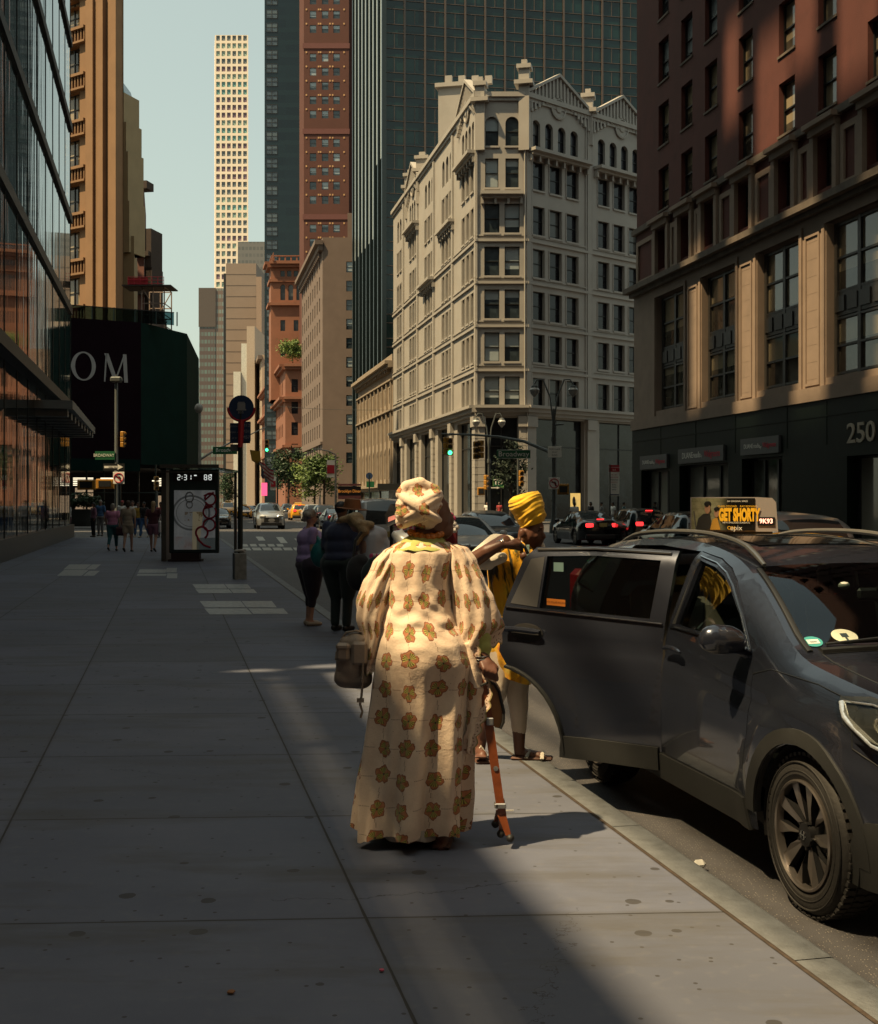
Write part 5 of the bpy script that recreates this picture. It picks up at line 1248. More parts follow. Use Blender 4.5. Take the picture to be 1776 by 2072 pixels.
FW = [(-.64, 1.10), (-.82, 1.24), (-1.02, 1.364), (-1.14, 1.42), (-1.28, 1.460), (-1.475, 1.487), (-1.475, 1.13)]
RA = [(-2.66+.46*math.cos(R(a)), .34+.46*math.sin(R(a))) for a in (78, 62, 46, 30, 16)]
RD = [(-1.562, .405), (-1.562, 1.530), (-2.1, 1.545), (-2.52, 1.532), (-2.585, 1.46), (-2.645, 1.20), (-2.665, 1.05), (-2.65, .90)]+RA+[(-2.205, .405)]
RW = [(-1.66, 1.145), (-1.655, 1.475), (-2.1, 1.492), (-2.42, 1.48), (-2.40, 1.17)]
def grow(poly, d):
    c = (sum(p[0] for p in poly)/len(poly), sum(p[1] for p in poly)/len(poly)); out = []
    n = len(poly)
    for i in range(n):
        a, b, e = Vec(poly[i-1]), Vec(poly[i]), Vec(poly[(i+1) % n]); d1 = (b-a).normalized(); d2 = (e-b).normalized(); nn = (Vec((d1.y, -d1.x))+Vec((d2.y, -d2.x)))
        nn = nn.normalized() if nn.length > 1e-6 else Vec((d1.y, -d1.x))
        if (b+nn*.01-Vec(c)).length < (b-Vec(c)).length: nn = -nn
        out.append(tuple(b+nn*d))
    return out
QW = [(-2.86, 1.21), (-2.78, 1.46), (-3.05, 1.455), (-3.28, 1.30), (-3.30, 1.25)]
body, wsc = body_mesh(H, 'body', P_hero, hc, GL_front, M_plast, .08, sides=(-1,))
mb = panel(H, H.outline(), .034, 0, 1, holes=[grow(FD, .005), grow(RD, .006), QW]); mb.build('side_panel', P_hero, hc, smooth=60, merge=.001)
for wq in H.win: panel(H, wq, .3, -.01, -1).build('side_window', GL_side, hc)
panel(H, QW, .3, -.012, 1).build('side_window', M_carglass, hc)
# front door
fd = panel(H, FD, .036, .0, 1, holes=[FW], thick=.04).build('door', P_hero, hc, smooth=35, merge=.001)
panel(H, FW, .2, -.02, 1).build('window', GL_side, fd)
c = MB(); c.tube([H.side(u, w, .004) for u, w in densify([(-.60, 1.09), (-.81, 1.252), (-1.015, 1.380), (-1.14, 1.438), (-1.29, 1.481), (-1.50, 1.509)], .05, False)], .006, 6); c.tube([H.side(u, w, .006) for u, w in densify([(-.70, 1.098), (-1.53, 1.118)], .08, False)], .009, 6, flat=.6); c.build('chrome_strip', M_chrome, fd)
c = MB(); c.tube([H.side(u, w, .035) for u, w in densify([(-1.27, 1.0), (-1.35, 1.012), (-1.44, 1.01), (-1.50, .998)], .03, False)], [.008]+[.014]*6+[.008], 8); c.build('handle', P_hero, fd, smooth=True)
c = MB(); c.tube([H.side(-1.5, 1.13, -.005), H.side(-1.5, 1.49, -.005)], .022, 6, flat=.5); c.build('pillar_trim', M_plast, fd)
# rear door, swung open round its front edge
rd = bpy.data.objects.new('door', None); COL.objects.link(rd); par(rd, hc)
hx, hy = H.hw(-1.56, .8)-.005, -1.562; M_open = Matrix.Translation((hx, hy, 0)) @ Matrix.Rotation(R(41), 4, 'Z') @ Matrix.Translation((-hx, -hy, 0))
rd.matrix_basis = M_open
def rdp(mb, name, m, **kw): o = bpy.data.objects.new(name, mb.mesh(name, m, kw.get('smooth', False), kw.get('merge', 0))); COL.objects.link(o); o.parent = rd; return o
rdp(panel(H, RD, .045, 0., 1, holes=[RW], thick=.035), 'door_panel', P_hero, smooth=35, merge=.001)
rdp(panel(H, RW, .2, -.018, 1), 'window', clear_glass('car_rear_glass', (.10, .135, .13), 1.5))
qf = [(-2.415, 1.175), (-2.435, 1.478), (-2.53, 1.46), (-2.61, 1.19)]; rdp(panel(H, qf, .1, .003, 1), 'quarter_trim', mat('quarter_satin_grey', (.028, .028, .032), .45, .3))
inn = [(u*.985-.03, w) for u, w in grow(RD, -.025)]
rdp(panel(H, inn, .12, -.045, 1, holes=[grow(RW, .02)], thick=.05), 'inner_trim', M_trimg, smooth=35)
bot = [(-1.58, .30), (-1.58, .43), (-2.195, .43), (-2.21, .36), (-2.215, .30)]; rdp(panel(H, bot, .06, .016, 1, thick=.03), 'cladding', M_clad, smooth=35)
c = MB()
ra2 = [(-2.66+.475*math.cos(R(a)), .34+.475*math.sin(R(a))) for a in range(82, 2, -8)]+[(-2.185, .33)]
c.tube([H.side(u, w, .004) for u, w in ra2], .021, 6, flat=.6); rdp(c, 'arch_cladding', M_clad, smooth=True)
c = MB(); c.tube([H.side(u, w, .008) for u, w in densify([(-1.575, 1.122), (-2.64, 1.166)], .08, False)], .010, 6, flat=.6); rdp(c, 'chrome_strip', M_chrome, smooth=True)
c = MB(); c.tube([H.side(u, w, .006) for u, w in densify([(-1.60, 1.515), (-2.1, 1.531), (-2.50, 1.518)], .06, False)], .012, 6, flat=.7); rdp(c, 'upper_frame_strip', mat('satin_strip', (.22, .22, .23), .3, .8), smooth=True)
c = MB(); c.tube([H.side(u, w, .034) for u, w in densify([(-2.36, 1.032), (-2.44, 1.036), (-2.54, 1.040), (-2.62, 1.036)], .03, False)], [.010]+[.017]*9+[.012], 8); c.tube([H.side(-2.60, 1.036, -.01), H.side(-2.60, 1.036, .034)], .014, 6); c.tube([H.side(-2.38, 1.033, -.01), H.side(-2.38, 1.033, .034)], .012, 6); rdp(c, 'handle', P_hero, smooth=True)
c = MB(); v = [H.side(-2.47+.115*math.cos(a), 1.02+.056*math.sin(a), .005) for a in [i*2*math.pi/24 for i in range(24)]]; c.add(v, [tuple(range(24))]); rdp(c, 'handle_shade_disc', M_leather_d)  # flat dark disc paints the shade of the hollow behind the handle
st_ = Fr((0, 0), d=(0, 1)); a0 = Vec(H.side(-2.36, 1.19, -.012)); b0_ = Vec(H.side(-2.23, 1.186, -.012)); dd = (b0_-a0).normalized(); nn_ = Vec((1, 0, 0)); nn_ = (nn_-dd*nn_.dot(dd)).normalized(); 
c = MB(); c.add([a0, b0_, b0_+Vec((0, 0, .040)), a0+Vec((0, 0, .040))], [(0, 1, 2, 3)]); rdp(c, 'warning_sticker', mat('sticker_orange', (.62, .20, .03), .5, var=.05))
rdp(textmesh('YOU WILL BE RECORDED', .0125, M=frame_M(a0+dd*.072+Vec((0, 0, .02))+Vec((.002, 0, 0)), dd, nn_)), 'sticker_lettering', M_frame_k)
c = MB(); a1_ = Vec(H.side(-2.36, 1.39, -.012)); c.add([a1_, a1_+Vec((0, .07, 0)), a1_+Vec((0, .07, .055)), a1_+Vec((0, 0, .055))], [(0, 1, 2, 3)]); rdp(c, 'notice_sticker', mat('sticker_pale', (.12, .2, .2), .5))
# dark jambs, sill, arches
lin = [(-.9, .30), (-.9, 1.1)]
c = MB()
jm = grow(RD, .02); k0 = [H.side(u, w, -.01) for u, w in densify(jm, .06)]; k1 = [(p[0]-.10, p[1], p[2]) for p in k0]; n = len(k0); c.add(k0+k1, [(i, (i+1) % n, n+(i+1) % n, n+i) for i in range(n)])
jm = grow(FD, .006); k0 = [H.side(u, w, -.003) for u, w in densify(jm, .06)]; k1 = [(p[0]-.03, p[1], p[2]) for p in k0]; n = len(k0); c.add(k0+k1, [(i, (i+1) % n, n+(i+1) % n, n+i) for i in range(n)])
c.build('door_jamb', M_leather_d, hc)
sill = [(-.46, .255), (-.50, .40), (-1.55, .40), (-2.18, .40), (-2.25, .255)]; panel(H, sill, .07, .014, 1, thick=.05).build('sill_cladding', M_clad, hc, smooth=35)
for cx, a0, a1 in ((0, -2, 178), (-H.wb, 2, 182)):
    ring = arc((cx, .34), .475, a0, a1, 22)+arc((cx, .34), .408, a1, a0, 22); panel(H, ring, .06, .012, 1, thick=.04).build('arch_cladding', M_clad, hc, smooth=35)
    c = MB(); M_ = Matrix.Translation((H.W/2-.38, cx, .34)) @ Matrix.Rotation(R(90), 4, 'Y')
    n = 28; vs = []
    for zz in (-.30, .34):
        for i in range(n+1): a = math.pi*1.15*i/n-math.pi*.075; vs.append((H.W/2-.38+zz, cx+.412*math.cos(a), .34+.412*math.sin(a)))
    c.add(vs, [(i, i+1, n+2+i, n+1+i) for i in range(n)]+[tuple(range(n+1))]); c.build('wheel_house', M_leather_d, hc)
bum = [(.30, .24), (.36, .42), (.46, .52), (.70, .56), (.93, .56), (.915, .40), (.80, .25)]; panel(H, bum, .07, .01, 1, thick=.03).build('bumper_cladding', M_clad, hc, smooth=35)
# panel gaps
c = MB()
c.tube([H.side(u, w, .0015) for u, w in densify([(.30, .96), (.36, .80), (.62, .70), (.90, .66)], .05, False)], .0028, 5)
c.tube([H.side(u, w, .0015) for u, w in densify([(-.505, .99), (-.36, 1.03), (0, 1.01), (.28, .97)], .05, False)], .0028, 5)
c.build('panel_gap', M_frame_k, hc)
# bonnet seam and wind-screen edge on the upper surface
def top_pt(u, q, off=0.):
    i = min(range(len(H.top)), key=lambda j: abs(H.top[j][0]-u)+(9 if H.top[j][1] < .8 else 0)); w = H.topz(u); h = H.hw(u, w); e = 1-q*q
    t = max(0, min(1, (u-H.uf+.5)/.5)); wsb = .10*e*H.wsb if H.ws[0] < u < H.ws[1] else 0
    return Vec((q*h, u+H.bow*t*e+wsb, w+.02*e*min(1, max(0, (w-.85)/.3))+off))
c = MB()
for q in (.86, -.86): c.tube([top_pt(u, q, .001) for u in [-.27+i*.1 for i in range(11)]], .004, 5)
c.tube([top_pt(-.28, q, .001) for q in [-.86+i*.172 for i in range(11)]], .006, 5); c.build('bonnet_gap', M_frame_k, hc)
c = MB(); c.tube([top_pt(u, .928, .004) for u in [-.30-i*.08 for i in range(10)]], .016, 6, flat=.6); c.tube([top_pt(u, -.928, .004) for u in [-.30-i*.08 for i in range(10)]], .016, 6, flat=.6)
c.tube([top_pt(-.30, q, .006) for q in [-.86+i*.172 for i in range(11)]], .028, 6, flat=.5); c.build('windscreen_seal', M_plast, hc, smooth=True)
c = MB(); vs = []
for u in (-1.42, -1.6, -1.8, -2.0, -2.15):
    for j in range(9): vs.append(top_pt(u, -.62+1.24*j/8, .006))
c.add(vs, [(i*9+j, i*9+j+1, (i+1)*9+j+1, (i+1)*9+j) for i in range(4) for j in range(8)]); c.build('sunroof', mat('sunroof_glass', (.008, .008, .010), .05, spec=.8), hc, smooth=True)
for q in (.86, -.86):
    c = MB(); us = [-1.04-i*.115 for i in range(19)]
    c.tube([top_pt(u, q, .008+.032*min(1, (i+.3)/2.5, (18.3-i)/2.5)) for i, u in enumerate(us)], [.013]+[.019]*17+[.013], 8, flat=.8); c.build('roof_rail', mat('rail_silver', (.30, .29, .27), .35, .7), hc, smooth=True)
c = MB(); a = top_pt(-2.95, .1, .0); c.tube([a, a+Vec((0, -.02, .03))], [.03, .016], 8); c.tube([a+Vec((0, -.0, .02)), a+Vec((0, -.05, .19))], .004, 5); c.build('aerial', M_plast, hc)
# mirror
mp = Vec((H.hw(-.72, 1.10)+.15, -.60, 1.145))
blob('mirror', [('e', mp, (.125, .075, .075)), ('e', mp+Vec((.035, .0, .008)), (.085, .068, .070)), ('e', mp+Vec((-.06, .0, -.01)), (.07, .065, .062)), ('c', mp+Vec((-.10, -.02, -.05)), .028, mp+Vec((-.17, -.03, -.085)), .03)], P_hero, hc, .010, 4)
# wiper
c = MB(); c.tube([top_pt(-.33, .80, .02), top_pt(-.345, .40, .035), top_pt(-.36, -.10, .03)], .011, 6, flat=.6); c.tube([top_pt(-.31, .35, .02), top_pt(-.345, .30, .045)], .016, 6); c.build('wiper', M_plast, hc)
# headlight
HLP = [(.17, .985), (.30, 1.0), (.60, .965), (.76, .92), (.86, .87), (.875, .80), (.80, .765), (.66, .775), (.46, .81), (.28, .885)]
hd = panel(H, HLP, .05, .004, 1).build('headlight', M_frame_k, hc)
c = MB(); M_hl1 = mat('reflector_chrome', (.95, .95, .88), .15, .8, var=.3, vs=60)
c.tube([H.side(u, w, .014) for u, w in densify([(.215, .968), (.285, .915), (.47, .835), (.66, .80), (.80, .79), (.86, .81)], .03, False)], .017, 6, flat=.6)
c.tube([H.side(u, w, .012) for u, w in densify([(.215, .972), (.36, .975), (.62, .94), (.76, .90)], .03, False)], .009, 6, flat=.6); c.build('light_strip', M_hl1, hd, smooth=True)
c = MB(); c.ell(H.side(.46, .90, .004), (.012, .055, .038), 12); c.ell(H.side(.68, .865, .004), (.012, .05, .04), 12); c.build('reflector', mat('lamp_inner', (.45, .42, .36), .2, .8, var=.8, vs=90), hd, smooth=True)
c = MB(); c.ell(H.side(.61, .86, .006), (.012, .022, .02), 8); c.build('indicator', mat('lamp_amber', (.35, .06, .02), .3), hd, smooth=True)
panel(H, HLP, .05, .026, 1).build('lens', clear_glass('lens_glass', (.85, .88, .88), 1.2), hd, smooth=True)
c = MB(); c.box((0, H.uf+.05, .60), (1.0, .08, .34), bev=.03); c.build('grille', M_plast, hc)
# far-side lamps, plate, underbody
c = MB(); c.box((0, -1.35, .26), (1.5, 3.7, .06)); c.box((-.70, -1.3, .32), (.08, 1.9, .10)); c.build('underbody', M_leather_d, hc)
c = MB(); c.box((0, H.ur-.06, .9), (.32, .03, .16)); c.build('number_plate', M_plate_, hc)
for sg in (1, -1): c = MB(); c.box((sg*.70, H.ur+.10, 1.12), (.12, .2, .42), bev=.04); c.build('tail_lamp', M_tail, hc)
# detailed wheels
def hero_wheel(x, y, sg=1, r=.352, wd=.225):
    M_ = Matrix.Translation((x, y, r)) @ Matrix.Rotation(R(90)*sg, 4, 'Y') @ Matrix.Rotation(R(17), 4, 'Z'); h = wd/2
    c = MB(); c.lathe([(.232, h-.012), (.262, h+.004), (.30, h+.002), (.318, h-.006), (.335, h-.022), (.346, h-.045), (.352, h-.07), (.352, -h+.07), (.335, -h+.02), (.29, -h), (.232, -h)], 56, M=M_, caps=False)
    ty = c.build('tyre', M_tyre, hc, smooth=30)
    c = MB(); N = 54
    for i in range(N):
        a = 2*math.pi*i/N
        for zc, wz, tw in ((h-.044, .046, .0), (h-.092, .034, .02), (-.0, .03, .0), (-h+.08, .04, .02)): c.box((.350, 0, zc), (.016, .026, wz), M=M_ @ Matrix.Rotation(a+tw, 4, 'Z'))
    for rr in (.275, .312): c.lathe([(rr, h+.001), (rr+.002, h+.006), (rr+.006, h+.006), (rr+.008, h+.001)], 56, M=M_, caps=False)
    c.build('tread', M_tyre, ty)
    c = MB(); c.lathe([(.238, h-.03), (.240, h+.004), (.232, h+.010), (.226, h+.004), (.222, h-.03)], 56, M=M_, caps=False)
    rm = c.build('rim', M_rim, hc, smooth=30)
    c = MB(); c.lathe([(.23, h-.10), (.05, h-.085), (.0, h-.085)], 40, M=M_); c.lathe([(.055, h-.04), (.052, h-.012), (.036, h-.006), (.0, h-.006)], 24, M=M_); c.build('rim_back', M_rimd, rm, smooth=30)
    mach = MB(); drk = MB()
    for i in range(5):
        for k_, (poly, z0) in enumerate((([(.045, -.010), (.045, .010), (.220, .066), (.229, .004), (.14, -.012)], h-.010), ([(.060, .010), (.13, .020), (.224, .052), (.229, -.006)], h-.014))):
            A = M_ @ Matrix.Rotation(2*math.pi*(i+.5*k_)/5, 4, 'Z')
            pts = [(p[0], p[1], z0-(.022 if p[0] < .1 else 0)) for p in poly]; low = [(p[0], p[1], h-.05) for p in poly]; n = len(pts)
            mach.add(pts, [tuple(range(n))], 0, A); drk.add([(q[0], q[1], q[2]-.001) for q in pts]+low, [(i_, (i_+1) % n, n+(i_+1) % n, n+i_) for i_ in range(n)], 0, A)
        drk.box((.05, .03, h-.02), (.012, .012, .02), M=A)
    mach.build('spoke', M_rim, rm); drk.build('spoke_side', M_rimd, rm)
    e = MB(); Z = Matrix.Rotation(R(-17), 4, 'Z')
    for q in ((-.012, 0, .006, .034), (.012, 0, .006, .034), (0, 0, .022, .006)): e.box((q[0], q[1], h-.003), (q[2], q[3], .004), M=M_ @ Z @ Matrix.Rotation(R(90), 4, 'Z'))
    e.tube([(.019*math.cos(a), .019*math.sin(a)*1.15, h-.003) for a in [i*.3142 for i in range(21)]], .0022, 5, M=M_ @ Z); e.build('hub_badge', M_chrome, rm)
for y in (0, -H.wb):
    hero_wheel(H.W/2-.125, y, 1)
    wheel_simple(hc, -(H.W/2-.13), y, .35, -1)
# interior
def seat(x, y, rear=False):
    w_ = .25 if not rear else .62
    c = MB(); c.box((x, y, .62), (w_*2, .50, .16), bev=.06); Mb = Matrix.Translation((x, y-.26, .66)) @ Matrix.Rotation(R(14), 4, 'X'); c.box((0, 0, .30), (w_*2*.96, .14, .62), M=Mb, bev=.06)
    if not rear: c.box((0, .0, .71), (.27, .10, .19), M=Mb, bev=.045); c.box((.0, .055, .71), (.14, .02, .15), M=Mb, bev=.01); c.tube([(-.06, 0, .58), (-.06, 0, .66)], .008, 6, M=Mb); c.tube([(.06, 0, .58), (.06, 0, .66)], .008, 6, M=Mb)
    o = c.build('seat', M_leather, hc, smooth=35)
seat(.38, -1.45); seat(-.38, -1.45); seat(0, -2.45, True)
c = MB(); c.box((0, -.62, .93), (1.45, .55, .22), bev=.08); c.box((0, -.40, 1.0), (1.42, .3, .16), bev=.05); c.build('dashboard', mat('dash_dark', (.018, .02, .022), .6), hc, smooth=35)
c = MB(); c.tube([(-.38+.18*math.cos(a), -.92+.06*math.sin(a), 1.0+.17*math.sin(a)) for a in [i*.3142 for i in range(21)]], .014, 6); c.box((-.38, -.90, .98), (.12, .05, .12), bev=.02); c.build('steering_wheel', M_leather_d, hc, smooth=True)
c = MB(); c.box((0, -1.5, .42), (1.45, 2.9, .05)); c.box((-.78, -1.6, .75), (.06, 2.4, .65)); c.box((0, -3.0, .8), (1.3, .06, .7)); c.build('cabin_floor', M_leather_d, hc)
c = MB(); mr = top_pt(-.92, .0, -.10); c.box(mr, (.22, .03, .065), bev=.02); c.tube([mr, mr+Vec((0, .05, .07))], .01, 6); c.build('rear_view_mirror', M_plast, hc, smooth=35)
c = MB(); c.ell(mr+Vec((.22, .06, .05)), (.035, .02, .02), 8); c.ell(mr+Vec((-.1, .07, .08)), (.03, .02, .012), 8); c.build('dash_camera', mat('lens_pale', (.5, .5, .45), .4), hc, smooth=True)
# stickers inside the windscreen: found on the real glass surface
hc.location = Vec((1.595, 5.376, -.15))+Vec((.9767, .2144, 0))*(H.W/2-.015); hc.rotation_euler = (0, 0, R(192.38))
Mw = Matrix.Translation(hc.location) @ Matrix.Rotation(R(192.38), 4, 'Z')
def find_ws(px, py):
    best = None
    for i in range(60):
        for j in range(80):
            u, q = -.36-.62*i/59, -.5+1.4*j/79; p = Mw @ top_pt(u, q); e = math.hypot((p.x/p.y*F+888)-px, (HZ-(p.z-EYE)/p.y*F)-py)
            if best is None or e < best[0]: best = (e, u, q)
    return best[1:]
for nm, px, py, rr, m_ in (('round_sticker', 1707, 1288, .062, mat('sticker_cream', (.72, .74, .56), .5, var=.03, emit=None)), ('round_sticker', 1646, 1300, .046, mat('sticker_teal', (.05, .30, .30), .5))):
    u, q = find_ws(px, py); p = top_pt(u, q, .004); tq = (top_pt(u, q-.03)-top_pt(u, q+.03)).normalized(); tu = (top_pt(u-.03, q)-top_pt(u+.03, q)); tu = (tu-tq*tu.dot(tq)).normalized()
    nrm = tq.cross(tu); nrm = nrm if nrm.z > 0 else -nrm; xs_ = tu.cross(nrm); Ms = frame_M(p, xs_, nrm, tu)
    ox = -1 if False else 1
    c = MB(); c.lathe([(rr, 0), (rr, .0015), (0, .0015)], 36, M=Ms); o = attach(c.build(nm, m_), hc)
    c = MB()
    if rr > .05: c.box((0, .004, .003), (rr*.55, rr*.55, .001), M=Ms); c.box((0, -rr*.62, .003), (rr*.16, rr*.7, .001), M=Ms); attach(c.build('sticker_mark', mat('sticker_slate', (.03, .05, .06), .6)), o)
    else:
        c.box((0, -.004, .003), (rr*1.25, rr*.85, .001), M=Ms); attach(c.build('sticker_mark', mat('sticker_white', (.55, .62, .6), .6)), o)
        c = MB(); [c.box((-rr*.32+i*rr*.07, -.008, .0042), (rr*.035, rr*.22, .0008), M=Ms) for i in range(10)]; attach(c.build('barcode', M_frame_k), o)
# ---------------------------------------------------------------- people: generic figures
def skin(name, c): return mat('skin_'+name, c, .5, var=.08, vs=8)
SK_D, SK_L, SK_M = skin('dark', (.125, .052, .032)), skin('light', (.42, .24, .17)), skin('tan', (.26, .14, .09))
def cloth(name, c, var=.15, **kw): return mat('cloth_'+name, c, .85, var=var, vs=14, sheen=.2, bump=.25, bs=25, **kw)
def figure_parts(h=1.68, girth=1., stride=.0, arms='down', lean=0., sleeve=.5, trouser=.0, skirt=False):
    """Joint positions of a standing or walking figure facing +Y; returns capsule lists for body, top, bottoms, hair, shoes."""
    s = h/1.7; g = girth; hip = .90*s; sh = 1.40*s; L = lambda x, y, z: Vec((x*s, y*s+lean*max(0, z*s-hip), z*s))
    body, top, low, shoe = [], [], [], []
    for sg in (-1, 1):
        st = stride*sg; hipj = L(.09*sg*g, 0, .88); knee = L(.095*sg, st*.5+.02, .49); ank = L(.09*sg, st-.01-(.10 if st < 0 else 0), .09+(.07 if st < 0 else 0)); toe = L(.10*sg, st+.13-(.08 if st < 0 else 0), .035)
        body += [('c', hipj, .085*g*s, knee, .055*s), ('c', knee, .055*s, ank, .036*s), ('c', ank-Vec((0, .02, .03)), .036*s, toe, .028*s)]
        if trouser > 0:
            e = knee.lerp(ank, max(0, (trouser-.5)*2)) if trouser > .5 else hipj.lerp(knee, trouser*2)
            low += [('c', hipj, .105*g*s, knee if trouser > .5 else e, (.075 if trouser > .5 else .09)*s*(.5+.5*g))]
            if trouser > .5: low += [('c', knee, .075*s, e, .062*s)]
        shoe += [('c', ank-Vec((0, .03, .045)), .044*s, toe, .036*s)]
        shj = L(.175*sg*(.6+.4*g), 0, 1.39)
        if arms == 'down': el, wr = L((.235)*sg*(.5+.5*g), -.02-st*.3, 1.12), L(.23*sg*(.5+.5*g), .06-st*.7, .88)
        elif arms == 'front': el, wr = L(.24*sg, -.02, 1.12), L(.12*sg, .24, 1.10)
        elif arms == 'phone': el, wr = (L(.24*sg, .0, 1.12), L(.1*sg, .22, 1.28)) if sg > 0 else (L(.23*sg, -.02, 1.12), L(.22*sg, .05, .88))
        else: el, wr = L(.26*sg, .05, 1.15), L(.28*sg, .2, 1.3)
        hand = wr+(wr-el).normalized()*.09*s
        body += [('c', shj, .055*s, el, .042*s), ('c', el, .042*s, wr, .03*s), ('c', wr, .030*s, hand, .026*s, .7), ('c', wr+Vec((-.02*sg, .02, -.02))*s, .014*s, wr+Vec((-.03*sg, .045, -.06))*s, .011*s)]
        e = shj.lerp(el, min(1, sleeve*2)); top += [('c', shj, .075*s, e, .062*s)]
        if sleeve > .5: top += [('c', el, .062*s, el.lerp(wr, (sleeve-.5)*2), .048*s)]
    pel = L(0, 0, .92); ch = L(0, 0, 1.28); nk = L(0, -.005, 1.45); hd = L(0, .01, 1.595)
    body += [('e', pel, (.16*g*s, .11*g*s, .12*s)), ('e', L(0, 0, 1.08), (.13*g*s, .095*g*s, .16*s)), ('e', ch, (.165*s*(.5+.5*g), .10*s*g, .17*s)), ('c', nk, .052*s, hd, .05*s),
             ('e', hd+Vec((0, .0, .01))*s, (.075*s, .092*s, .108*s)), ('e', hd+Vec((0, .045, -.045))*s, (.052*s, .045*s, .052*s)), ('c', hd+Vec((0, .085, .0))*s, .012*s, hd+Vec((0, .103, -.022))*s, .015*s), ('e', hd+Vec((.076, 0, -.01))*s, (.012*s, .02*s, .03*s)), ('e', hd+Vec((-.076, 0, -.01))*s, (.012*s, .02*s, .03*s))]
    top += [('e', L(0, 0, .98), (.17*g*s, .125*g*s, .12*s)), ('e', L(0, 0, 1.12), (.155*g*s, .115*g*s, .16*s)), ('e', ch, (.185*s*(.5+.5*g), .118*s*g, .165*s)), ('c', L(-.1, 0, 1.40), .055*s, L(.1, 0, 1.40), .055*s)]
    low += [('e', L(0, 0, .90), (.175*g*s, .13*g*s, .11*s))]
    if skirt: low += [('c', L(0, 0, .88), .15*g*s, L(0, .0, .58), .17*g*s)]
    return dict(body=body, top=top, low=low, shoe=shoe, head=hd, s=s, neck=nk)
def hair_parts(kind, hd, s):
    q = [('e', hd+Vec((0, -.012, .035))*s, (.086*s, .100*s, .095*s))]
    if kind == 'bob': q += [('e', hd+Vec((0, -.045, -.03))*s, (.088*s, .07*s, .10*s))]
    if kind == 'long': q += [('c', hd+Vec((0, -.06, 0))*s, .075*s, hd+Vec((0, -.095, -.24))*s, .06*s)]
    if kind == 'cap': q += [('e', hd+Vec((0, .07, .05))*s, (.07*s, .08*s, .015*s))]
    if kind == 'curly': q += [('e', hd+Vec((.07*math.cos(a), -.03+.05*math.sin(a), .03+.05*math.sin(a*2.3)))*s, (.055*s, .055*s, .055*s)) for a in [i*.785 for i in range(8)]]
    return q
def person(name, label, spec, skinm, topm, lowm, hairm, hair, shoem, loc, rz, group=None, vox=.026):
    fp = figure_parts(**spec); t = thing(name, label, 'person', (0, 0, 0), 0, group)
    blob('body', fp['body'], skinm, t, vox*.85); blob('top', fp['top'], topm, t, vox); blob('lower_clothing', fp['low'], lowm, t, vox); blob('hair', hair_parts(hair, fp['head'], fp['s']), hairm, t, vox*.9); blob('shoes', fp['shoe'], shoem, t, vox*.8)
    t.location = loc; t.rotation_euler = (0, 0, rz); return t
C_ = {n: cloth(n, c) for n, c in dict(pink=(.55, .22, .36), navy=(.02, .028, .07), black=(.012, .012, .014), white=(.78, .77, .74), grey=(.16, .16, .16), khaki=(.36, .30, .22), red=(.28, .02, .025), blue=(.04, .12, .28), teal=(.02, .10, .12), maroon=(.06, .012, .02), lav=(.30, .22, .44), yellow=(.5, .3, .04), mauve=(.22, .10, .15), lime=(.42, .46, .10), purple_black=(.016, .008, .022), dgreen=(.008, .018, .018)).items()}
HB, HG, HBl, HR = mat('hair_brown', (.05, .028, .018), .7, var=.3, vs=30), mat('hair_grey', (.25, .22, .19), .7, var=.3, vs=30), mat('hair_blond', (.30, .21, .11), .7, var=.4, vs=30, bump=.6, bs=60), mat('hair_black', (.01, .008, .008), .6)
SH_B, SH_W = mat('shoe_black', (.012, .011, .011), .5), mat('shoe_beige', (.33, .28, .22), .6)
def gp(px, py): Y = Yof(py); return ((px-888)/F*Y, Y, 0)
GW = 'pedestrians on the left pavement'
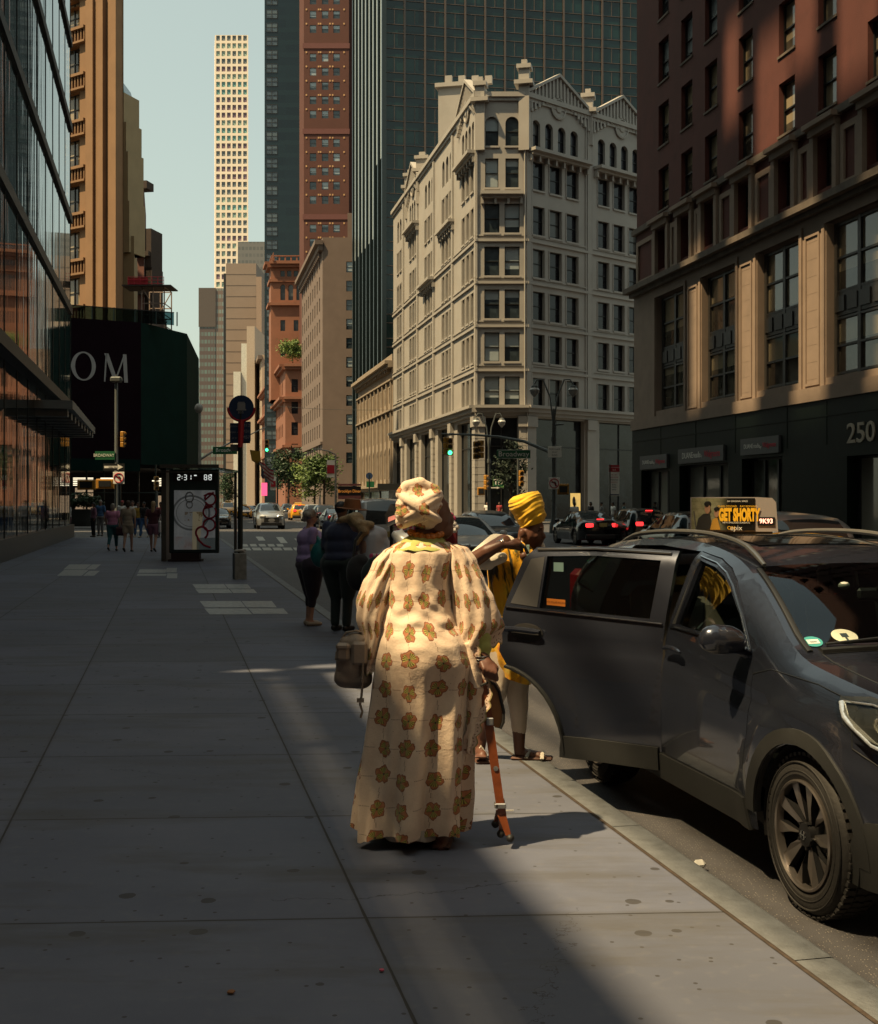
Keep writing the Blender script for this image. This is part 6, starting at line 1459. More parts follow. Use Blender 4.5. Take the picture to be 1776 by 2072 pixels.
ped = [
 ('woman in pink top and blue trousers walking away, dark shoulder bag', dict(h=1.62, girth=1.22, stride=.16, trouser=.85, sleeve=.3), SK_L, 'pink', 'teal', HG, 'bob', SH_B, (228, 1115), 0),
 ('woman in patterned khaki playsuit walking away beside the pink top', dict(h=1.72, girth=1.02, stride=.10, trouser=.28, sleeve=.35), SK_L, 'khaki', 'khaki', HB, 'bob', SH_B, (259, 1117), 0),
 ('woman in dark maroon top and mauve shorts walking away with white bag', dict(h=1.70, girth=1.15, stride=-.14, trouser=.30, sleeve=.3), SK_L, 'maroon', 'mauve', HBl, 'long', SH_B, (310, 1117), 0),
 ('man in white shirt and red cap near the glass front', dict(h=1.76, girth=1.1, stride=.1, trouser=.9, sleeve=.3), SK_M, 'white', 'navy', C_['red'], 'cap', SH_B, (82, 1090), 2.8),
 ('person in maroon coat standing left of the pink top', dict(h=1.66, girth=1.1, trouser=.95, sleeve=.9), SK_M, 'mauve', 'black', HR, 'bob', SH_B, (189, 1087), 2.2),
 ('person in white and blue top behind the maroon coat', dict(h=1.78, girth=1., trouser=.9, sleeve=.4), SK_M, 'blue', 'grey', HG, 'short', SH_B, (203, 1085), 2.9),
 ('man with red cap and white shirt behind the playsuit', dict(h=1.76, girth=1.05, trouser=.9, sleeve=.3), SK_M, 'white', 'grey', C_['red'], 'cap', SH_B, (247, 1084), 3.0),
 ('person in pale blue shirt behind the playsuit, facing the viewer', dict(h=1.74, girth=1.1, stride=.1, trouser=.9, sleeve=.3), SK_L, 'white', 'blue', HB, 'short', SH_W, (268, 1086), 3.1),
 ('person in yellow top walking towards the viewer', dict(h=1.66, girth=1., stride=.16, trouser=.9, sleeve=.3), SK_M, 'yellow', 'blue', HB, 'bob', SH_W, (279, 1087), 3.0),
 ('person in black top and jeans stepping out beside the yellow top', dict(h=1.68, girth=1., stride=.18, trouser=.95, sleeve=.3), SK_M, 'black', 'blue', HR, 'short', SH_W, (291, 1088), 2.8),
 ('person in red jacket mostly behind the blond walker', dict(h=1.68, girth=1.1, trouser=.95, sleeve=.9), SK_M, 'red', 'black', HR, 'short', SH_B, (325, 1088), 2.9),
 ('person in white shirt next to the planter, far left', dict(h=1.7, girth=1., trouser=.9, sleeve=.3), SK_M, 'white', 'mauve', HR, 'short', SH_B, (139, 1083), 1.6),
 ('woman in black top and jeans by the glass front', dict(h=1.64, girth=1.1, stride=.1, trouser=.95, sleeve=.2), SK_L, 'black', 'teal', HB, 'long', SH_B, (62, 1094), 3.0),
 ('person in red shirt at the left edge by the glass', dict(h=1.74, girth=1.1, trouser=.9, sleeve=.3), SK_M, 'red', 'black', HR, 'short', SH_B, (38, 1096), 2.9),
]
for i, (lb, sp, sk, tp, lw, hm, hk, sm_, (px, py), rz) in enumerate(ped): person('person', lb, sp, sk, C_[tp], C_[lw], hm, hk, sm_, gp(px, py), rz, GW)
def handbag(px, py, Y, m, lb, w=.3, h=.24, strap=.5):
    t = thing('handbag', lb, 'bag', P(px, py, Y)); p_ = P(px, py, Y); c = MB(); c.box(p_, (w, .12, h), bev=.05); c.build('bag', m, t, smooth=35)
    c = MB(); c.tube([p_+Vec((-w*.4, 0, h*.4)), p_+Vec((0, .03, h*.5+strap)), p_+Vec((w*.4, 0, h*.4))], .012, 5); c.build('strap', m, t)
Yb = Yof(1115); handbag(243, 1075, Yb-.1, C_['maroon'], 'dark shoulder bag at the hip of the woman in pink', .32, .30, .45)
handbag(324, 1066, Yof(1117)-.1, C_['white'], 'white bag carried by the blond woman in mauve shorts', .12, .42, .2)
# far-side people near the cream building and the shops
far = [(985, 1062, 100, 'white', 'navy', 'bob', 3.0, 'person in white dress by the bank door, far side'), (905, 1062, 98, 'grey', 'black', 'short', 1.2, 'man in pale shirt on the far pavement left of the bank'),
       (1162, 1080, 66, 'white', 'black', 'bob', .2, 'person with bun standing at the tall lamp post'), (1217, 1072, 72, 'grey', 'black', 'short', 1.5, 'person in grey leaning by the black cars, far pavement'), (1195, 1072, 72, 'black', 'black', 'bob', 2.2, 'dark haired person near the lamp post, far pavement'),
       (1240, 1072, 72, 'white', 'grey', 'bob', 1.9, 'person in white top with dark curls, far pavement'), (1262, 1074, 72, 'teal', 'black', 'short', 4.6, 'person in teal seen from the side behind the black SUV'), (1325, 1076, 66, 'black', 'black', 'short', 1.0, 'dark clothed person near the first shop window'),
       (1623, 1076, 52, 'black', 'navy', 'short', 2.6, 'man in black by the blue parking sign'), (1010, 1062, 100, 'red', 'black', 'short', 2.8, 'person in red behind the yellow turban, far side')]
for px, py, Y, tp, lw, hk, rz, lb in far: person('person', lb, dict(h=1.7, trouser=.9, sleeve=.3, arms='down'), SK_M, C_[tp], C_[lw], HR, hk, SH_B, ((px-888)/F*Y, Y, 0), rz, 'people on the far pavement', vox=.04)

# ---- three people at the kerb, partly hidden by the woman in the robe
t1 = person('person', 'older woman with curly grey hair, lavender top and dark capri trousers holding a teal bag', dict(h=1.56, girth=1.75, trouser=.72, sleeve=.28, arms='front'), SK_L, C_['lav'], C_['purple_black'], HG, 'curly', SH_W, (*gp(627, 1266)[:2], 0), R(-72), vox=.02)
c = MB(); c.box((.0, .095, 1.47), (.13, .02, .035), bev=.008); attach(c.build('sunglasses', mat('glass_black', (.01, .006, .006), .2)), t1)
bg_ = thing('carrier_bag', 'teal plastic carrier bag held by the woman in lavender', 'bag', P(648, 1115, 16.0)); p_ = P(650, 1122, 16.)
blob('bag', [('e', p_, (.15, .09, .18)), ('e', p_+Vec((.03, 0, .1)), (.11, .07, .12)), ('c', p_+Vec((-.02, 0, .1)), .05, p_+Vec((-.05, 0, .24)), .02)], mat('plastic_teal', (.01, .13, .14), .35, var=.4, vs=9, bump=.6, bs=14), bg_, .02)
t2 = person('person', 'man in navy sweater and dark trousers seen from behind, wearing a brown hat', dict(h=1.66, girth=1.6, trouser=.98, sleeve=1., arms='front'), SK_M, C_['navy'], C_['dgreen'], HR, 'short', SH_B, (*gp(690, 1277)[:2], 0), R(-28), vox=.02)
c = MB(); hz = 1.56; c.lathe([(.20, hz+.025), (.205, hz+.034), (.12, hz+.042), (.108, hz+.10), (.098, hz+.155), (.060, hz+.165), (.0, hz+.158)], 24, M=Matrix.Rotation(R(6), 4, 'Y')); attach(c.build('hat', mat('felt_brown', (.20, .08, .03), .85, var=.2, vs=9), smooth=True), t2)
# woman bending forward, long blond hair, white cardigan
B3 = lambda px, py, dy=0.: P(px, py, 15.2+dy); t3 = thing('person', 'woman in white cardigan with long blond hair bending forward towards the man in the hat', 'person', (B3(770, 1300).x, 15.2, 0))
legs = []; 
for dx in (-.09, .11): legs += [('c', B3(755, 1170)+Vec((dx, 0, 0)), .10, Vec((B3(755, 1).x+dx, 15.2, .48)), .06), ('c', Vec((B3(755, 1).x+dx, 15.2, .48)), .06, Vec((B3(755, 1).x+dx, 15.25, .0)), .042)]
blob('body', legs+[('c', B3(757, 1165), .14, B3(748, 1100), .14), ('c', B3(748, 1090), .12, B3(738, 1065), .07), ('e', B3(722, 1060), (.095, .09, .11)), ('c', B3(765, 1090), .055, B3(785, 1118), .045), ('c', B3(785, 1118), .04, B3(770, 1135, -.2), .03), ('c', B3(770, 1135, -.2), .03, B3(760, 1140, -.28), .025)], SK_L, t3, .02)
blob('cardigan', [('c', B3(752, 1140), .145, B3(754, 1090), .155), ('c', B3(745, 1075), .10, B3(768, 1082), .10), ('c', B3(768, 1085), .085, B3(787, 1114), .065), ('c', B3(787, 1114), .06, B3(774, 1130, -.16), .05)], mat('cloth_cardigan', (.42, .44, .50), .85, var=.1, bump=.3, bs=20), t3, .018)
blob('lower_clothing', [(q[0], q[1], q[2]*1.15, q[3], q[4]*1.15) for q in legs]+[('c', B3(757, 1180), .16, B3(753, 1150), .15)], C_['black'], t3, .02)
blob('hair', [('e', B3(720, 1053), (.11, .10, .11)), ('c', B3(715, 1050, -.05), .07, B3(738, 1075, -.12), .06), ('c', B3(738, 1068, -.1), .06, B3(722, 1100, -.14), .03), ('c', B3(728, 1060, -.1), .06, B3(750, 1062, -.1), .05), ('c', B3(710, 1048), .06, B3(690, 1052), .04)], HBl, t3, .014)
dk = thing('backpack', 'black backpack hanging low between the man in the hat and the robed woman', 'bag', P(720, 1180, 14.9)); p_ = P(722, 1160, 14.9)
blob('bag', [('e', p_, (.14, .11, .22)), ('e', p_+Vec((.09, 0, -.10)), (.10, .09, .14)), ('e', p_+Vec((.05, 0, .14)), (.10, .09, .1))], C_['black'], dk, .02); c = MB(); c.tube([p_+Vec((-.05, 0, .15)), p_+Vec((-.02, .05, .40)), p_+Vec((.05, .1, .5))], .018, 6); c.build('strap', C_['black'], dk)
db = thing('cloth_bag', 'very dark green bag below the white cardigan', 'bag', P(758, 1170, 14.8)); p_ = P(757, 1165, 14.8); blob('bag', [('e', p_, (.17, .12, .20)), ('e', p_+Vec((.02, 0, .12)), (.12, .09, .12))], C_['dgreen'], db, .02)
fb = thing('flower_bunch', 'small bunch of pink and white flowers held at the cardigan cuff', 'flowers', P(762, 1130, 14.9)); random.seed(5)
for nm in ('petal_pink', 'petal_white'):
    c = MB()
    for i in range(9): a = P(752+random.random()*24, 1122+random.random()*12, 14.85); c.ell(a, (.035, .03, .03), 6)
    c.build('blossom', MATS[nm], fb, smooth=True)
# ---------------------------------------------------------------- woman in the patterned robe
def flower_cloth(name, uv=True, sc=.14, plain=False):
    m = bpy.data.materials.new(name); m.use_nodes = True; k = ShaderKit(m)
    if uv: u, v, _ = k.xyz(k.coord('UV'))
    else: x_, y_, z_ = k.xyz(k.coord('Object')); u, v = x_+y_*.35, z_
    co = k.coord('Object')
    wu = (k.noise(co, 5., 2)-.5)*.03; a = (u+wu)/sc; b = (v+wu*.6)/sc; a = a+b.fl()*0.04
    ca, cb = a.fl(), b.fl(); cid = k.comb(ca, cb, 2.0)
    j1 = k.white(cid); j2 = k.white(k.comb(ca, cb, 7.0)); j3 = k.white(k.comb(ca, cb, 11.0))
    dx = a.fr()-.5+(j1-.5)*.2; dy = b.fr()-.5+(j2-.5)*.22; dx = dx*(1.06+(j2-.5)*.3)
    r = (dx*dx+dy*dy).sq(); an = dy.at2(dx)+j3*6.28
    Rr = (an*2.5).sin().ab()*.080+(an*11.).sin()*.012+(k.noise(co, 55, 2)-.5)*.10+.243
    inside_ = r.lt(Rr); edge = (Rr-r).lt(.028)*inside_
    fabric = k.mix(k.noise(co, 7, 4, .6).step(.3, .7), (.68, .51, .39), (.82, .66, .51)); fabric = k.mix(k.noise(co, 240, 2).step(.5, .8)*.3, fabric, (.40, .27, .17))
    vn = k.node('ShaderNodeTexVoronoi'); k.L.new(co, vn.inputs['Vector']); vn.inputs['Scale'].default_value = 34.
    fabric = k.mix(NX(k.nt, vn.outputs['Distance']).lt(.07)*k.xyz(vn.outputs['Color'])[0].gt(.6)*.8, fabric, (.22, .10, .05))
    # drawn-thread eyelets between the flowers
    ex = (a.fr()-.5).ab().lt(.014)*(b.fr()-.5).ab().gt(.33)*(b*22.).fr().gt(.45); ey = (b.fr()-.5).ab().lt(.014)*(a.fr()-.5).ab().gt(.33)*(a*22.).fr().gt(.45)
    fabric = k.mix(ex.mx(ey)*.85, fabric, (.16, .06, .03))
    pet = k.mix(k.noise(co, 40, 3).step(.3, .7), (.36, .12, .045), (.52, .22, .10)); pet = k.mix(edge*.85, pet, (.17, .05, .02))
    vein = (an*3.).cos().gt(-.45)*r.lt(.225); st = (an*19.).sin()
    pet = k.mix(vein*st.gt(-.1)*.95, pet, (.50, .47, .10)); pet = k.mix(vein*st.lt(-.1)*.9, pet, (.085, .075, .015)); pet = k.mix(r.lt(.035), pet, (.06, .05, .015))
    c = k.mix(inside_, fabric, pet); k.base(c)
    k.b.inputs['Roughness'].default_value = .85; k.b.inputs['Sheen Weight'].default_value = .25
    k.bump(inside_*.6+vein*st*.5+k.noise(co, 130, 2)*.4+k.noise(co, 14, 3)*1.0+k.noise(co, 42, 3)*.6, .6, .005); return m
M_robe = flower_cloth('cloth_flowered', True); M_turb = flower_cloth('cloth_flowered_wrap', False, .105)
def lace_cloth():
    m = bpy.data.materials.new('cloth_lace'); m.use_nodes = True; k = ShaderKit(m); u, v, _ = k.xyz(k.coord('UV')); co = k.coord('Object')
    f = k.mix(k.noise(co, 9, 4).step(.3, .7), (.60, .42, .32), (.74, .57, .45)); a = (u*26.).fr()-.5; b = v*2.2
    hole = ((a*a*5.+(b-.75)*(b-.75)*2.).sq()).lt(.30); h2 = (((u*52.).fr()-.5)*((u*52.).fr()-.5)*3.+(b-1.55)*(b-1.55)*8.).sq().lt(.33)
    c = k.mix(hole.mx(h2)*.9, f, (.15, .06, .035)); c = k.mix(v.gt(.9)*.8, c, (.22, .19, .05)); k.base(c); k.b.inputs['Roughness'].default_value = .9
    k.bump(hole*-1.+k.noise(co, 90, 2), .5, .004); return m
M_lace = lace_cloth(); M_lime = cloth('lime_plain', (.40, .42, .12), .08)
def loft(rings, n, fold, name, m, root, hemfn=None, nv=None, lace=None, usc=.26, cap_top=False):
    """rings: (z, centre x, centre y, half width, half depth); fold(theta, z) adds to the radius."""
    zs = [r[0] for r in rings]; nv = nv or 90; mb = MB(); mb.uv = []
    def at_(z):
        z = max(min(z, max(zs)), min(zs)); rr = sorted(rings); 
        for a, b in zip(rr, rr[1:]):
            if z <= b[0]+1e-9:
                t = (z-a[0])/max(1e-9, b[0]-a[0]); t = t*t*(3-2*t)*.5+t*.5; return [a[i]+(b[i]-a[i])*t for i in range(1, 5)]
        return list(rr[-1][1:])
    zt, zb = max(zs), min(zs)
    def point(th, z, ex=0.):
        cx, cy, a, b = at_(z); f = fold(th, z)+ex; c, s_ = math.cos(th), math.sin(th)
        return (cx+(a+f)*c, cy+(b+f)*s_, z)
    vs = []
    for j in range(nv+1):
        for i in range(n+1):
            th = 2*math.pi*i/n; z0 = zb+(hemfn(th) if hemfn else 0); z = z0+(zt-z0)*j/nv
            vs.append(point(th, z)); mb.uv.append((usc*th, z))
    N = n+1; mb.add(vs, [(j*N+i, j*N+i+1, (j+1)*N+i+1, (j+1)*N+i) for j in range(nv) for i in range(n)])
    if cap_top: mb.add([(0, 0, 0)], []); mb.v[-1] = tuple(sum(v[i] for v in vs[-N:])/N for i in range(3)); mb.uv.append((0, zt)); k_ = len(mb.v)-1; mb.add([], [(nv*N+i, nv*N+i+1, k_) for i in range(0)]); mb.f += [(nv*N+i, nv*N+i+1, k_) for i in range(n)]; mb.m += [0]*n
    me = mb.mesh(name, m); [setattr(p, 'use_smooth', True) for p in me.polygons]
    o = bpy.data.objects.new(name, me); COL.objects.link(o); par(o, root)
    if lace:
        lb = MB(); lb.uv = []; vs = []; h = lace; K = 8
        for j in range(K+1):
            for i in range(n*2+1):
                th = 2*math.pi*i/(n*2); z0 = zb+(hemfn(th) if hemfn else 0); q = j/K; sc_ = .55+.45*abs(math.sin(th*11))
                z = z0+h*.45-q*h*(.45+.55*sc_); vs.append(point(th, z0 if z < z0 else z, .004+.006*q)[:2]+(z,)); lb.uv.append((usc*th, q))
        N2 = n*2+1; lb.add(vs, [(j*N2+i, j*N2+i+1, (j+1)*N2+i+1, (j+1)*N2+i) for j in range(K) for i in range(n*2)])
        me = lb.mesh('lace_trim', M_lace); [setattr(p, 'use_smooth', True) for p in me.polygons]
        o2 = bpy.data.objects.new('lace_trim', me); COL.objects.link(o2); par(o2, o)
    return o
Y1 = 6.0; W1 = lambda px, py, dy=0.: P(px, py, Y1+dy)
w1 = thing('person', 'woman seen from behind in a long cream robe with orange flowers and matching head wrap', 'person', (W1(850, 1).x, Y1, 0))
X1 = lambda px: (px-888)/F*Y1
Z1 = lambda py: EYE-(py-HZ)/F*Y1
tab = [(1700, 724, 928, .20), (1650, 728, 934, .205), (1600, 732, 940, .20), (1500, 742, 950, .20), (1400, 752, 960, .20), (1340, 757, 966, .21), (1300, 764, 950, .205), (1262, 771, 928, .185), (1225, 775, 918, .165), (1180, 777, 915, .155), (1140, 776, 925, .15), (1118, 780, 932, .14), (1105, 792, 922, .12), (1096, 808, 908, .095)]
rg = [(Z1(y), (X1(a)+X1(b))/2, Y1-.01*(y > 1240)*min(1, (y-1240)/60), (X1(b)-X1(a))/2, d) for y, a, b, d in tab]
def fold1(th, z):
    low = max(0, min(1, (1.0-z)/.95)); c = 0.
    c += low*(.036*math.sin(7*th+1.4*math.sin(z*2.1))+.016*math.sin(11*th-2.2*z+1)+.007*math.sin(21*th+3*z))
    back = max(0, -math.sin(th)); waist = math.exp(-((z-1.10)/.13)**2)
    c += back*waist*(.0035*math.sin(z*95+5*math.cos(th)+2*math.sin(th*5))+.0035*math.sin(z*52-9*math.cos(th)))
    up = max(0, min(1, (z-1.12)/.2)); c += up*(.0025*math.sin(14*th+z*9)+.002*math.sin(z*34+th*6))
    c += .035*back*math.exp(-((z-.95)/.13)**2)*max(0, math.cos(th*1.0+1.57))+low*.012*abs(math.sin(5.5*th+1.1*math.sin(z*1.7)))
    c += .008*(noise.noise(Vec((math.cos(th)*2.2, math.sin(th)*2.2, z*3.5))))
    return c
hem1 = lambda th: .03+.055*max(0, -math.sin(th+.15))**6+.022*math.sin(th*2+2.5)+.014*math.sin(th*5)+.006*abs(math.sin(th*16))
robe = loft(rg, 220, fold1, 'robe', M_robe, w1, hem1, 170, lace=.0 or None)
def yrings(t, dep, dy=0.): return [(Z1(y), X1(c), Y1+dy+e*0, h/F*Y1, d) for (y, c, h), d, e in zip(t, dep, range(99))]
lsl = [(1106, 806, 12), (1112, 799, 21), (1140, 784, 29), (1180, 770, 34), (1220, 759, 36), (1250, 756, 33), (1285, 760, 28), (1320, 757, 24), (1346, 753, 19)]
fs = lambda th, z: .006*math.sin(5*th+z*14)+.005*math.sin(9*th-z*22)+.010*max(0, min(1, (1.2-z)/.25))*math.sin(4*th+2)
loft(yrings(lsl, [.06, .075, .09, .10, .105, .10, .085, .07, .05], -.01), 72, fs, 'sleeve', M_robe, w1, lambda th: .02+.02*math.sin(th+.5), 60, lace=.075)
rsl = [(1101, 912, 12), (1108, 922, 22), (1135, 932, 30), (1175, 944, 38), (1210, 955, 44), (1240, 962, 47), (1262, 966, 48), (1300, 955, 40), (1345, 950, 18)]
loft(yrings(rsl, [.06, .075, .09, .105, .115, .12, .12, .10, .05], -.02), 80, fs, 'sleeve', M_robe, w1, lambda th: .16*(.5+.5*math.cos(th-.2))**1.0+.01*math.sin(th*3), 60, lace=.085)
# loose outer panel hanging at the right with its lace edge
mb = MB(); mb.uv = []; vs = []
for j in range(41):
    q = j/40; y = 1300+q*225
    for i in range(15):
        t = i/14; xl = 935+q*10; xr = [952, 968, 978, 988, 984, 972, 962][min(6, int(q*6.99))]*(1-(q*6.99) % 1)+[968, 978, 988, 984, 972, 962, 955][min(6, int(q*6.99))]*((q*6.99) % 1)
        xr += 3*abs(math.sin(q*26))-8*q; px = xl+(xr-xl)*t
        v = W1(px, y, -.07-.09*math.sin(min(1, t*1.6)*1.57)+.06*t+.006*math.sin(q*9+t*4)); vs.append(v); mb.uv.append((t*.14+.3, v.z))
mb.add(vs, [(j*15+i, j*15+i+1, (j+1)*15+i+1, (j+1)*15+i) for j in range(40) for i in range(14)]); 
n_ = len(vs); 
me = mb.mesh('outer_panel', M_robe); [setattr(p, 'use_smooth', True) for p in me.polygons]; op = bpy.data.objects.new('outer_panel', me); COL.objects.link(op); par(op, w1)
sm_ = op.modifiers.new('thick', 'SOLIDIFY'); sm_.thickness = .006
lb = MB(); lb.uv = []; vs2 = []
for j in range(81):
    q = j/80; a_ = Vec(vs[min(40, int(q*40))*15+14]).lerp(Vec(vs[min(40, int(q*40)+1)*15+14]), (q*40) % 1) if q < 1 else Vec(vs[40*15+14])
    for i in range(5): t = i/4; vs2.append(a_+Vec((-.045+(.060+.012*abs(math.sin(q*30)))*t, -.006-.02*t, 0))); lb.uv.append((q*.62, t))
lb.add(vs2, [(j*5+i, j*5+i+1, (j+1)*5+i+1, (j+1)*5+i) for j in range(80) for i in range(4)]); me = lb.mesh('lace_trim', M_lace); [setattr(p, 'use_smooth', True) for p in me.polygons]; o = bpy.data.objects.new('lace_trim', me); COL.objects.link(o); par(o, op)
# body under the cloth: one continuous figure
hand = W1(983, 1342, -.10)
def fingers(c, ax, curl, n=4, r=.0095, L=.028, gap=.021):
    """Curled fingers round a shaft: c knuckle row centre, ax along the row, curl list of segment directions."""
    q = []
    for i in range(n):
        p = Vec(c)+Vec(ax)*gap*(i-(n-1)/2)
        for k_, d in enumerate(curl): p2 = p+Vec(d)*L*(1.1-.12*k_)*(1-.08*abs(i-1.3)); q.append(('c', p, r*(1-.06*k_), p2, r*(.94-.06*k_))); p = p2
    return q
b1 = [('c', W1(838, 1640, .02), .07, W1(836, 1680, .0), .042), ('c', W1(896, 1640, -.02), .07, W1(894, 1695, -.1), .042), ('e', W1(835, 1697, .02), (.040, .06, .035)), ('c', W1(835, 1703, .02), .035, W1(832, 1703, .17), .03), ('e', W1(893, 1708, -.10), (.043, .06, .038)), ('c', W1(893, 1714, -.1), .035, W1(905, 1712, .06), .03),
      ('c', W1(840, 1400), .11, W1(838, 1640), .07), ('c', W1(890, 1400), .11, W1(896, 1640), .07), ('e', W1(860, 1330), (.18, .13, .16)), ('e', W1(850, 1230), (.15, .11, .18)), ('e', W1(850, 1150), (.17, .10, .14)), ('c', W1(850, 1115), .085, W1(866, 1070, .01), .058), ('e', W1(880, 1046, .02), (.080, .098, .112)), ('e', W1(893, 1072, .03), (.062, .07, .05)),
      ('e', W1(914, 1052, .03), (.012, .02, .032)), ('c', W1(800, 1125), .05, W1(762, 1200), .045), ('c', W1(762, 1200), .045, W1(740, 1290, -.02), .03), ('c', W1(740, 1290, -.02), .028, W1(728, 1300, -.03), .026),
      ('c', W1(925, 1120), .05, W1(966, 1215, -.02), .05), ('c', W1(966, 1215, -.02), .05, W1(972, 1320, -.09), .032), ('c', W1(974, 1322, -.09), .030, hand, .033), ('e', hand+Vec((.0, -.01, -.008)), (.040, .040, .036))]
b1 += fingers(hand+Vec((.022, -.038, -.005)), (.35, 0, .9), [(-.25, -.55, -.75), (-.75, .35, -.55), (-.6, .7, -.1)], r=.0105, gap=.0)[:0]
for i in range(4):
    k0 = hand+Vec((-.022+.019*i, -.034, .006-.006*i)); k1 = k0+Vec((.010, -.022, -.026)); k2 = k1+Vec((.006, .010, -.030)); k3 = k2+Vec((.0, .022, -.010)); b1 += [('c', k0, .0125, k1, .0115), ('c', k1, .0115, k2, .0105), ('c', k2, .0105, k3, .0095)]
b1 += [('c', hand+Vec((.03, .0, .0)), .014, hand+Vec((.052, -.02, -.02)), .012), ('c', hand+Vec((.052, -.02, -.02)), .012, hand+Vec((.045, -.035, -.045)), .010)]
blob('body', b1, SK_D, w1, .0075, 3)
us = [(1240, 962, 20), (1262, 966, 22), (1290, 970, 22), (1312, 972, 20), (1326, 972, 17)]
loft([(Z1(y), X1(c), Y1-.075, h/F*Y1, h/F*Y1*.95) for y, c, h in us], 40, lambda th, z: .003*math.sin(z*120+2*math.sin(th*2)), 'undersleeve', M_lime, w1, None, 24)
c = MB()
for i, (y, r_) in enumerate(((1325, .040), (1331, .042), (1337, .040))): p_ = W1(972+i, y, -.09); c.tube([p_+Vec((r_*math.cos(a), r_*math.sin(a), .006*math.sin(a))) for a in [j*.3142 for j in range(21)]], .0035, 6)
c.build('bracelet', mat('silver', (.6, .58, .55), .2, 1., var=.05), w1, smooth=True)
# collar and beads
loft([(Z1(1112), X1(852), Y1-.01, .158, .128), (Z1(1100), X1(855), Y1, .122, .105), (Z1(1090), X1(858), Y1+.005, .098, .088), (Z1(1083), X1(861), Y1+.01, .080, .075)], 64, lambda th, z: .002*math.sin(th*9), 'collar', M_lime, w1, lambda th: .004*math.sin(th*12), 14)
c = MB(); M_amb = mat('amber_bead', (.52, .16, .012), .25, var=.35, vs=30, coat=.5)
for i in range(15):
    a = math.pi*(1.06+.92*i/14); r_ = .02 if i % 3 else .014; c.ell((X1(864)+.085*math.cos(a), Y1+.02+.085*math.sin(a), Z1(1081)+.012*math.cos(a*2)), (r_, r_, r_*.95), 10)
c.build('necklace', M_amb, w1, smooth=True)
# head wrap: wound cloth, one surface
tc = W1(850, 1028, .01); q = [('e', tc, (.122, .135, .095)), ('e', W1(868, 1048, .02), (.088, .115, .075)), ('e', W1(842, 1002, .0), (.088, .09, .060)), ('e', W1(834, 993, -.02), (.050, .06, .052)), ('e', W1(853, 988, .0), (.045, .05, .045)), ('e', W1(818, 1040, -.05), (.045, .06, .045)), ('e', W1(816, 1022, -.04), (.04, .06, .04))]
def ring(cx, cy, cz, rx, ry, tilt, r, a0=0, a1=360, rz=0., sw=0.):
    out = []; n = 26; M_ = Matrix.Rotation(tilt, 3, 'Y') @ Matrix.Rotation(rz, 3, 'X')
    pts = [Vec((cx, cy, cz))+M_ @ Vec((rx*math.cos(R(a0+(a1-a0)*i/n)), ry*math.sin(R(a0+(a1-a0)*i/n)), sw*i/n)) for i in range(n+1)]
    return [('c', pts[i], r*(.75+.35*math.sin(math.pi*i/n)), pts[i+1], r*(.75+.35*math.sin(math.pi*(i+1)/n))) for i in range(n)]
for dz, tl, r_, rx_, off in ((-.052, -.34, .016, .100, .010), (-.030, -.46, .020, .112, .004), (-.004, -.55, .021, .118, 0), (.022, -.50, .022, .112, -.004), (.044, -.38, .020, .096, -.008), (.062, -.12, .018, .074, -.012)):
    q += ring(tc.x+off, tc.y, tc.z+dz, rx_, rx_*1.08, tl, r_)
q += ring(tc.x-.01, tc.y-.01, tc.z+.005, .108, .122, .62, .022, 180, 330); q += ring(tc.x+.01, tc.y-.02, tc.z-.012, .106, .118, .50, .018, 190, 350)
q += [('c', W1(822, 984, -.05), .028, W1(850, 978, -.04), .032), ('c', W1(850, 980, -.04), .032, W1(880, 992, -.02), .028), ('c', W1(812, 1000, -.05), .03, W1(822, 984, -.05), .028)]
o = blob('head_wrap', q, M_turb, w1, .0055, 2)
c = MB()
for sg, px, py, dy in ((-1, 835, 1706, .07), (1, 896, 1716, -.02)):
    p_ = W1(px, py, dy); c.box((p_.x, p_.y, .014), (.095, .27, .026), R(-6*sg), bev=.012); c.tube([(p_.x-.048, p_.y+.02, .03), (p_.x, p_.y+.02, .075), (p_.x+.048, p_.y+.02, .03)], .012, 6, flat=.6)
c.build('sandals', mat('sandal_brown', (.055, .02, .012), .6), w1, smooth=30)
mbs = MB(); vs = []; M_hemw = cloth('underskirt_white', (.5, .44, .38))
loft([(.10, X1(835), Y1, .20, .17), (.045, X1(838), Y1, .19, .165)], 90, lambda th, z: .012*math.sin(8*th), 'underskirt', M_hemw, w1, lambda th: .006*math.sin(th*7), 6)
# rucksack-style handbag on her left arm
M_bag = mat('bag_leather', (.27, .215, .175), .5, var=.08, vs=5, bump=.15, bs=70)
bg = thing('handbag', 'taupe leather bag with flap pockets hanging from her left arm', 'bag', W1(712, 1335, -.02)); p_ = W1(713, 1335, -.02)
blob('bag', [('e', p_+Vec((.0, 0, -.02)), (.085, .07, .115)), ('c', W1(697, 1370, -.02), .055, W1(732, 1372, -.02), .055), ('c', W1(700, 1300, -.02), .035, W1(735, 1296, -.02), .04), ('e', p_+Vec((.02, 0, .03)), (.075, .065, .11))], M_bag, bg, .008, 4)
c = MB(); c.box(W1(694, 1322, -.085), (.065, .035, .075), R(-8), bev=.014); c.build('pocket', M_bag, bg, smooth=35); c = MB(); c.box(W1(694, 1308, -.088), (.070, .042, .035), R(-8), bev=.012); c.build('pocket_flap', M_bag, bg, smooth=35)
c = MB(); c.box(W1(727, 1322, -.088), (.078, .03, .115), R(4), bev=.014); c.build('flap', M_bag, bg, smooth=35)
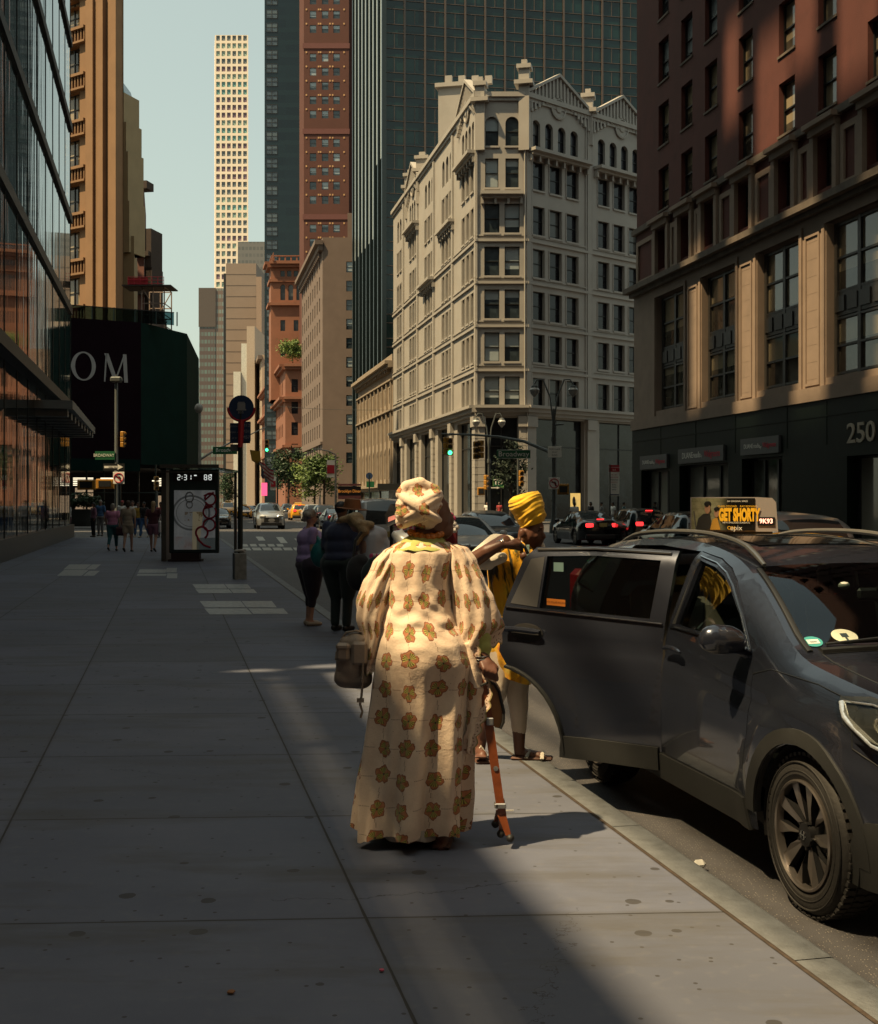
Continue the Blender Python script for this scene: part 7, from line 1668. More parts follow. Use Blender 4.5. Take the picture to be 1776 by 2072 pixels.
c = MB(); c.tube([W1(692, 1292, -.02), W1(700, 1280, -.03), W1(722, 1276, -.04), W1(742, 1283, -.04)], .009, 6, flat=.6); c.tube([W1(728, 1284, -.03), W1(731, 1262, -.03), W1(741, 1240, -.03)], .010, 6, flat=.6)
c.tube([W1(734, 1340, -.09), W1(733, 1385, -.09), W1(731, 1410, -.08), W1(728, 1425, -.08), W1(733, 1440, -.08), W1(729, 1452, -.08)], .012, 6, flat=.5); c.box(W1(729, 1417, -.085), (.035, .01, .02)); c.tube([W1(681, 1318, -.05), W1(679, 1335, -.05)], .006, 5); c.build('strap', M_bag, bg, smooth=True)
# ---- wooden seat cane
M_wood = mat('varnished_wood', (.22, .058, .018), .32, var=.3, vs=18, coat=.4, bump=.05); M_seatw = mat('seat_wood', (.30, .13, .035), .4, var=.15, vs=6, coat=.3); M_rub = mat('rubber_black', (.012, .012, .012), .6); M_alu = mat('bracket_aluminium', (.42, .42, .42), .35, .8)
cn = thing('seat_cane', 'reddish wooden walking cane with folded seat board and black rubber feet', 'cane', G(1020, 5.95)); YC = 5.90
K = lambda px, py, dy=0.: P(px, py, YC+dy)
c = MB()
def plank(c, a, b, w0, w1, d): 
    a, b = Vec(a), Vec(b); t = (b-a).normalized(); s_ = Vec((t.z, 0, -t.x)); 
    vs = [];
    for p, w_ in ((a, w0), (b, w1)):
        for sx, sy in ((-1, -1), (1, -1), (1, 1), (-1, 1)): vs.append(p+s_*sx*w_/2+Vec((0, sy*d/2, 0)))
    c.add(vs, [(0, 3, 2, 1), (4, 5, 6, 7), (0, 1, 5, 4), (1, 2, 6, 5), (2, 3, 7, 6), (3, 0, 4, 7)])
plank(c, K(974, 1352), K(985, 1440), .036, .044, .028); plank(c, K(985, 1438), K(1012, 1630), .044, .040, .030)
c.build('shaft', M_wood, cn)
c = MB(); plank(c, K(1012, 1618, .002), K(1016, 1650, .002), .040, .040, .026); plank(c, K(1015, 1648), K(1028, 1688, -.01), .040, .026, .026); plank(c, K(1008, 1640, .05), K(1002, 1664, .09), .026, .022, .02); plank(c, K(1014, 1650, .04), K(1014, 1682, .06), .030, .024, .02); c.build('leg', M_wood, cn)
c = MB()
for px, py, dy in ((1002, 1667, .09), (1013, 1687, .05), (1032, 1696, -.02)): c.ell(K(px, py, dy), (.020, .024, .020), 10)
c.build('rubber_foot', M_rub, cn, smooth=True)
seat_poly = [(986, 1378), (1000, 1384), (1010, 1400), (1019, 1440), (1018, 1462), (1012, 1474), (1002, 1472), (992, 1462)]
c = MB(); pts = [K(x, y, .01) for x, y in seat_poly]; bk = [p+Vec((.010, .13, .0)) for p in pts]; n = len(pts); c.add(pts+bk, [tuple(range(n)), tuple(range(2*n-1, n-1, -1))]+[(i, n+i, n+(i+1) % n, (i+1) % n) for i in range(n)]); c.build('seat_board', M_seatw, cn)
c = MB(); c.tube([K(x, y, .005) for x, y in seat_poly[:6]], .0075, 6); c.tube([K(972, 1388, -.02), K(980, 1384, -.022), K(990, 1380, -.01)], .006, 6); c.build('rim', M_rub, cn, smooth=True)
c = MB(); c.box(K(991, 1460, -.018), (.036, .012, .036), bev=.004); c.box(K(1013, 1631, -.018), (.052, .014, .026), bev=.004); c.box(K(1004, 1629, .0), (.02, .05, .022), bev=.004); c.lathe([(.012, 0), (.012, .003), (0, .004)], 16, M=frame_M(K(1003, 1555, -.0155), (1, 0, 0), (0, -1, 0))); c.build('bracket', M_alu, cn)

# ---------------------------------------------------------------- woman in yellow
Y2 = 7.92; W2 = lambda px, py, dy=0.: P(px, py, Y2+dy)
w2 = thing('person', 'woman in yellow head wrap and yellow tie-dye tunic bending behind the open car door', 'person', (W2(1040, 1).x, Y2, 0))
M_ys = cloth('yellow_wrap', (.85, .50, .025), .10); M_cream_c = cloth('cream_leggings', (.60, .50, .40), .05); M_blouse = cloth('white_blouse', (.72, .66, .55), .05)
m = bpy.data.materials.new('cloth_tie_dye'); m.use_nodes = True; k = ShaderKit(m); x, y, z = k.xyz(k.coord('Object'))
st = k.noise(k.comb(x*16.+z*3., y*4., z*2.2), 1.0, 4, .6); bl = k.noise(k.comb(x*12., y*6., z*9.), 1.2, 5, .7); top_ = z.step(1.05, 1.35); lowr = z.step(.95, .80)
c_ = k.mix(bl.step(.3, .75), (.85, .36, .005), (.92, .52, .015)); c_ = k.mix(lowr*bl.step(.5, .65)*.7, c_, (.95, .70, .12)); c_ = k.mix(lowr*bl.step(.47, .36)*.9, c_, (.55, .12, .005))
c_ = k.mix(((st+top_*.10)-lowr*.22).step(.545, .60)*.96, c_, (.012, .018, .008)); c_ = k.mix(top_*bl.step(.52, .58)*.8, c_, (.04, .06, .012)); k.base(c_); k.b.inputs['Roughness'].default_value = .85; k.b.inputs['Sheen Weight'].default_value = .2; k.bump(k.noise(k.coord('Object'), 16, 4), .4, .01); M_td = m
X2 = lambda px: (px-888)/F*Y2
Z2 = lambda py: EYE-(py-HZ)/F*Y2
h2 = W2(1074, 1078); hw_ = W2(1036, 1103, -.21); rot = Matrix.Rotation(R(22), 4, 'Y')
b2 = [('e', h2, (.082, .076, .112), rot), ('e', W2(1083, 1088, -.0), (.060, .060, .062)), ('c', W2(1094, 1074, -.03), .012, W2(1100.5, 1086, -.035), .015), ('c', W2(1095, 1094, -.02), .014, W2(1093, 1095, .02), .014), ('c', W2(1092, 1099, -.015), .013, W2(1090, 1099, .02), .013), ('e', W2(1086, 1104, .0), (.03, .03, .024)), ('e', W2(1056, 1080, -.070), (.022, .012, .032)),
      ('e', W2(1094, 1068, -.03), (.018, .05, .012)), ('e', W2(1084, 1084, -.055), (.022, .018, .02)), ('c', W2(1062, 1098), .055, W2(1046, 1118), .06), ('e', W2(1040, 1140), (.13, .11, .11)), ('e', W2(1037, 1200), (.12, .10, .17)), ('e', W2(1036, 1270), (.14, .12, .14)),
      ('c', W2(1052, 1290), .085, W2(1046, 1400, .0), .062), ('c', W2(1046, 1400), .062, W2(1050, 1490, .02), .042), ('c', W2(1050, 1490, .02), .042, W2(1050, 1515, .02), .036), ('e', W2(1052, 1522, .02), (.040, .036, .042)), ('c', W2(1056, 1524, .02), .034, W2(1092, 1529, -.02), .028), 
      ('c', W2(1018, 1290), .085, W2(1005, 1400, -.1), .06), ('c', W2(1005, 1400, -.1), .06, W2(974, 1490, .05), .042), ('c', W2(974, 1490, .05), .04, W2(972, 1512, .05), .034), ('e', W2(970, 1520, .05), (.038, .045, .035)), ('c', W2(970, 1524, .03), .034, W2(976, 1528, -.12), .03),
      ('c', W2(1018, 1098, -.02), .055, W2(957, 1132, -.16), .045), ('c', W2(957, 1134, -.17), .052, W2(985, 1116, -.22), .046), ('c', W2(985, 1116, -.22), .046, W2(1012, 1103, -.24), .030), ('c', W2(1012, 1103, -.24), .029, hw_, .030, .8), ('e', hw_, (.042, .022, .030)), ('c', W2(1060, 1110, .05), .05, W2(1085, 1150, .02), .045), ('c', W2(1085, 1150, .02), .04, W2(1060, 1125, -.12), .03)]
for i in range(4):
    k0 = hw_+Vec((.028, -.004+.002*i, .018-.014*i)); k1 = k0+Vec((.028, .004, -.006)); k2 = k1+Vec((.010, .022, -.014)); k3 = k2+Vec((-.012, .014, -.006)); b2 += [('c', k0, .0105, k1, .0098), ('c', k1, .0098, k2, .009), ('c', k2, .009, k3, .0082)]
b2 += [('c', hw_+Vec((.0, -.006, .024)), .012, hw_+Vec((.032, .012, .036)), .0105), ('c', hw_+Vec((.032, .012, .036)), .0105, hw_+Vec((.050, .022, .022)), .009)]
for i in range(5): b2 += [('c', W2(1092, 1530, -.05+.018*i), .011, W2(1103-i*1.2, 1532.5, -.055+.018*i), .0105)]
for i in range(5): b2 += [('c', W2(963+i*4.5, 1529, -.12), .010, W2(962+i*5, 1531.5, -.16), .0095)]
blob('body', b2, SK_D, w2, .0075, 2)
tt2 = [(1096, 1048, 16, .06), (1104, 1045, 27, .09), (1118, 1040, 40, .12), (1140, 1036, 47, .13), (1180, 1034, 46, .125), (1230, 1034, 43, .13), (1280, 1032, 42, .15), (1330, 1030, 40, .16), (1376, 1033, 36, .16)]
loft([(Z2(y), X2(c), Y2, h/F*Y2, d) for y, c, h, d in tt2], 110, lambda th, z: .010*math.sin(5*th+z*6)+.006*math.sin(11*th-z*9)+.006*math.sin(z*30+th*3), 'tunic', M_td, w2, lambda th: -.045*math.cos(th)-.0+.02, 90)
leg2 = [('c', W2(1052, 1300), .090, W2(1046, 1400, .0), .074), ('c', W2(1046, 1400), .074, W2(1049, 1430, .0), .066), ('c', W2(1049, 1430), .064, W2(1050, 1478, .02), .048)]
blob('leggings', leg2+[('c', W2(1018, 1300), .095, W2(1005, 1400, -.1), .070), ('c', W2(1005, 1400, -.1), .068, W2(981, 1468, .03), .050)], M_cream_c, w2, .009, 2)
blob('blouse', [('c', W2(1026, 1100, .02), .058, W2(1002, 1100, .0), .066), ('c', W2(1002, 1100, .0), .066, W2(966, 1128, -.08), .056), ('c', W2(964, 1138, -.09), .045, W2(988, 1140, -.09), .045), ('c', W2(985, 1138, -.09), .045, W2(1016, 1128, -.15), .036), ('e', W2(1048, 1100), (.06, .07, .03)), ('c', W2(1086, 1110, .05), .06, W2(1092, 1150, .03), .06)], M_blouse, w2, .009, 2)
c = MB()
for i in range(6): p_ = W2(1003+i*2.6, 1108-i*1.5, -.22); c.tube([p_+Vec((.012*math.sin(a)*.5+.004*math.sin(a*3+i), .036*math.cos(a), .038*math.sin(a))) for a in [j*.3142 for j in range(21)]], .0028, 5)
c.build('bracelet', MATS['silver'], w2, smooth=True)
c = MB(); c.tube([W2(1052, 1088, -.085), W2(1052, 1094, -.088)], .004, 6); c.ell(W2(1052, 1097, -.088), (.008, .008, .012), 8); c.build('earring', MATS['silver'], w2, smooth=True)
c = MB(); c.ell(W2(1089, 1074, -.060), (.010, .006, .006), 8); c.build('eye', mat('eye_dark', (.02, .012, .01), .2), w2, smooth=True)
c = MB(); c.ell(W2(1094, 1094, -.025), (.012, .018, .008), 8); c.build('lips', mat('lips_dark', (.05, .012, .012), .4), w2, smooth=True)
c = MB(); c.box(W2(1068, 1120, -.14), (.02, .006, .11), M=Matrix(), bev=.002); c.tube([W2(1058, 1100, -.12), W2(1066, 1122, -.13)], .004, 5); c.build('lanyard', mat('strap_pale_teal', (.25, .36, .32), .6), w2)
# wound yellow turban
mb = MB(); vs = []; nT, mT = 96, 60
tr = [(0, 1077, 1062, 24, .080), (.15, 1077, 1052, 27, .088), (.4, 1070, 1034, 32, .098), (.65, 1063, 1016, 34, .10), (.82, 1061, 1006, 32, .094), (.93, 1063, 999, 26, .078), (1.0, 1066, 997, 10, .03)]
for j in range(mT+1):
    q = j/mT; 
    for a, b in zip(tr, tr[1:]):
        if q <= b[0]: t = (q-a[0])/(b[0]-a[0]); px, py, h, d = [a[i]+(b[i]-a[i])*t for i in (1, 2, 3, 4)]; break
    ctr = W2(px, py, .0); hw2 = h/F*Y2
    for i in range(nT):
        th = 2*math.pi*i/nT; ph = q*22-1.8*math.cos(th+.3)*1.5+.8*math.sin(th*2); f = (.0022*math.sin(ph)+.0015*math.sin(ph*2.3+th*2+3*noise.noise(Vec((math.cos(th), math.sin(th), q*3)))))*(1 if .03 < q < .97 else 0)+.006*noise.noise(Vec((math.cos(th)*2, math.sin(th)*2, q*4)))
        vs.append((ctr.x+(hw2+f)*math.cos(th), ctr.y+(d+f)*math.sin(th), ctr.z+math.cos(th)*hw2*(.32-.1*q)+.001*math.sin(ph)))
mb.add(vs, [(j*nT+i, j*nT+(i+1) % nT, (j+1)*nT+(i+1) % nT, (j+1)*nT+i) for j in range(mT) for i in range(nT)]+[tuple(mT*nT+i for i in range(nT)), tuple(range(nT-1, -1, -1))])
mb.build('head_wrap', M_ys, w2, smooth=70)
c = MB(); p_ = W2(1052, 1101, -.22); c.tube([p_, p_+Vec((.03, .0, -.02)), p_+Vec((.05, .01, -.06))], .010, 6); c.build('glasses_case', M_frame_k, w2)
c = MB()
for x0, x1, dy0, dy1, yy in ((1060, 1078, .06, -.03, 1), (1092, 1099, .04, -.07, 0)):
    a, b = W2(x0+4, 1536, dy1-.02), W2(x0+6, 1536, dy0+.02); top__ = W2((x0+x1)/2+2, 1519 if yy else 1523, (dy0+dy1)/2); a.z = b.z = .02; c.tube([a, top__+(a-b)*.2, top__+(b-a)*.2, b], .014, 6, flat=.45); c.build('sandal_strap', M_blouse, w2, smooth=True)
p_ = W2(1076, 1, 0); c2 = MB(); c2.box((p_.x, Y2, .012), (.27, .10, .022), R(-9), bev=.01); c2.box((W2(973, 1).x, Y2-.02, .012), (.10, .27, .022), R(5), bev=.01); c2.build('sandal_sole', mat('sole_brown', (.10, .045, .03), .7), w2)
for dy in (-.05, .02): c = MB(); a = W2(962, 1, dy); b = W2(985, 1, dy); c.tube([(a.x, Y2+dy, .02), (W2(973, 1).x, Y2+dy, .085 if dy > 0 else .07), (b.x, Y2+dy, .02)], .013, 6, flat=.6); c.build('sandal_strap', M_blouse, w2, smooth=True)
# ---------------------------------------------------------------- street furniture
M_pole = mat('pole_grey', (.10, .11, .11), .5, .3, var=.15); M_pole_d = mat('pole_green_black', (.012, .02, .018), .45, var=.2); M_sig = mat('signal_yellow', (.42, .20, .025), .5, var=.15)
M_gsign = mat('sign_green', (.01, .11, .045), .5, var=.05); M_wsign = mat('sign_white', (.80, .78, .72), .6, var=.08); M_blue = mat('sign_blue', (.012, .035, .10), .5, var=.1); M_redp = mat('sign_red', (.42, .015, .03), .5, var=.05)
M_glob = mat('lamp_globe', (.42, .43, .42), .25, var=.2, vs=12)
def FX(px, py, Y, d=(1, 0), n=(0, -1), sc=1.): return frame_M(P(px, py, Y), (d[0], d[1], 0), (n[0], n[1], 0))
def plate(root, nm, px0, px1, py0, py1, Y, m, th=.04, ang=0., bev=0.):
    a, b = P(px0, py1, Y), P(px1, py0, Y); c = MB(); w_ = (b.x-a.x)/math.cos(ang); c.box(((a.x+b.x)/2, Y, (a.z+b.z)/2), (w_, th, b.z-a.z), ang, bev=bev); return c.build(nm, m, root)
def txt(root, s_, px, py, Y, size, m, dy=-.03, xs=1., ang=0., bold=0., nm='lettering'):
    M_ = Matrix.Translation(P(px, py, Y)+Vec((0, dy, 0))) @ Matrix.Rotation(ang, 4, 'Z') @ Matrix.Rotation(R(90), 4, 'X'); return textmesh(s_, size, M=M_, xs=xs, bold=bold, ext=.002).build(nm, m, root)
def signal(px, py, Y, label, ang=0., lit=None, three=True):
    """Traffic signal head, about 1 m tall; py is its centre."""
    t = thing('traffic_light', label, 'traffic light', P(px, py, Y)); p_ = P(px, py, Y); c = MB()
    for i in (-1, 0, 1): c.box(p_+Vec((0, 0, i*.34)), (.32, .22, .32), ang, bev=.03)
    c.build('housing', M_sig, t)
    Mr = Matrix.Translation(p_) @ Matrix.Rotation(ang, 4, 'Z')
    for i, nm in ((1, 'red'), (0, 'amber'), (-1, 'green')):
        M_ = Mr @ Matrix.Translation((0, -.115, i*.34)) @ Matrix.Rotation(R(90), 4, 'X')
        c = MB(); c.lathe([(.12, 0), (.12, .02), (0, .03)], 14, M=M_); c.build('lens', mat('lens_%s_on' % nm, (.02, .5, .2), .3, emit=(.05, 1., .35), es=3.) if lit == nm else mat('lens_%s_off' % nm, (.03, .025, .02), .3), t)
        c = MB(); c.tube([Mr @ Vec((.13*math.cos(R(a)), -.2, i*.34+.13*math.sin(R(a)))) for a in range(0, 181, 20)], .012, 4); c.tube([Mr @ Vec((.13*math.cos(R(a)), -.14, i*.34+.13*math.sin(R(a)))) for a in range(0, 181, 20)], .012, 4); c.build('visor', M_sig, t)
    return t
def ped_signal(px, py, Y, label, w_=.42, h=.40):
    t = thing('pedestrian_signal', label, 'pedestrian signal', P(px, py, Y)); p_ = P(px, py, Y); c = MB(); c.box(p_, (w_, .22, h), bev=.03); c.box(p_+Vec((0, -.13, 0)), (w_*.8, .03, h*.75)); c.build('housing', M_sig, t); c = MB(); c.box(p_+Vec((0, -.16, 0)), (w_*.68, .03, h*.6)); c.build('screen', M_frame_k, t); return t
def noturn(px, py, Y, label, s_=.62):
    t = thing('no_turn_sign', label, 'road sign', P(px, py, Y)); p_ = P(px, py, Y); c = MB(); c.box(p_, (s_, .03, s_*1.05), bev=.01); c.build('plate', M_wsign, t)
    c = MB(); c.tube([p_+Vec((.40*s_*math.cos(a), -.02, .40*s_*math.sin(a))) for a in [i*.2618 for i in range(25)]], .028*s_/.62, 5); c.tube([p_+Vec((-.28*s_, -.03, .28*s_)), p_+Vec((.28*s_, -.03, -.28*s_))], .026*s_/.62, 5); c.build('prohibition_ring', M_redp, t)
    c = MB(); c.tube([p_+Vec((.13*s_, -.022, -.25*s_)), p_+Vec((.13*s_, -.022, 0)), p_+Vec((.08*s_, -.022, .10*s_)), p_+Vec((-.14*s_, -.022, .10*s_))], .035*s_/.62, 5); c.prism([(-.14*s_, .2*s_), (-.14*s_, .0), (-.27*s_, .10*s_)], p_+Vec((0, -.03, 0)), (1, 0, 0), (0, 0, 1), (0, .01, 0)); c.build('arrow', M_frame_k, t); return t
def lamp_head(c, p_, h, s_=1.):     # hanging globe
    c.lathe([(.02*s_, .28*s_), (.16*s_, .22*s_), (.20*s_, .10*s_)], 14, M=Matrix.Translation(p_)); h.lathe([(.20*s_, .10*s_), (.27*s_, 0), (.22*s_, -.18*s_), (.10*s_, -.32*s_), (.03*s_, -.40*s_)], 14, M=Matrix.Translation(p_))
def twin_lamp(px, Y, ptop, label, spread, glob_y, base_z=0., arm=None, rp=.11):
    t = thing('street_lamp', label, 'street lamp', G(px, Y, base_z)); b = G(px, Y, base_z); zt = EYE-(ptop-HZ)/F*Y; c = MB()
    c.lathe([(rp*2.2, 0), (rp*2., .5), (rp*1.3, .75), (rp, 1.1), (rp*.75, zt-.2), (rp*1.1, zt-.1), (rp*.4, zt+.3)], 12, M=Matrix.Translation(b)); c.lathe([(rp*1.2, zt-1.5), (rp*1.35, zt-1.4), (rp*1.2, zt-1.2)], 12, M=Matrix.Translation(b)); c.build('pole', M_pole, t, smooth=35)
    gz = EYE-(glob_y-HZ)/F*Y; s_ = spread/F*Y
    for sg in (-1, 1):
        c = MB(); g = Vec((b.x+sg*s_, Y, gz+.35)); pts = [Vec((b.x+sg*.05, Y, zt-.3)), Vec((b.x+sg*s_*.18, Y, zt+(gz-zt)*.4+.5)), Vec((b.x+sg*s_*.55, Y, gz+.85)), Vec((b.x+sg*s_*.85, Y, gz+.85)), Vec((b.x+sg*s_, Y, gz+.62))]
        c.tube(pts, .045, 6); c.build('arm', M_pole, t, smooth=True); a, g2 = MB(), MB(); lamp_head(a, Vec((b.x+sg*s_, Y, gz+.3)), g2, 1.0); o = a.build('lamp_cap', M_pole, t, smooth=40); g2.build('globe', M_glob, o, smooth=True)
    return t, b
# right-hand crossing corner
YR = 66
t, b = twin_lamp(1120, YR, 838, 'tall twin-globe street lamp with a long signal arm in front of the cream building', 39, 800, -.0)
c = MB(); c.tube([P(1118, 917, YR), P(1060, 893, YR+1), P(1010, 884, YR+2), P(960, 880, YR+3), P(893, 878, YR+4)], [.10, .085, .07, .06, .045], 8); c.tube([P(1118, 860, YR), P(1140, 858, YR)], .05, 6); c.build('mast_arm', M_pole, t, smooth=True)
sg_ = thing('street_name_sign', 'green Broadway sign hanging from the long signal arm', 'road sign', P(1039, 919, YR+1)); plate(sg_, 'plate', 1005, 1073, 910, 928, YR+1, M_gsign, .03, bev=.01); txt(sg_, 'Broadway', 1039, 919, YR+1, .40, M_wsign, -.035, 1.05)
c = MB(); a, b_ = P(1005, 928, YR+1), P(1073, 910, YR+1); 
for z in (a.z+.02, b_.z-.02): c.box(((a.x+b_.x)/2, YR+.98, z), (b_.x-a.x-.04, .01, .02))
c.build('border', M_wsign, sg_)
t_ = thing('lane_sign', 'small white regulatory sign on the twin-globe lamp above the no-turn sign', 'road sign', P(1122, 915, YR)); plate(t_, 'plate', 1108, 1136, 903, 926, YR-.15, M_wsign, .03, bev=.01)
for i, s_ in enumerate(('TURN LANE', 'ONLY', 'BUSES')): txt(t_, s_, 1122, 909+i*6, YR-.17, .11, M_frame_k, -.01)
noturn(1121, 978, YR-.2, 'no left turn sign on the twin-globe lamp post', .60)
ped_signal(1139, 990, YR-.1, 'orange pedestrian signal box right of the twin-globe lamp post', .62, .58)
signal(902, 902, YR+4, 'traffic light with green lit at the tip of the signal arm', R(60)); signal(910, 904, YR+3.9, 'front traffic light at the tip of the signal arm showing green', R(5), 'green')
signal(963, 911, YR+3, 'traffic light left of the pair halfway along the signal arm', R(10)); signal(973, 909, YR+2.9, 'traffic light right of the pair halfway along the signal arm', R(-50))
YQ = 84
t, b = twin_lamp(989, YQ, 893, 'farther twin-globe street lamp in front of the chamfered corner', 26, 862, .0, rp=.10)
signal(983, 976, YQ-.3, 'traffic light low on the farther twin-globe post', R(60)); signal(1054, 968, YQ-6, 'traffic light on the thin post beside the dark tree', R(20))
t = thing('signal_post', 'thin signal post beside the dark street tree right of the bank sign', 'post', G(1048, YQ-6)); c = MB(); c.tube([G(1048, YQ-6), P(1048, 915, YQ-6)], .07, 8); c.build('pole', M_pole, t)
ped_signal(973, 994, YQ-.3, 'orange pedestrian signal at the foot of the farther lamp', .5, .55)
t = thing('one_way_arrow', 'small arrow sign pointing right beside the bank sign', 'road sign', P(998, 987, YQ-.4)); c = MB(); p_ = P(1002, 987, YQ-.4); c.box(p_, (.7, .02, .2)); c.build('plate', M_frame_k, t); c = MB(); c.prism([(-.3, -.03), (.1, -.03), (.1, -.08), (.3, 0), (.1, .08), (.1, .03), (-.3, .03)], p_+Vec((0, -.015, 0)), (1, 0, 0), (0, 0, 1), (0, -.005, 0)); c.build('arrow', M_wsign, t)
# bank sign on the cream building's chamfer
t = thing('bank_sign', 'square green bank sign reading TD on the cream building corner', 'sign', frC.p(2.1, 3.4, .3)); plate(t, 'board', 997, 1019, 964, 986, 105.1, M_gsign, .1); txt(t, 'TD', 1008, 975.5, 105.1, .62, M_wsign, -.06, .95, bold=.02)
c = MB()
for x0, x1, y0, y1 in ((997, 1019, 964, 965.2), (997, 1019, 984.8, 986), (997, 998.2, 965.2, 984.8), (1017.8, 1019, 965.2, 984.8)): a, b_ = P(x0, y1, 105.03), P(x1, y0, 105.03); c.box(((a.x+b_.x)/2, 105.03, (a.z+b_.z)/2), (b_.x-a.x, .03, b_.z-a.z))
c.build('border', mat('border_light_green', (.18, .35, .12), .5), t)
# bus sign
YB = 62; t = thing('bus_stop_sign', 'tall narrow white and red bus stop sign on a thin pole by the far pavement', 'bus stop sign', G(1234, YB)); c = MB(); c.tube([G(1234, YB), P(1234, 940, YB)], .04, 6); c.build('pole', M_pole_d, t)
plate(t, 'panel', 1232, 1253, 955, 1004, YB, M_wsign, .03); plate(t, 'header', 1232, 1253, 941, 955, YB, M_redp, .03); txt(t, 'NO STANDING', 1242.5, 946, YB, .075, M_wsign, -.02); txt(t, 'BUS', 1242.5, 951, YB, .10, M_wsign, -.02)
for i in range(7): txt(t, ('M5  M7', 'M20 M104', 'WEEKDAY', 'X12 X14', 'BxM2', 'TIMES', 'INFO')[i], 1242, 961+i*5, YB, .09, (M_redp, M_redp, M_frame_k, M_redp, M_blue, M_frame_k, M_blue)[i], -.02)
plate(t, 'blue_strip', 1233, 1252, 1000, 1002, YB-.02, M_blue, .02)
t = thing('parking_sign', 'small blue parking sign low in front of the dark shopfront', 'sign', P(1700, 1060, 50)); plate(t, 'plate', 1692, 1702+8, 1052, 1072, 50, mat('sign_blue_lit', (.03, .12, .22), .5), .03); txt(t, 'P', 1701, 1064, 50, .22, M_wsign)
# left crossing poles
YL = 78
def lpole(px, top, label, Y=YL, r=.13): t = thing('signal_pole', label, 'pole', G(px, Y)); c = MB(); b = G(px, Y); zt = EYE-(top-HZ)/F*Y; c.lathe([(r*1.8, 0), (r*1.8, .4), (r, .6), (r*.8, zt-.3), (r*.3, zt)], 10, M=Matrix.Translation(b)); c.build('pole', M_pole, t, smooth=35); return t
t = lpole(235, 758, 'tall grey signal pole in front of the OM hoarding'); c = MB(); c.tube([P(235, 768, YL), P(228, 764, YL), P(248, 770, YL)], .05, 6); c.box(P(235, 768, YL), (.7, .5, .35), bev=.08); c.build('camera_box', M_pole, t)
t = lpole(115, 745, 'grey signal pole left of the OM hoarding, nearest the glass front', YL-4, .12)
signal(248, 889, YL, 'yellow signal head right of the tall pole under the letter M', R(85)); signal(104, 884, YL-4, 'yellow signal head on the pole nearest the glass front', R(85))
signal(316, 978, YL+10, 'signal head right of the pavement under the hoarding', R(30)); t = lpole(318, 990, 'short thin signal post under the hoarding', YL+10, .07)
ped_signal(213, 979, YL-.3, 'wide orange signal box left of the tall pole', 1.15, .62); ped_signal(175, 981, YL-3, 'orange signal box on the pole nearest the glass front', 1.1, .62)
noturn(240, 967, YL-.4, 'no left turn sign on the tall pole under the hoarding', .72)
t = thing('street_name_sign', 'green BROADWAY sign on the tall pole under the hoarding', 'road sign', P(209, 921, YL)); plate(t, 'plate', 192, 232, 913, 930, YL-.15, M_gsign, .03); txt(t, 'BROADWAY', 210, 921.5, YL-.17, .27, M_wsign, -.02, .85)
t = thing('street_name_sign', 'green W57 street sign on the pole nearest the glass front', 'road sign', P(133, 921, YL)); plate(t, 'plate', 119, 142, 913, 930, YL-4.1, M_gsign, .03); txt(t, 'W 57 ST', 131, 921.5, YL-4.12, .22, M_wsign, -.02, .85)
for px, lb, Y, sg in ((230, 'one way arrow sign pointing right on the tall pole', YL-.3, 1), (120, 'one way arrow sign pointing left on the pole nearest the glass front', YL-4.3, -1)):
    t = thing('one_way_sign', lb, 'road sign', P(px, 945, Y)); c = MB(); p_ = P(px, 945, Y); c.box(p_, (1.35, .03, .45)); c.build('plate', M_frame_k, t)
    c = MB(); c.prism([(-.6*sg, -.07), (.25*sg, -.07), (.25*sg, -.17), (.6*sg, 0), (.25*sg, .17), (.25*sg, .07), (-.6*sg, .07)], p_+Vec((0, -.02, 0)), (1, 0, 0), (0, 0, 1), (0, -.01, 0)); c.build('arrow', M_wsign, t); txt(t, 'ONE WAY', px-1*sg, 945, Y, .13, M_frame_k, -.04)
pl_ = thing('planter', 'round dark planter with a low shrub under the hoarding', 'planter', G(165, 86)); b = G(165, 86); c = MB(); c.lathe([(.75, 0), (.95, .5), (1.1, 1.15), (1.15, 1.2)], 16, M=Matrix.Translation(b)); c.build('pot', mat('pot_dark', (.03, .035, .032), .7), pl_, smooth=35)
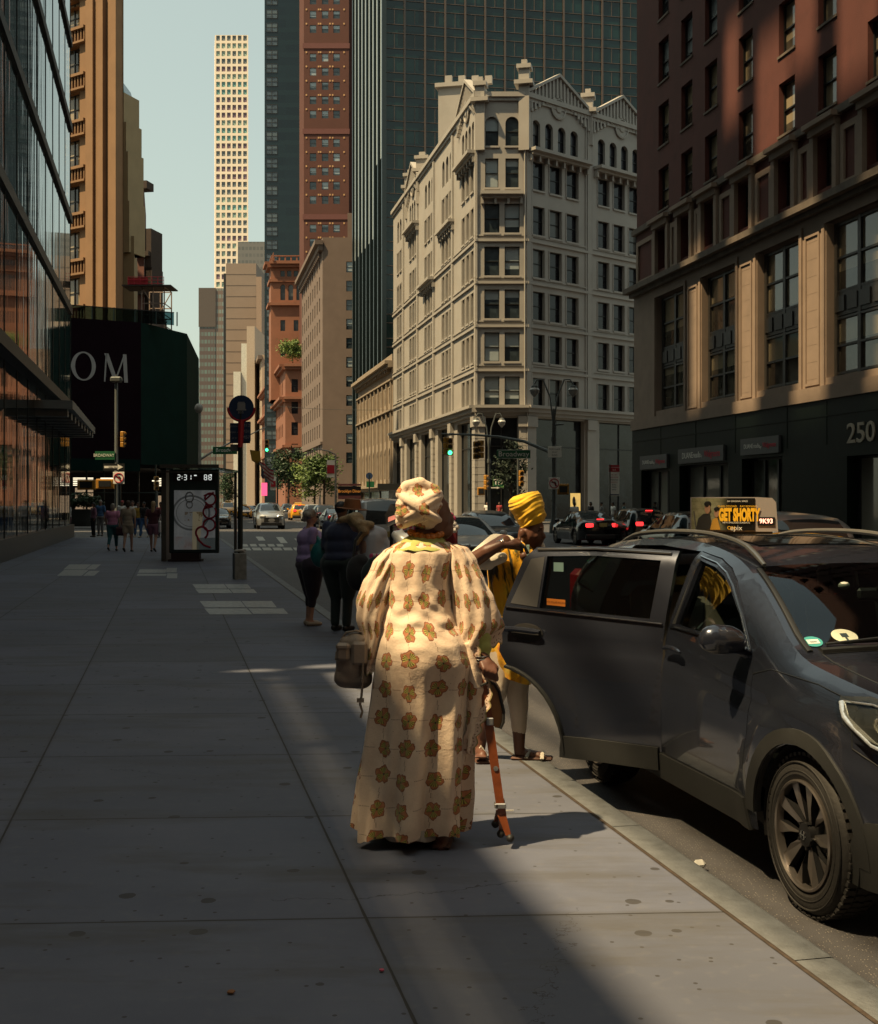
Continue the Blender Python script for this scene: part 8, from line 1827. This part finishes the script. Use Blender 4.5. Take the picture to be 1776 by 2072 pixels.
# ---- foliage
M_leaf_d = mat('leaf_dark', (.018, .045, .016), .6, var=.5, vs=1.5, rnd=0.); M_leaf_k = mat('leaf_dimmed', (.009, .020, .010), .8, var=.5, vs=1.5); M_leaf_m = mat('leaf_mid', (.06, .105, .025), .6, var=.45, vs=1.5); M_leaf_l = mat('leaf_sunlit', (.13, .19, .04), .6, var=.4, vs=1.5); M_bark = mat('bark', (.05, .038, .03), .9, var=.3)  # palest leaves have sun painted into the colour, blackish ones shade
def crown(root, c0, rad, n, leaf, m, seed, name='crown', clumps=26):
    random.seed(seed); vs, fs = [], []; cl = []
    for i in range(clumps):
        d = Vec((random.gauss(0, 1), random.gauss(0, 1), random.gauss(0, 1))).normalized(); r = random.random()**.45
        cl.append((Vec((c0[0]+d.x*rad[0]*r, c0[1]+d.y*rad[1]*r, c0[2]+d.z*rad[2]*r)), .22+.22*random.random()))
    for i in range(n):
        c, s_ = random.choice(cl); o = Vec((random.gauss(0, 1), random.gauss(0, 1), random.gauss(0, .8)))*s_*.62; p_ = c+Vec((o.x*rad[0], o.y*rad[1], o.z*rad[2]*.9))
        a = Vec((random.gauss(0, 1), random.gauss(0, 1), random.gauss(0, .6))).normalized()*leaf*(.6+.8*random.random()); b = a.orthogonal().normalized()*leaf*.55; b = Matrix.Rotation(random.random()*6.28, 3, a) @ b
        k_ = len(vs); vs += [p_-a, p_+b*.8, p_+a, p_-b*.8]; fs.append((k_, k_+1, k_+2, k_+3))
    mb = MB(); mb.add(vs, fs); return mb.build(name, m, root)
def tree(nm, label, px, Y, h, rad, m, n, leaf, seed, group=None, z0=0., trunk=True):
    t = thing(nm, label, 'tree', G(px, Y, z0), 0, group); b = G(px, Y, z0); top = b+Vec((0, 0, h))
    c = MB(); random.seed(seed+50); c.tube([b, b+Vec((.05, 0, h*.3)), b+Vec((.1, .1, h*.55)), b+Vec((.05, 0, h*.8))], [.16*h/7, .12*h/7, .09*h/7, .03], 7)
    for i in range(9):
        a = i*.7+seed; q = b+Vec((.05, 0, h*(.30+.05*i))); e = q+Vec((math.cos(a)*rad[0]*.7, math.sin(a)*rad[1]*.7, rad[2]*.55)); c.tube([q, q.lerp(e, .5)+Vec((0, 0, .1)), e], [.05*h/7, .035*h/7, .012], 5)
    c.build('trunk', M_bark, t, smooth=True); crown(t, (b.x, b.y, b.z+h*.66), rad, n, leaf, m, seed); return t
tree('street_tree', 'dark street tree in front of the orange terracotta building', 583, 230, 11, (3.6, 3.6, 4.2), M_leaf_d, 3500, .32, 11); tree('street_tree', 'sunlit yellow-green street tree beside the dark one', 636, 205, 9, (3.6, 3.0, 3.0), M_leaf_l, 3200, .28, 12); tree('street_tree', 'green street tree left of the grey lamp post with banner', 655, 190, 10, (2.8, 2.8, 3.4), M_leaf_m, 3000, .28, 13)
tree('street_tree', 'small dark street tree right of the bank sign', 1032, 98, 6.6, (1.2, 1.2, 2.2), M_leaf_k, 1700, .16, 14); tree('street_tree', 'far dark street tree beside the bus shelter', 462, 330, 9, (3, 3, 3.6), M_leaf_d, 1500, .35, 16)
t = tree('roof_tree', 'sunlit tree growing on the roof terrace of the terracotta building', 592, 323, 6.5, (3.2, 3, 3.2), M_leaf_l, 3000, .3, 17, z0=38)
crown(pl_, (G(165, 86).x, 86, 1.75), (1.2, 1.0, .55), 2200, .10, M_leaf_d, 21, 'shrub')
# ---- bus shelter with advert
YS = 34.6; S = lambda px, py, dy=0.: P(px, py, YS+dy)
bs = thing('bus_shelter', 'glass-roofed bus shelter end panel with a lit clock display and soft drink advert', 'bus shelter', S(390, 1130))
plate(bs, 'end_panel', 343, 443, 950, 1119, YS, mat('shelter_frame', (.015, .028, .028), .4, var=.1), .16, bev=.02)
plate(bs, 'side_post', 333, 343, 946, 1136, YS+.4, mat('post_steel', (.10, .095, .085), .4, .4), .9, bev=.01)
plate(bs, 'base', 348, 405, 1119, 1132, YS+.05, mat('base_maroon', (.02, .008, .010), .6), .25); plate(bs, 'base_foot', 343, 409, 1131, 1135.5, YS+.05, MATS['base_maroon'], .4)
c = MB(); a, b_ = S(326, 945), S(444, 938); c.box(((a.x+b_.x)/2, YS+1.6, a.z-.05), (b_.x-a.x, 3.6, .07)); c.build('roof', clear_glass('shelter_glass', (.35, .42, .42), .8), bs)
c = MB(); c.box(((a.x+b_.x)/2, YS-.15, a.z+.02), (b_.x-a.x, .12, .1)); c.box(((a.x+b_.x)/2, YS-.15, a.z-.14), (b_.x-a.x, .05, .04)); c.box((a.x+.1, YS+3.3, 1.3), (.08, .08, 2.6)); c.box((b_.x-.1, YS+3.3, 1.3), (.08, .08, 2.6)); c.build('roof_edge', MATS['post_steel'], bs)
plate(bs, 'clock_display', 350, 436, 955, 974, YS-.085, mat('display_maroon', (.012, .004, .006), .3), .02)
M_led = mat('led_white', (.7, .7, .66), .5, emit=(.9, .95, .9), es=.5)
def segdig(root, s_, px, py, Y, h):
    SEG = {'2': 'abged', '3': 'abgcd', '1': 'bc', '8': 'abcdefg'}; c = MB(); x = P(px, py, Y).x; z0 = P(px, py, Y).z; w_ = h*.5; t_ = h*.13
    for ch in s_:
        if ch == ':': x -= w_*.5; c.box((x, Y-.1, z0+h*.18), (t_, .01, t_)); c.box((x, Y-.1, z0-h*.18), (t_, .01, t_)); x += w_*1.3; continue
        pos = dict(a=(0, h/2, w_, t_), g=(0, 0, w_, t_), d=(0, -h/2, w_, t_), f=(-w_/2, h/4, t_, h*.42), b=(w_/2, h/4, t_, h*.42), e=(-w_/2, -h/4, t_, h*.42), c=(w_/2, -h/4, t_, h*.42))
        for q in SEG[ch]: p_ = pos[q]; c.box((x+p_[0], Y-.1, z0+p_[1]), (p_[2]*.86, .01, p_[3]*.86))
        x += w_*1.8
    c.build('digits', M_led, root)
segdig(bs, '2:31', 363, 966, YS, .14); segdig(bs, '88', 417, 966, YS, .14)
c = MB(); c.box(S(395, 962, -.1), (.07, .01, .03)); c.box(S(427, 961, -.1), (.03, .01, .03)); c.build('digits', M_led, bs)
m = bpy.data.materials.new('poster_print'); m.use_nodes = True; k = ShaderKit(m); x, y, z = k.xyz(k.coord('Generated')); n_ = k.noise(k.coord('Generated'), 3., 5, .6)
c_ = k.mix(n_.step(.3, .7), (.20, .22, .23), (.45, .47, .47)); dx_, dz_ = x-.42, (z-.62)*1.55; rr = (dx_*dx_+dz_*dz_).sq(); c_ = k.mix(((rr-.44).ab().lt(.025)).mx((rr-.36).ab().lt(.01))*.8, c_, (.05, .055, .055))
c_ = k.mix(rr.lt(.36)*.5, c_, (.30, .32, .32)); c_ = k.mix((x-.52-(z*.1)).ab().lt(.085+(z*.07))*z.lt(.64)*.85, c_, (.50, .43, .26)); c_ = k.mix(((x-.48).ab().lt(.22))*((z-.56).ab().lt(.075))*n_.gt(.45)*.7, c_, (.13, .075, .02)); c_ = k.mix(z.lt(.22)*n_.step(.45, .6)*x.lt(.45)*.7, c_, (.22, .13, .11)); c_ = k.mix(x.gt(.55)*z.lt(.2)*.7, c_, (.03, .06, .06))
k.base(c_); k.L.new(c_, k.b.inputs['Emission Color']); k.b.inputs['Emission Strength'].default_value = .07; k.b.inputs['Roughness'].default_value = .3
ps = plate(bs, 'poster', 352, 435, 992, 1112, YS-.09, m, .02)
c = MB()
def script_stroke(pts, r): c.tube([S(px, py, -.12) for px, py in pts], r, 6)
def spiral(cx, cy, rx, ry, a0, a1, n=18): return [(cx+rx*math.cos(R(a0+(a1-a0)*i/n)), cy+ry*math.sin(R(a0+(a1-a0)*i/n))) for i in range(n+1)]
script_stroke(spiral(408, 1078, 12, 12, 60, -220)+[(401, 1092), (412, 1103), (426, 1108)], .030); script_stroke(spiral(423, 1062, 12, 12, 0, 360), .026); script_stroke(spiral(424, 1036, 13, 13, -40, 300)+[(411, 1030), (418, 1018)], .026); script_stroke(spiral(425, 1010, 11, 12, 150, -190)+[(432, 996)], .026); script_stroke([(412, 1003), (420, 1000), (430, 1001)], .022)
c.build('script_lettering', mat('script_red', (.26, .012, .03), .5), bs, smooth=True)
c = MB(); c.tube([S(*q_, -.12) for q_ in spiral(383, 1006, 8, 10, 0, 360)], .018, 6); c.tube([S(*q_, -.12) for q_ in spiral(383, 1021, 6, 7, 0, 360)], .015, 6); c.build('can_tab', mat('print_grey', (.20, .21, .21), .4), bs, smooth=True)
# ---- bus stop pole
YP = 26.6; Q_ = lambda px, py, dy=0.: P(px, py, YP+dy)
bp = thing('bus_stop_pole', 'dark bus stop pole with a round top sign and blue route panels', 'bus stop pole', G(486, YP)); c = MB(); c.tube([G(486, YP, .55), Q_(486, 870), Q_(488, 830)], .055, 10); c.build('pole', M_pole_d, bp)
c = MB(); c.lathe([(.27, -.02), (.27, .02)], 28, M=frame_M(Q_(488, 825, -.03), (1, 0, 0), (0, -1, 0))); c.build('round_sign', M_blue, bp)
c = MB(); c.tube([Q_(488, 825, -.04)+Vec((.285*math.cos(R(a)), 0, .285*math.sin(R(a)))) for a in range(180, 361, 12)], .028, 6); c.tube([Q_(488, 850, -.04), Q_(486, 905, -.07)], [.07, .055], 8); c.build('red_bracket', M_redp, bp, smooth=True)
c = MB(); c.box(Q_(488, 822, -.06), (.17, .01, .14), bev=.004); c.box(Q_(488, 829, -.06), (.21, .01, .03)); c.box(Q_(488, 814, -.06), (.14, .01, .02)); c.build('bus_symbol', mat('symbol_grey', (.30, .31, .32), .5), bp); txt(bp, 'BUS', 488, 835, YP, .07, MATS['symbol_grey'], -.06)
plate(bp, 'route_panel', 465, 506, 856, 897, YP-.0, M_blue, .03, R(0), .01); plate(bp, 'route_panel', 487, 507, 853, 893, YP-.03, M_blue, .03, R(0), .01)
for i, s_ in enumerate(('M12', 'M31', 'M57')): txt(bp, s_, 498, 861+i*12, YP-.03, .095, MATS['symbol_grey'], -.03)
for i, s_ in enumerate(('MIDTOWN', 'YORK AV', '57 ST')): txt(bp, s_, 475, 863+i*12, YP, .05, MATS['symbol_grey'], -.03)
plate(bp, 'notice_panel', 466, 482, 899, 913, YP, mat('notice_grey', (.10, .11, .11), .5), .03)
pb = thing('pole_base_box', 'pale marble-look sleeve box round the foot of the bus stop pole', 'box', G(486, YP)); plate(pb, 'box', 473, 496, 1119, 1172.5, YP, mat('sleeve_pale', (.22, .23, .22), .6, var=.35, vs=8), .26, R(20), .01); c = MB(); p_ = G(485, YP, .585)
for i in range(7): c.ell(p_+Vec((.05*math.cos(i*1.3), .05*math.sin(i*1.3), .01*i)), (.09, .07, .03), 8)
c.build('trash_on_top', mat('paper_white', (.50, .49, .46), .8), pb, smooth=True)
# ---- mid-distance lamps, flags, banners, signs
t = thing('street_lamp', 'single arm street lamp with a red and white banner', 'street lamp', G(679, 150)); c = MB(); c.tube([G(679, 150), P(679, 920, 150)], [.16, .10], 8); c.tube([P(679, 920, 150), P(665, 913, 150), P(645, 909, 150), P(633, 909, 150)], .08, 6); c.build('pole', mat('pole_pale', (.26, .25, .23), .5), t, smooth=True)
plate(t, 'banner', 661, 677, 931, 966, 149.8, M_wsign, .04); plate(t, 'banner_red', 661.5, 676.5, 941, 958, 149.7, M_redp, .04)
t = thing('street_lamp', 'dark street lamp with a smaller red and white banner', 'street lamp', G(561, 190)); c = MB(); c.tube([G(561, 190), P(561, 965, 190)], .12, 6); c.build('pole', M_pole_d, t); plate(t, 'banner', 547, 558, 964, 992, 189.8, M_wsign, .05); plate(t, 'banner_red', 547.5, 557.5, 973, 985, 189.6, M_redp, .05)
t = thing('signal_pole', 'far signal mast left of the road with a curved arm over the street', 'pole', G(402, 98)); c = MB(); c.tube([G(404, 98), P(404, 835, 98)], [.16, .11], 8); c.tube([P(404, 930, 98), P(430, 914, 98), P(465, 896, 99), P(505, 880, 100), P(537, 864, 101)], [.1, .08, .07, .05, .04], 8); c.ell(P(402, 826, 98), (.35, .35, .4), 10); c.build('pole', mat('pole_pale'), t, smooth=True)
signal(540, 902, 101, 'hanging traffic light showing green in the middle of the far street', 0, 'green')
t = thing('street_name_sign', 'green Broadway sign left of the bus stop pole over the far street', 'road sign', P(455, 911, 97)); plate(t, 'plate', 430, 480, 904, 919, 97, M_gsign, .04, R(-6)); txt(t, 'Broadway', 458, 911, 97, .42, M_wsign, -.08, 1.)
t = thing('street_banner', 'yellow cloth banner hanging over the far pavement', 'banner', P(514, 925, 110)); c = MB(); a = [P(505, 910, 110), P(526, 913, 110), P(527, 934, 110.2), P(519, 938, 110.4), P(509, 932, 110.2)]; c.add(a+[v+Vec((0, .05, 0)) for v in a], [(0, 4, 3, 2, 1), (5, 6, 7, 8, 9)]+[(i, (i+1) % 5, 5+(i+1) % 5, 5+i) for i in range(5)]); c.build('cloth', mat('cloth_banner_yellow', (.42, .24, .03), .8), t)
t = thing('flag', 'drooping American flag with red stripes by the orange building', 'flag', P(540, 955, 105)); c = MB(); c.tube([P(524, 935, 105), P(545, 985, 105)], .05, 5); c.build('pole', M_pole, t)
vs = []; c = MB()
for j in range(9):
    for i in range(15): q_, s_ = i/14, j/8; v = P(525+q_*26+3*math.sin(q_*7+s_*2), 932+s_*30+q_*18+2*math.sin(q_*9), 105+.3*math.sin(q_*8+s_*3)); vs.append(v)
c.add(vs, [(j*15+i, j*15+i+1, (j+1)*15+i+1, (j+1)*15+i) for j in range(8) for i in range(14)]); c.m = [(2 if (i < 6 and j > 3) else j % 2) for j in range(8) for i in range(14)]; c.build('cloth', [mat('flag_red', (.30, .03, .04), .8), mat('flag_white', (.45, .38, .33), .8), mat('flag_blue', (.012, .02, .05), .8)], t, smooth=True)
t = thing('neon_sign', 'pink vertical neon shop sign on the far right pavement', 'sign', P(534, 990, 140)); plate(t, 'board', 529, 540, 977, 1003, 140, mat('neon_pink', (.8, .10, .22), .5, emit=(1., .10, .22), es=.9), .3)
t = thing('shop_awning', 'black shop sign with orange lettering under the plain side wall', 'awning', P(708, 995, 215)); plate(t, 'board', 684, 730, 984, 1003, 150, mat('board_black', (.012, .008, .01), .6), .4); plate(t, 'stripe', 684, 730, 979, 983, 149.9, mat('stripe_rose', (.32, .10, .09), .6), .5); plate(t, 'stripe', 684, 730, 1003, 1010, 149.9, MATS['stripe_rose'], .5); txt(t, 'Brooklyn Diner', 707, 994, 149.7, .52, mat('lettering_orange', (.65, .22, .03), .6, emit=(1., .35, .05), es=.25), -.1, .85)
t = thing('entrance_canopy', 'dark entrance canopy in front of the cream ornate building', 'canopy', P(790, 990, 128)); plate(t, 'canopy', 765, 850, 979, 992, 128, M_frame_k, 3.0); c = MB(); [c.tube([G(px, 127), P(px, 985, 127)], .06, 6) for px in (768, 845)]; c.build('post', M_pole, t)
t = thing('subway_sign', 'round topped sign post with green plate left of the head wrap', 'road sign', G(747, 90)); c = MB(); c.tube([G(747, 90), P(747, 960, 90)], .05, 6); c.build('pole', M_pole_d, t); c = MB(); c.lathe([(.25, -.03), (.25, .03)], 16, M=frame_M(P(747, 963, 90), (1, 0, 0), (0, -1, 0))); c.build('round_sign', M_blue, t); plate(t, 'plate', 741, 757, 974, 986, 90, M_gsign, .04)
t = thing('advert_panel', 'small yellow lit advert beside the twin-globe lamp foot', 'advert', P(1162, 1015, 90)); plate(t, 'panel', 1154, 1174, 998, 1034, 90, mat('advert_yellow_lit', (.5, .36, .1), .5, emit=(1., .7, .25), es=.25), .1); c = MB(); c.ell(P(1161, 1014, 89.9), (.12, .03, .35), 8); c.build('figure', M_frame_k, t); c = MB(); c.tube([G(1164, 90), P(1164, 1034, 90)], .06, 6); c.build('post', M_pole_d, t)
# overhead wire
t = thing('overhead_wire', 'thin sagging wire across the street above the far traffic', 'wire', P(640, 830, 120)); c = MB(); c.tube([P(560+i*28, 822+.9*i+3*math.sin(i*.38), 120) for i in range(10)], .018, 4); c.build('wire', M_frame_k, t)
# ---- litter
def litter(name, label, px, py, pts, m, z=.006, h=.004):
    Y = Yof(py, -.15 if z < 0 else 0); b = Vec(((px-888)/F*Y, Y, z)); t = MB(); t.prism(pts, b, (1, 0, 0), (0, 1, 0), (0, 0, h)); o = t.build(name, m); tag(o, label, 'litter'); return o
o = MB(); p_ = Vec(((1414-888)/F*Yof(1763, -.15), Yof(1763, -.15), -.148)); o.box(p_+Vec((0, 0, .03)), (.075, .045, .05), .3, bev=.02); o = o.build('paper_cup', mat('paper_white'), None); tag(o, 'crumpled white paper cup lying in the gutter by the kerb', 'litter')
litter('leaf', 'tiny dry brown leaf on the shaded slab at the bottom', 467, 2011, [(-.012, -.01), (.008, -.014), (.014, .004), (.002, .016), (-.01, .008)], mat('leaf_dry', (.22, .09, .03), .8)); litter('bottle_cap', 'tiny pink bottle cap near the bottom joint', 772, 1967, [(.009*math.cos(a), .009*math.sin(a)) for a in [i*.785 for i in range(8)]], mat('cap_pink', (.5, .06, .12), .5)); litter('twig', 'thin pale stick lying beside the cane', 1026, 1644, [(-.035, 0), (.035, .004), (.035, .010), (-.035, .006)], mat('paper_white'), .006, .006)
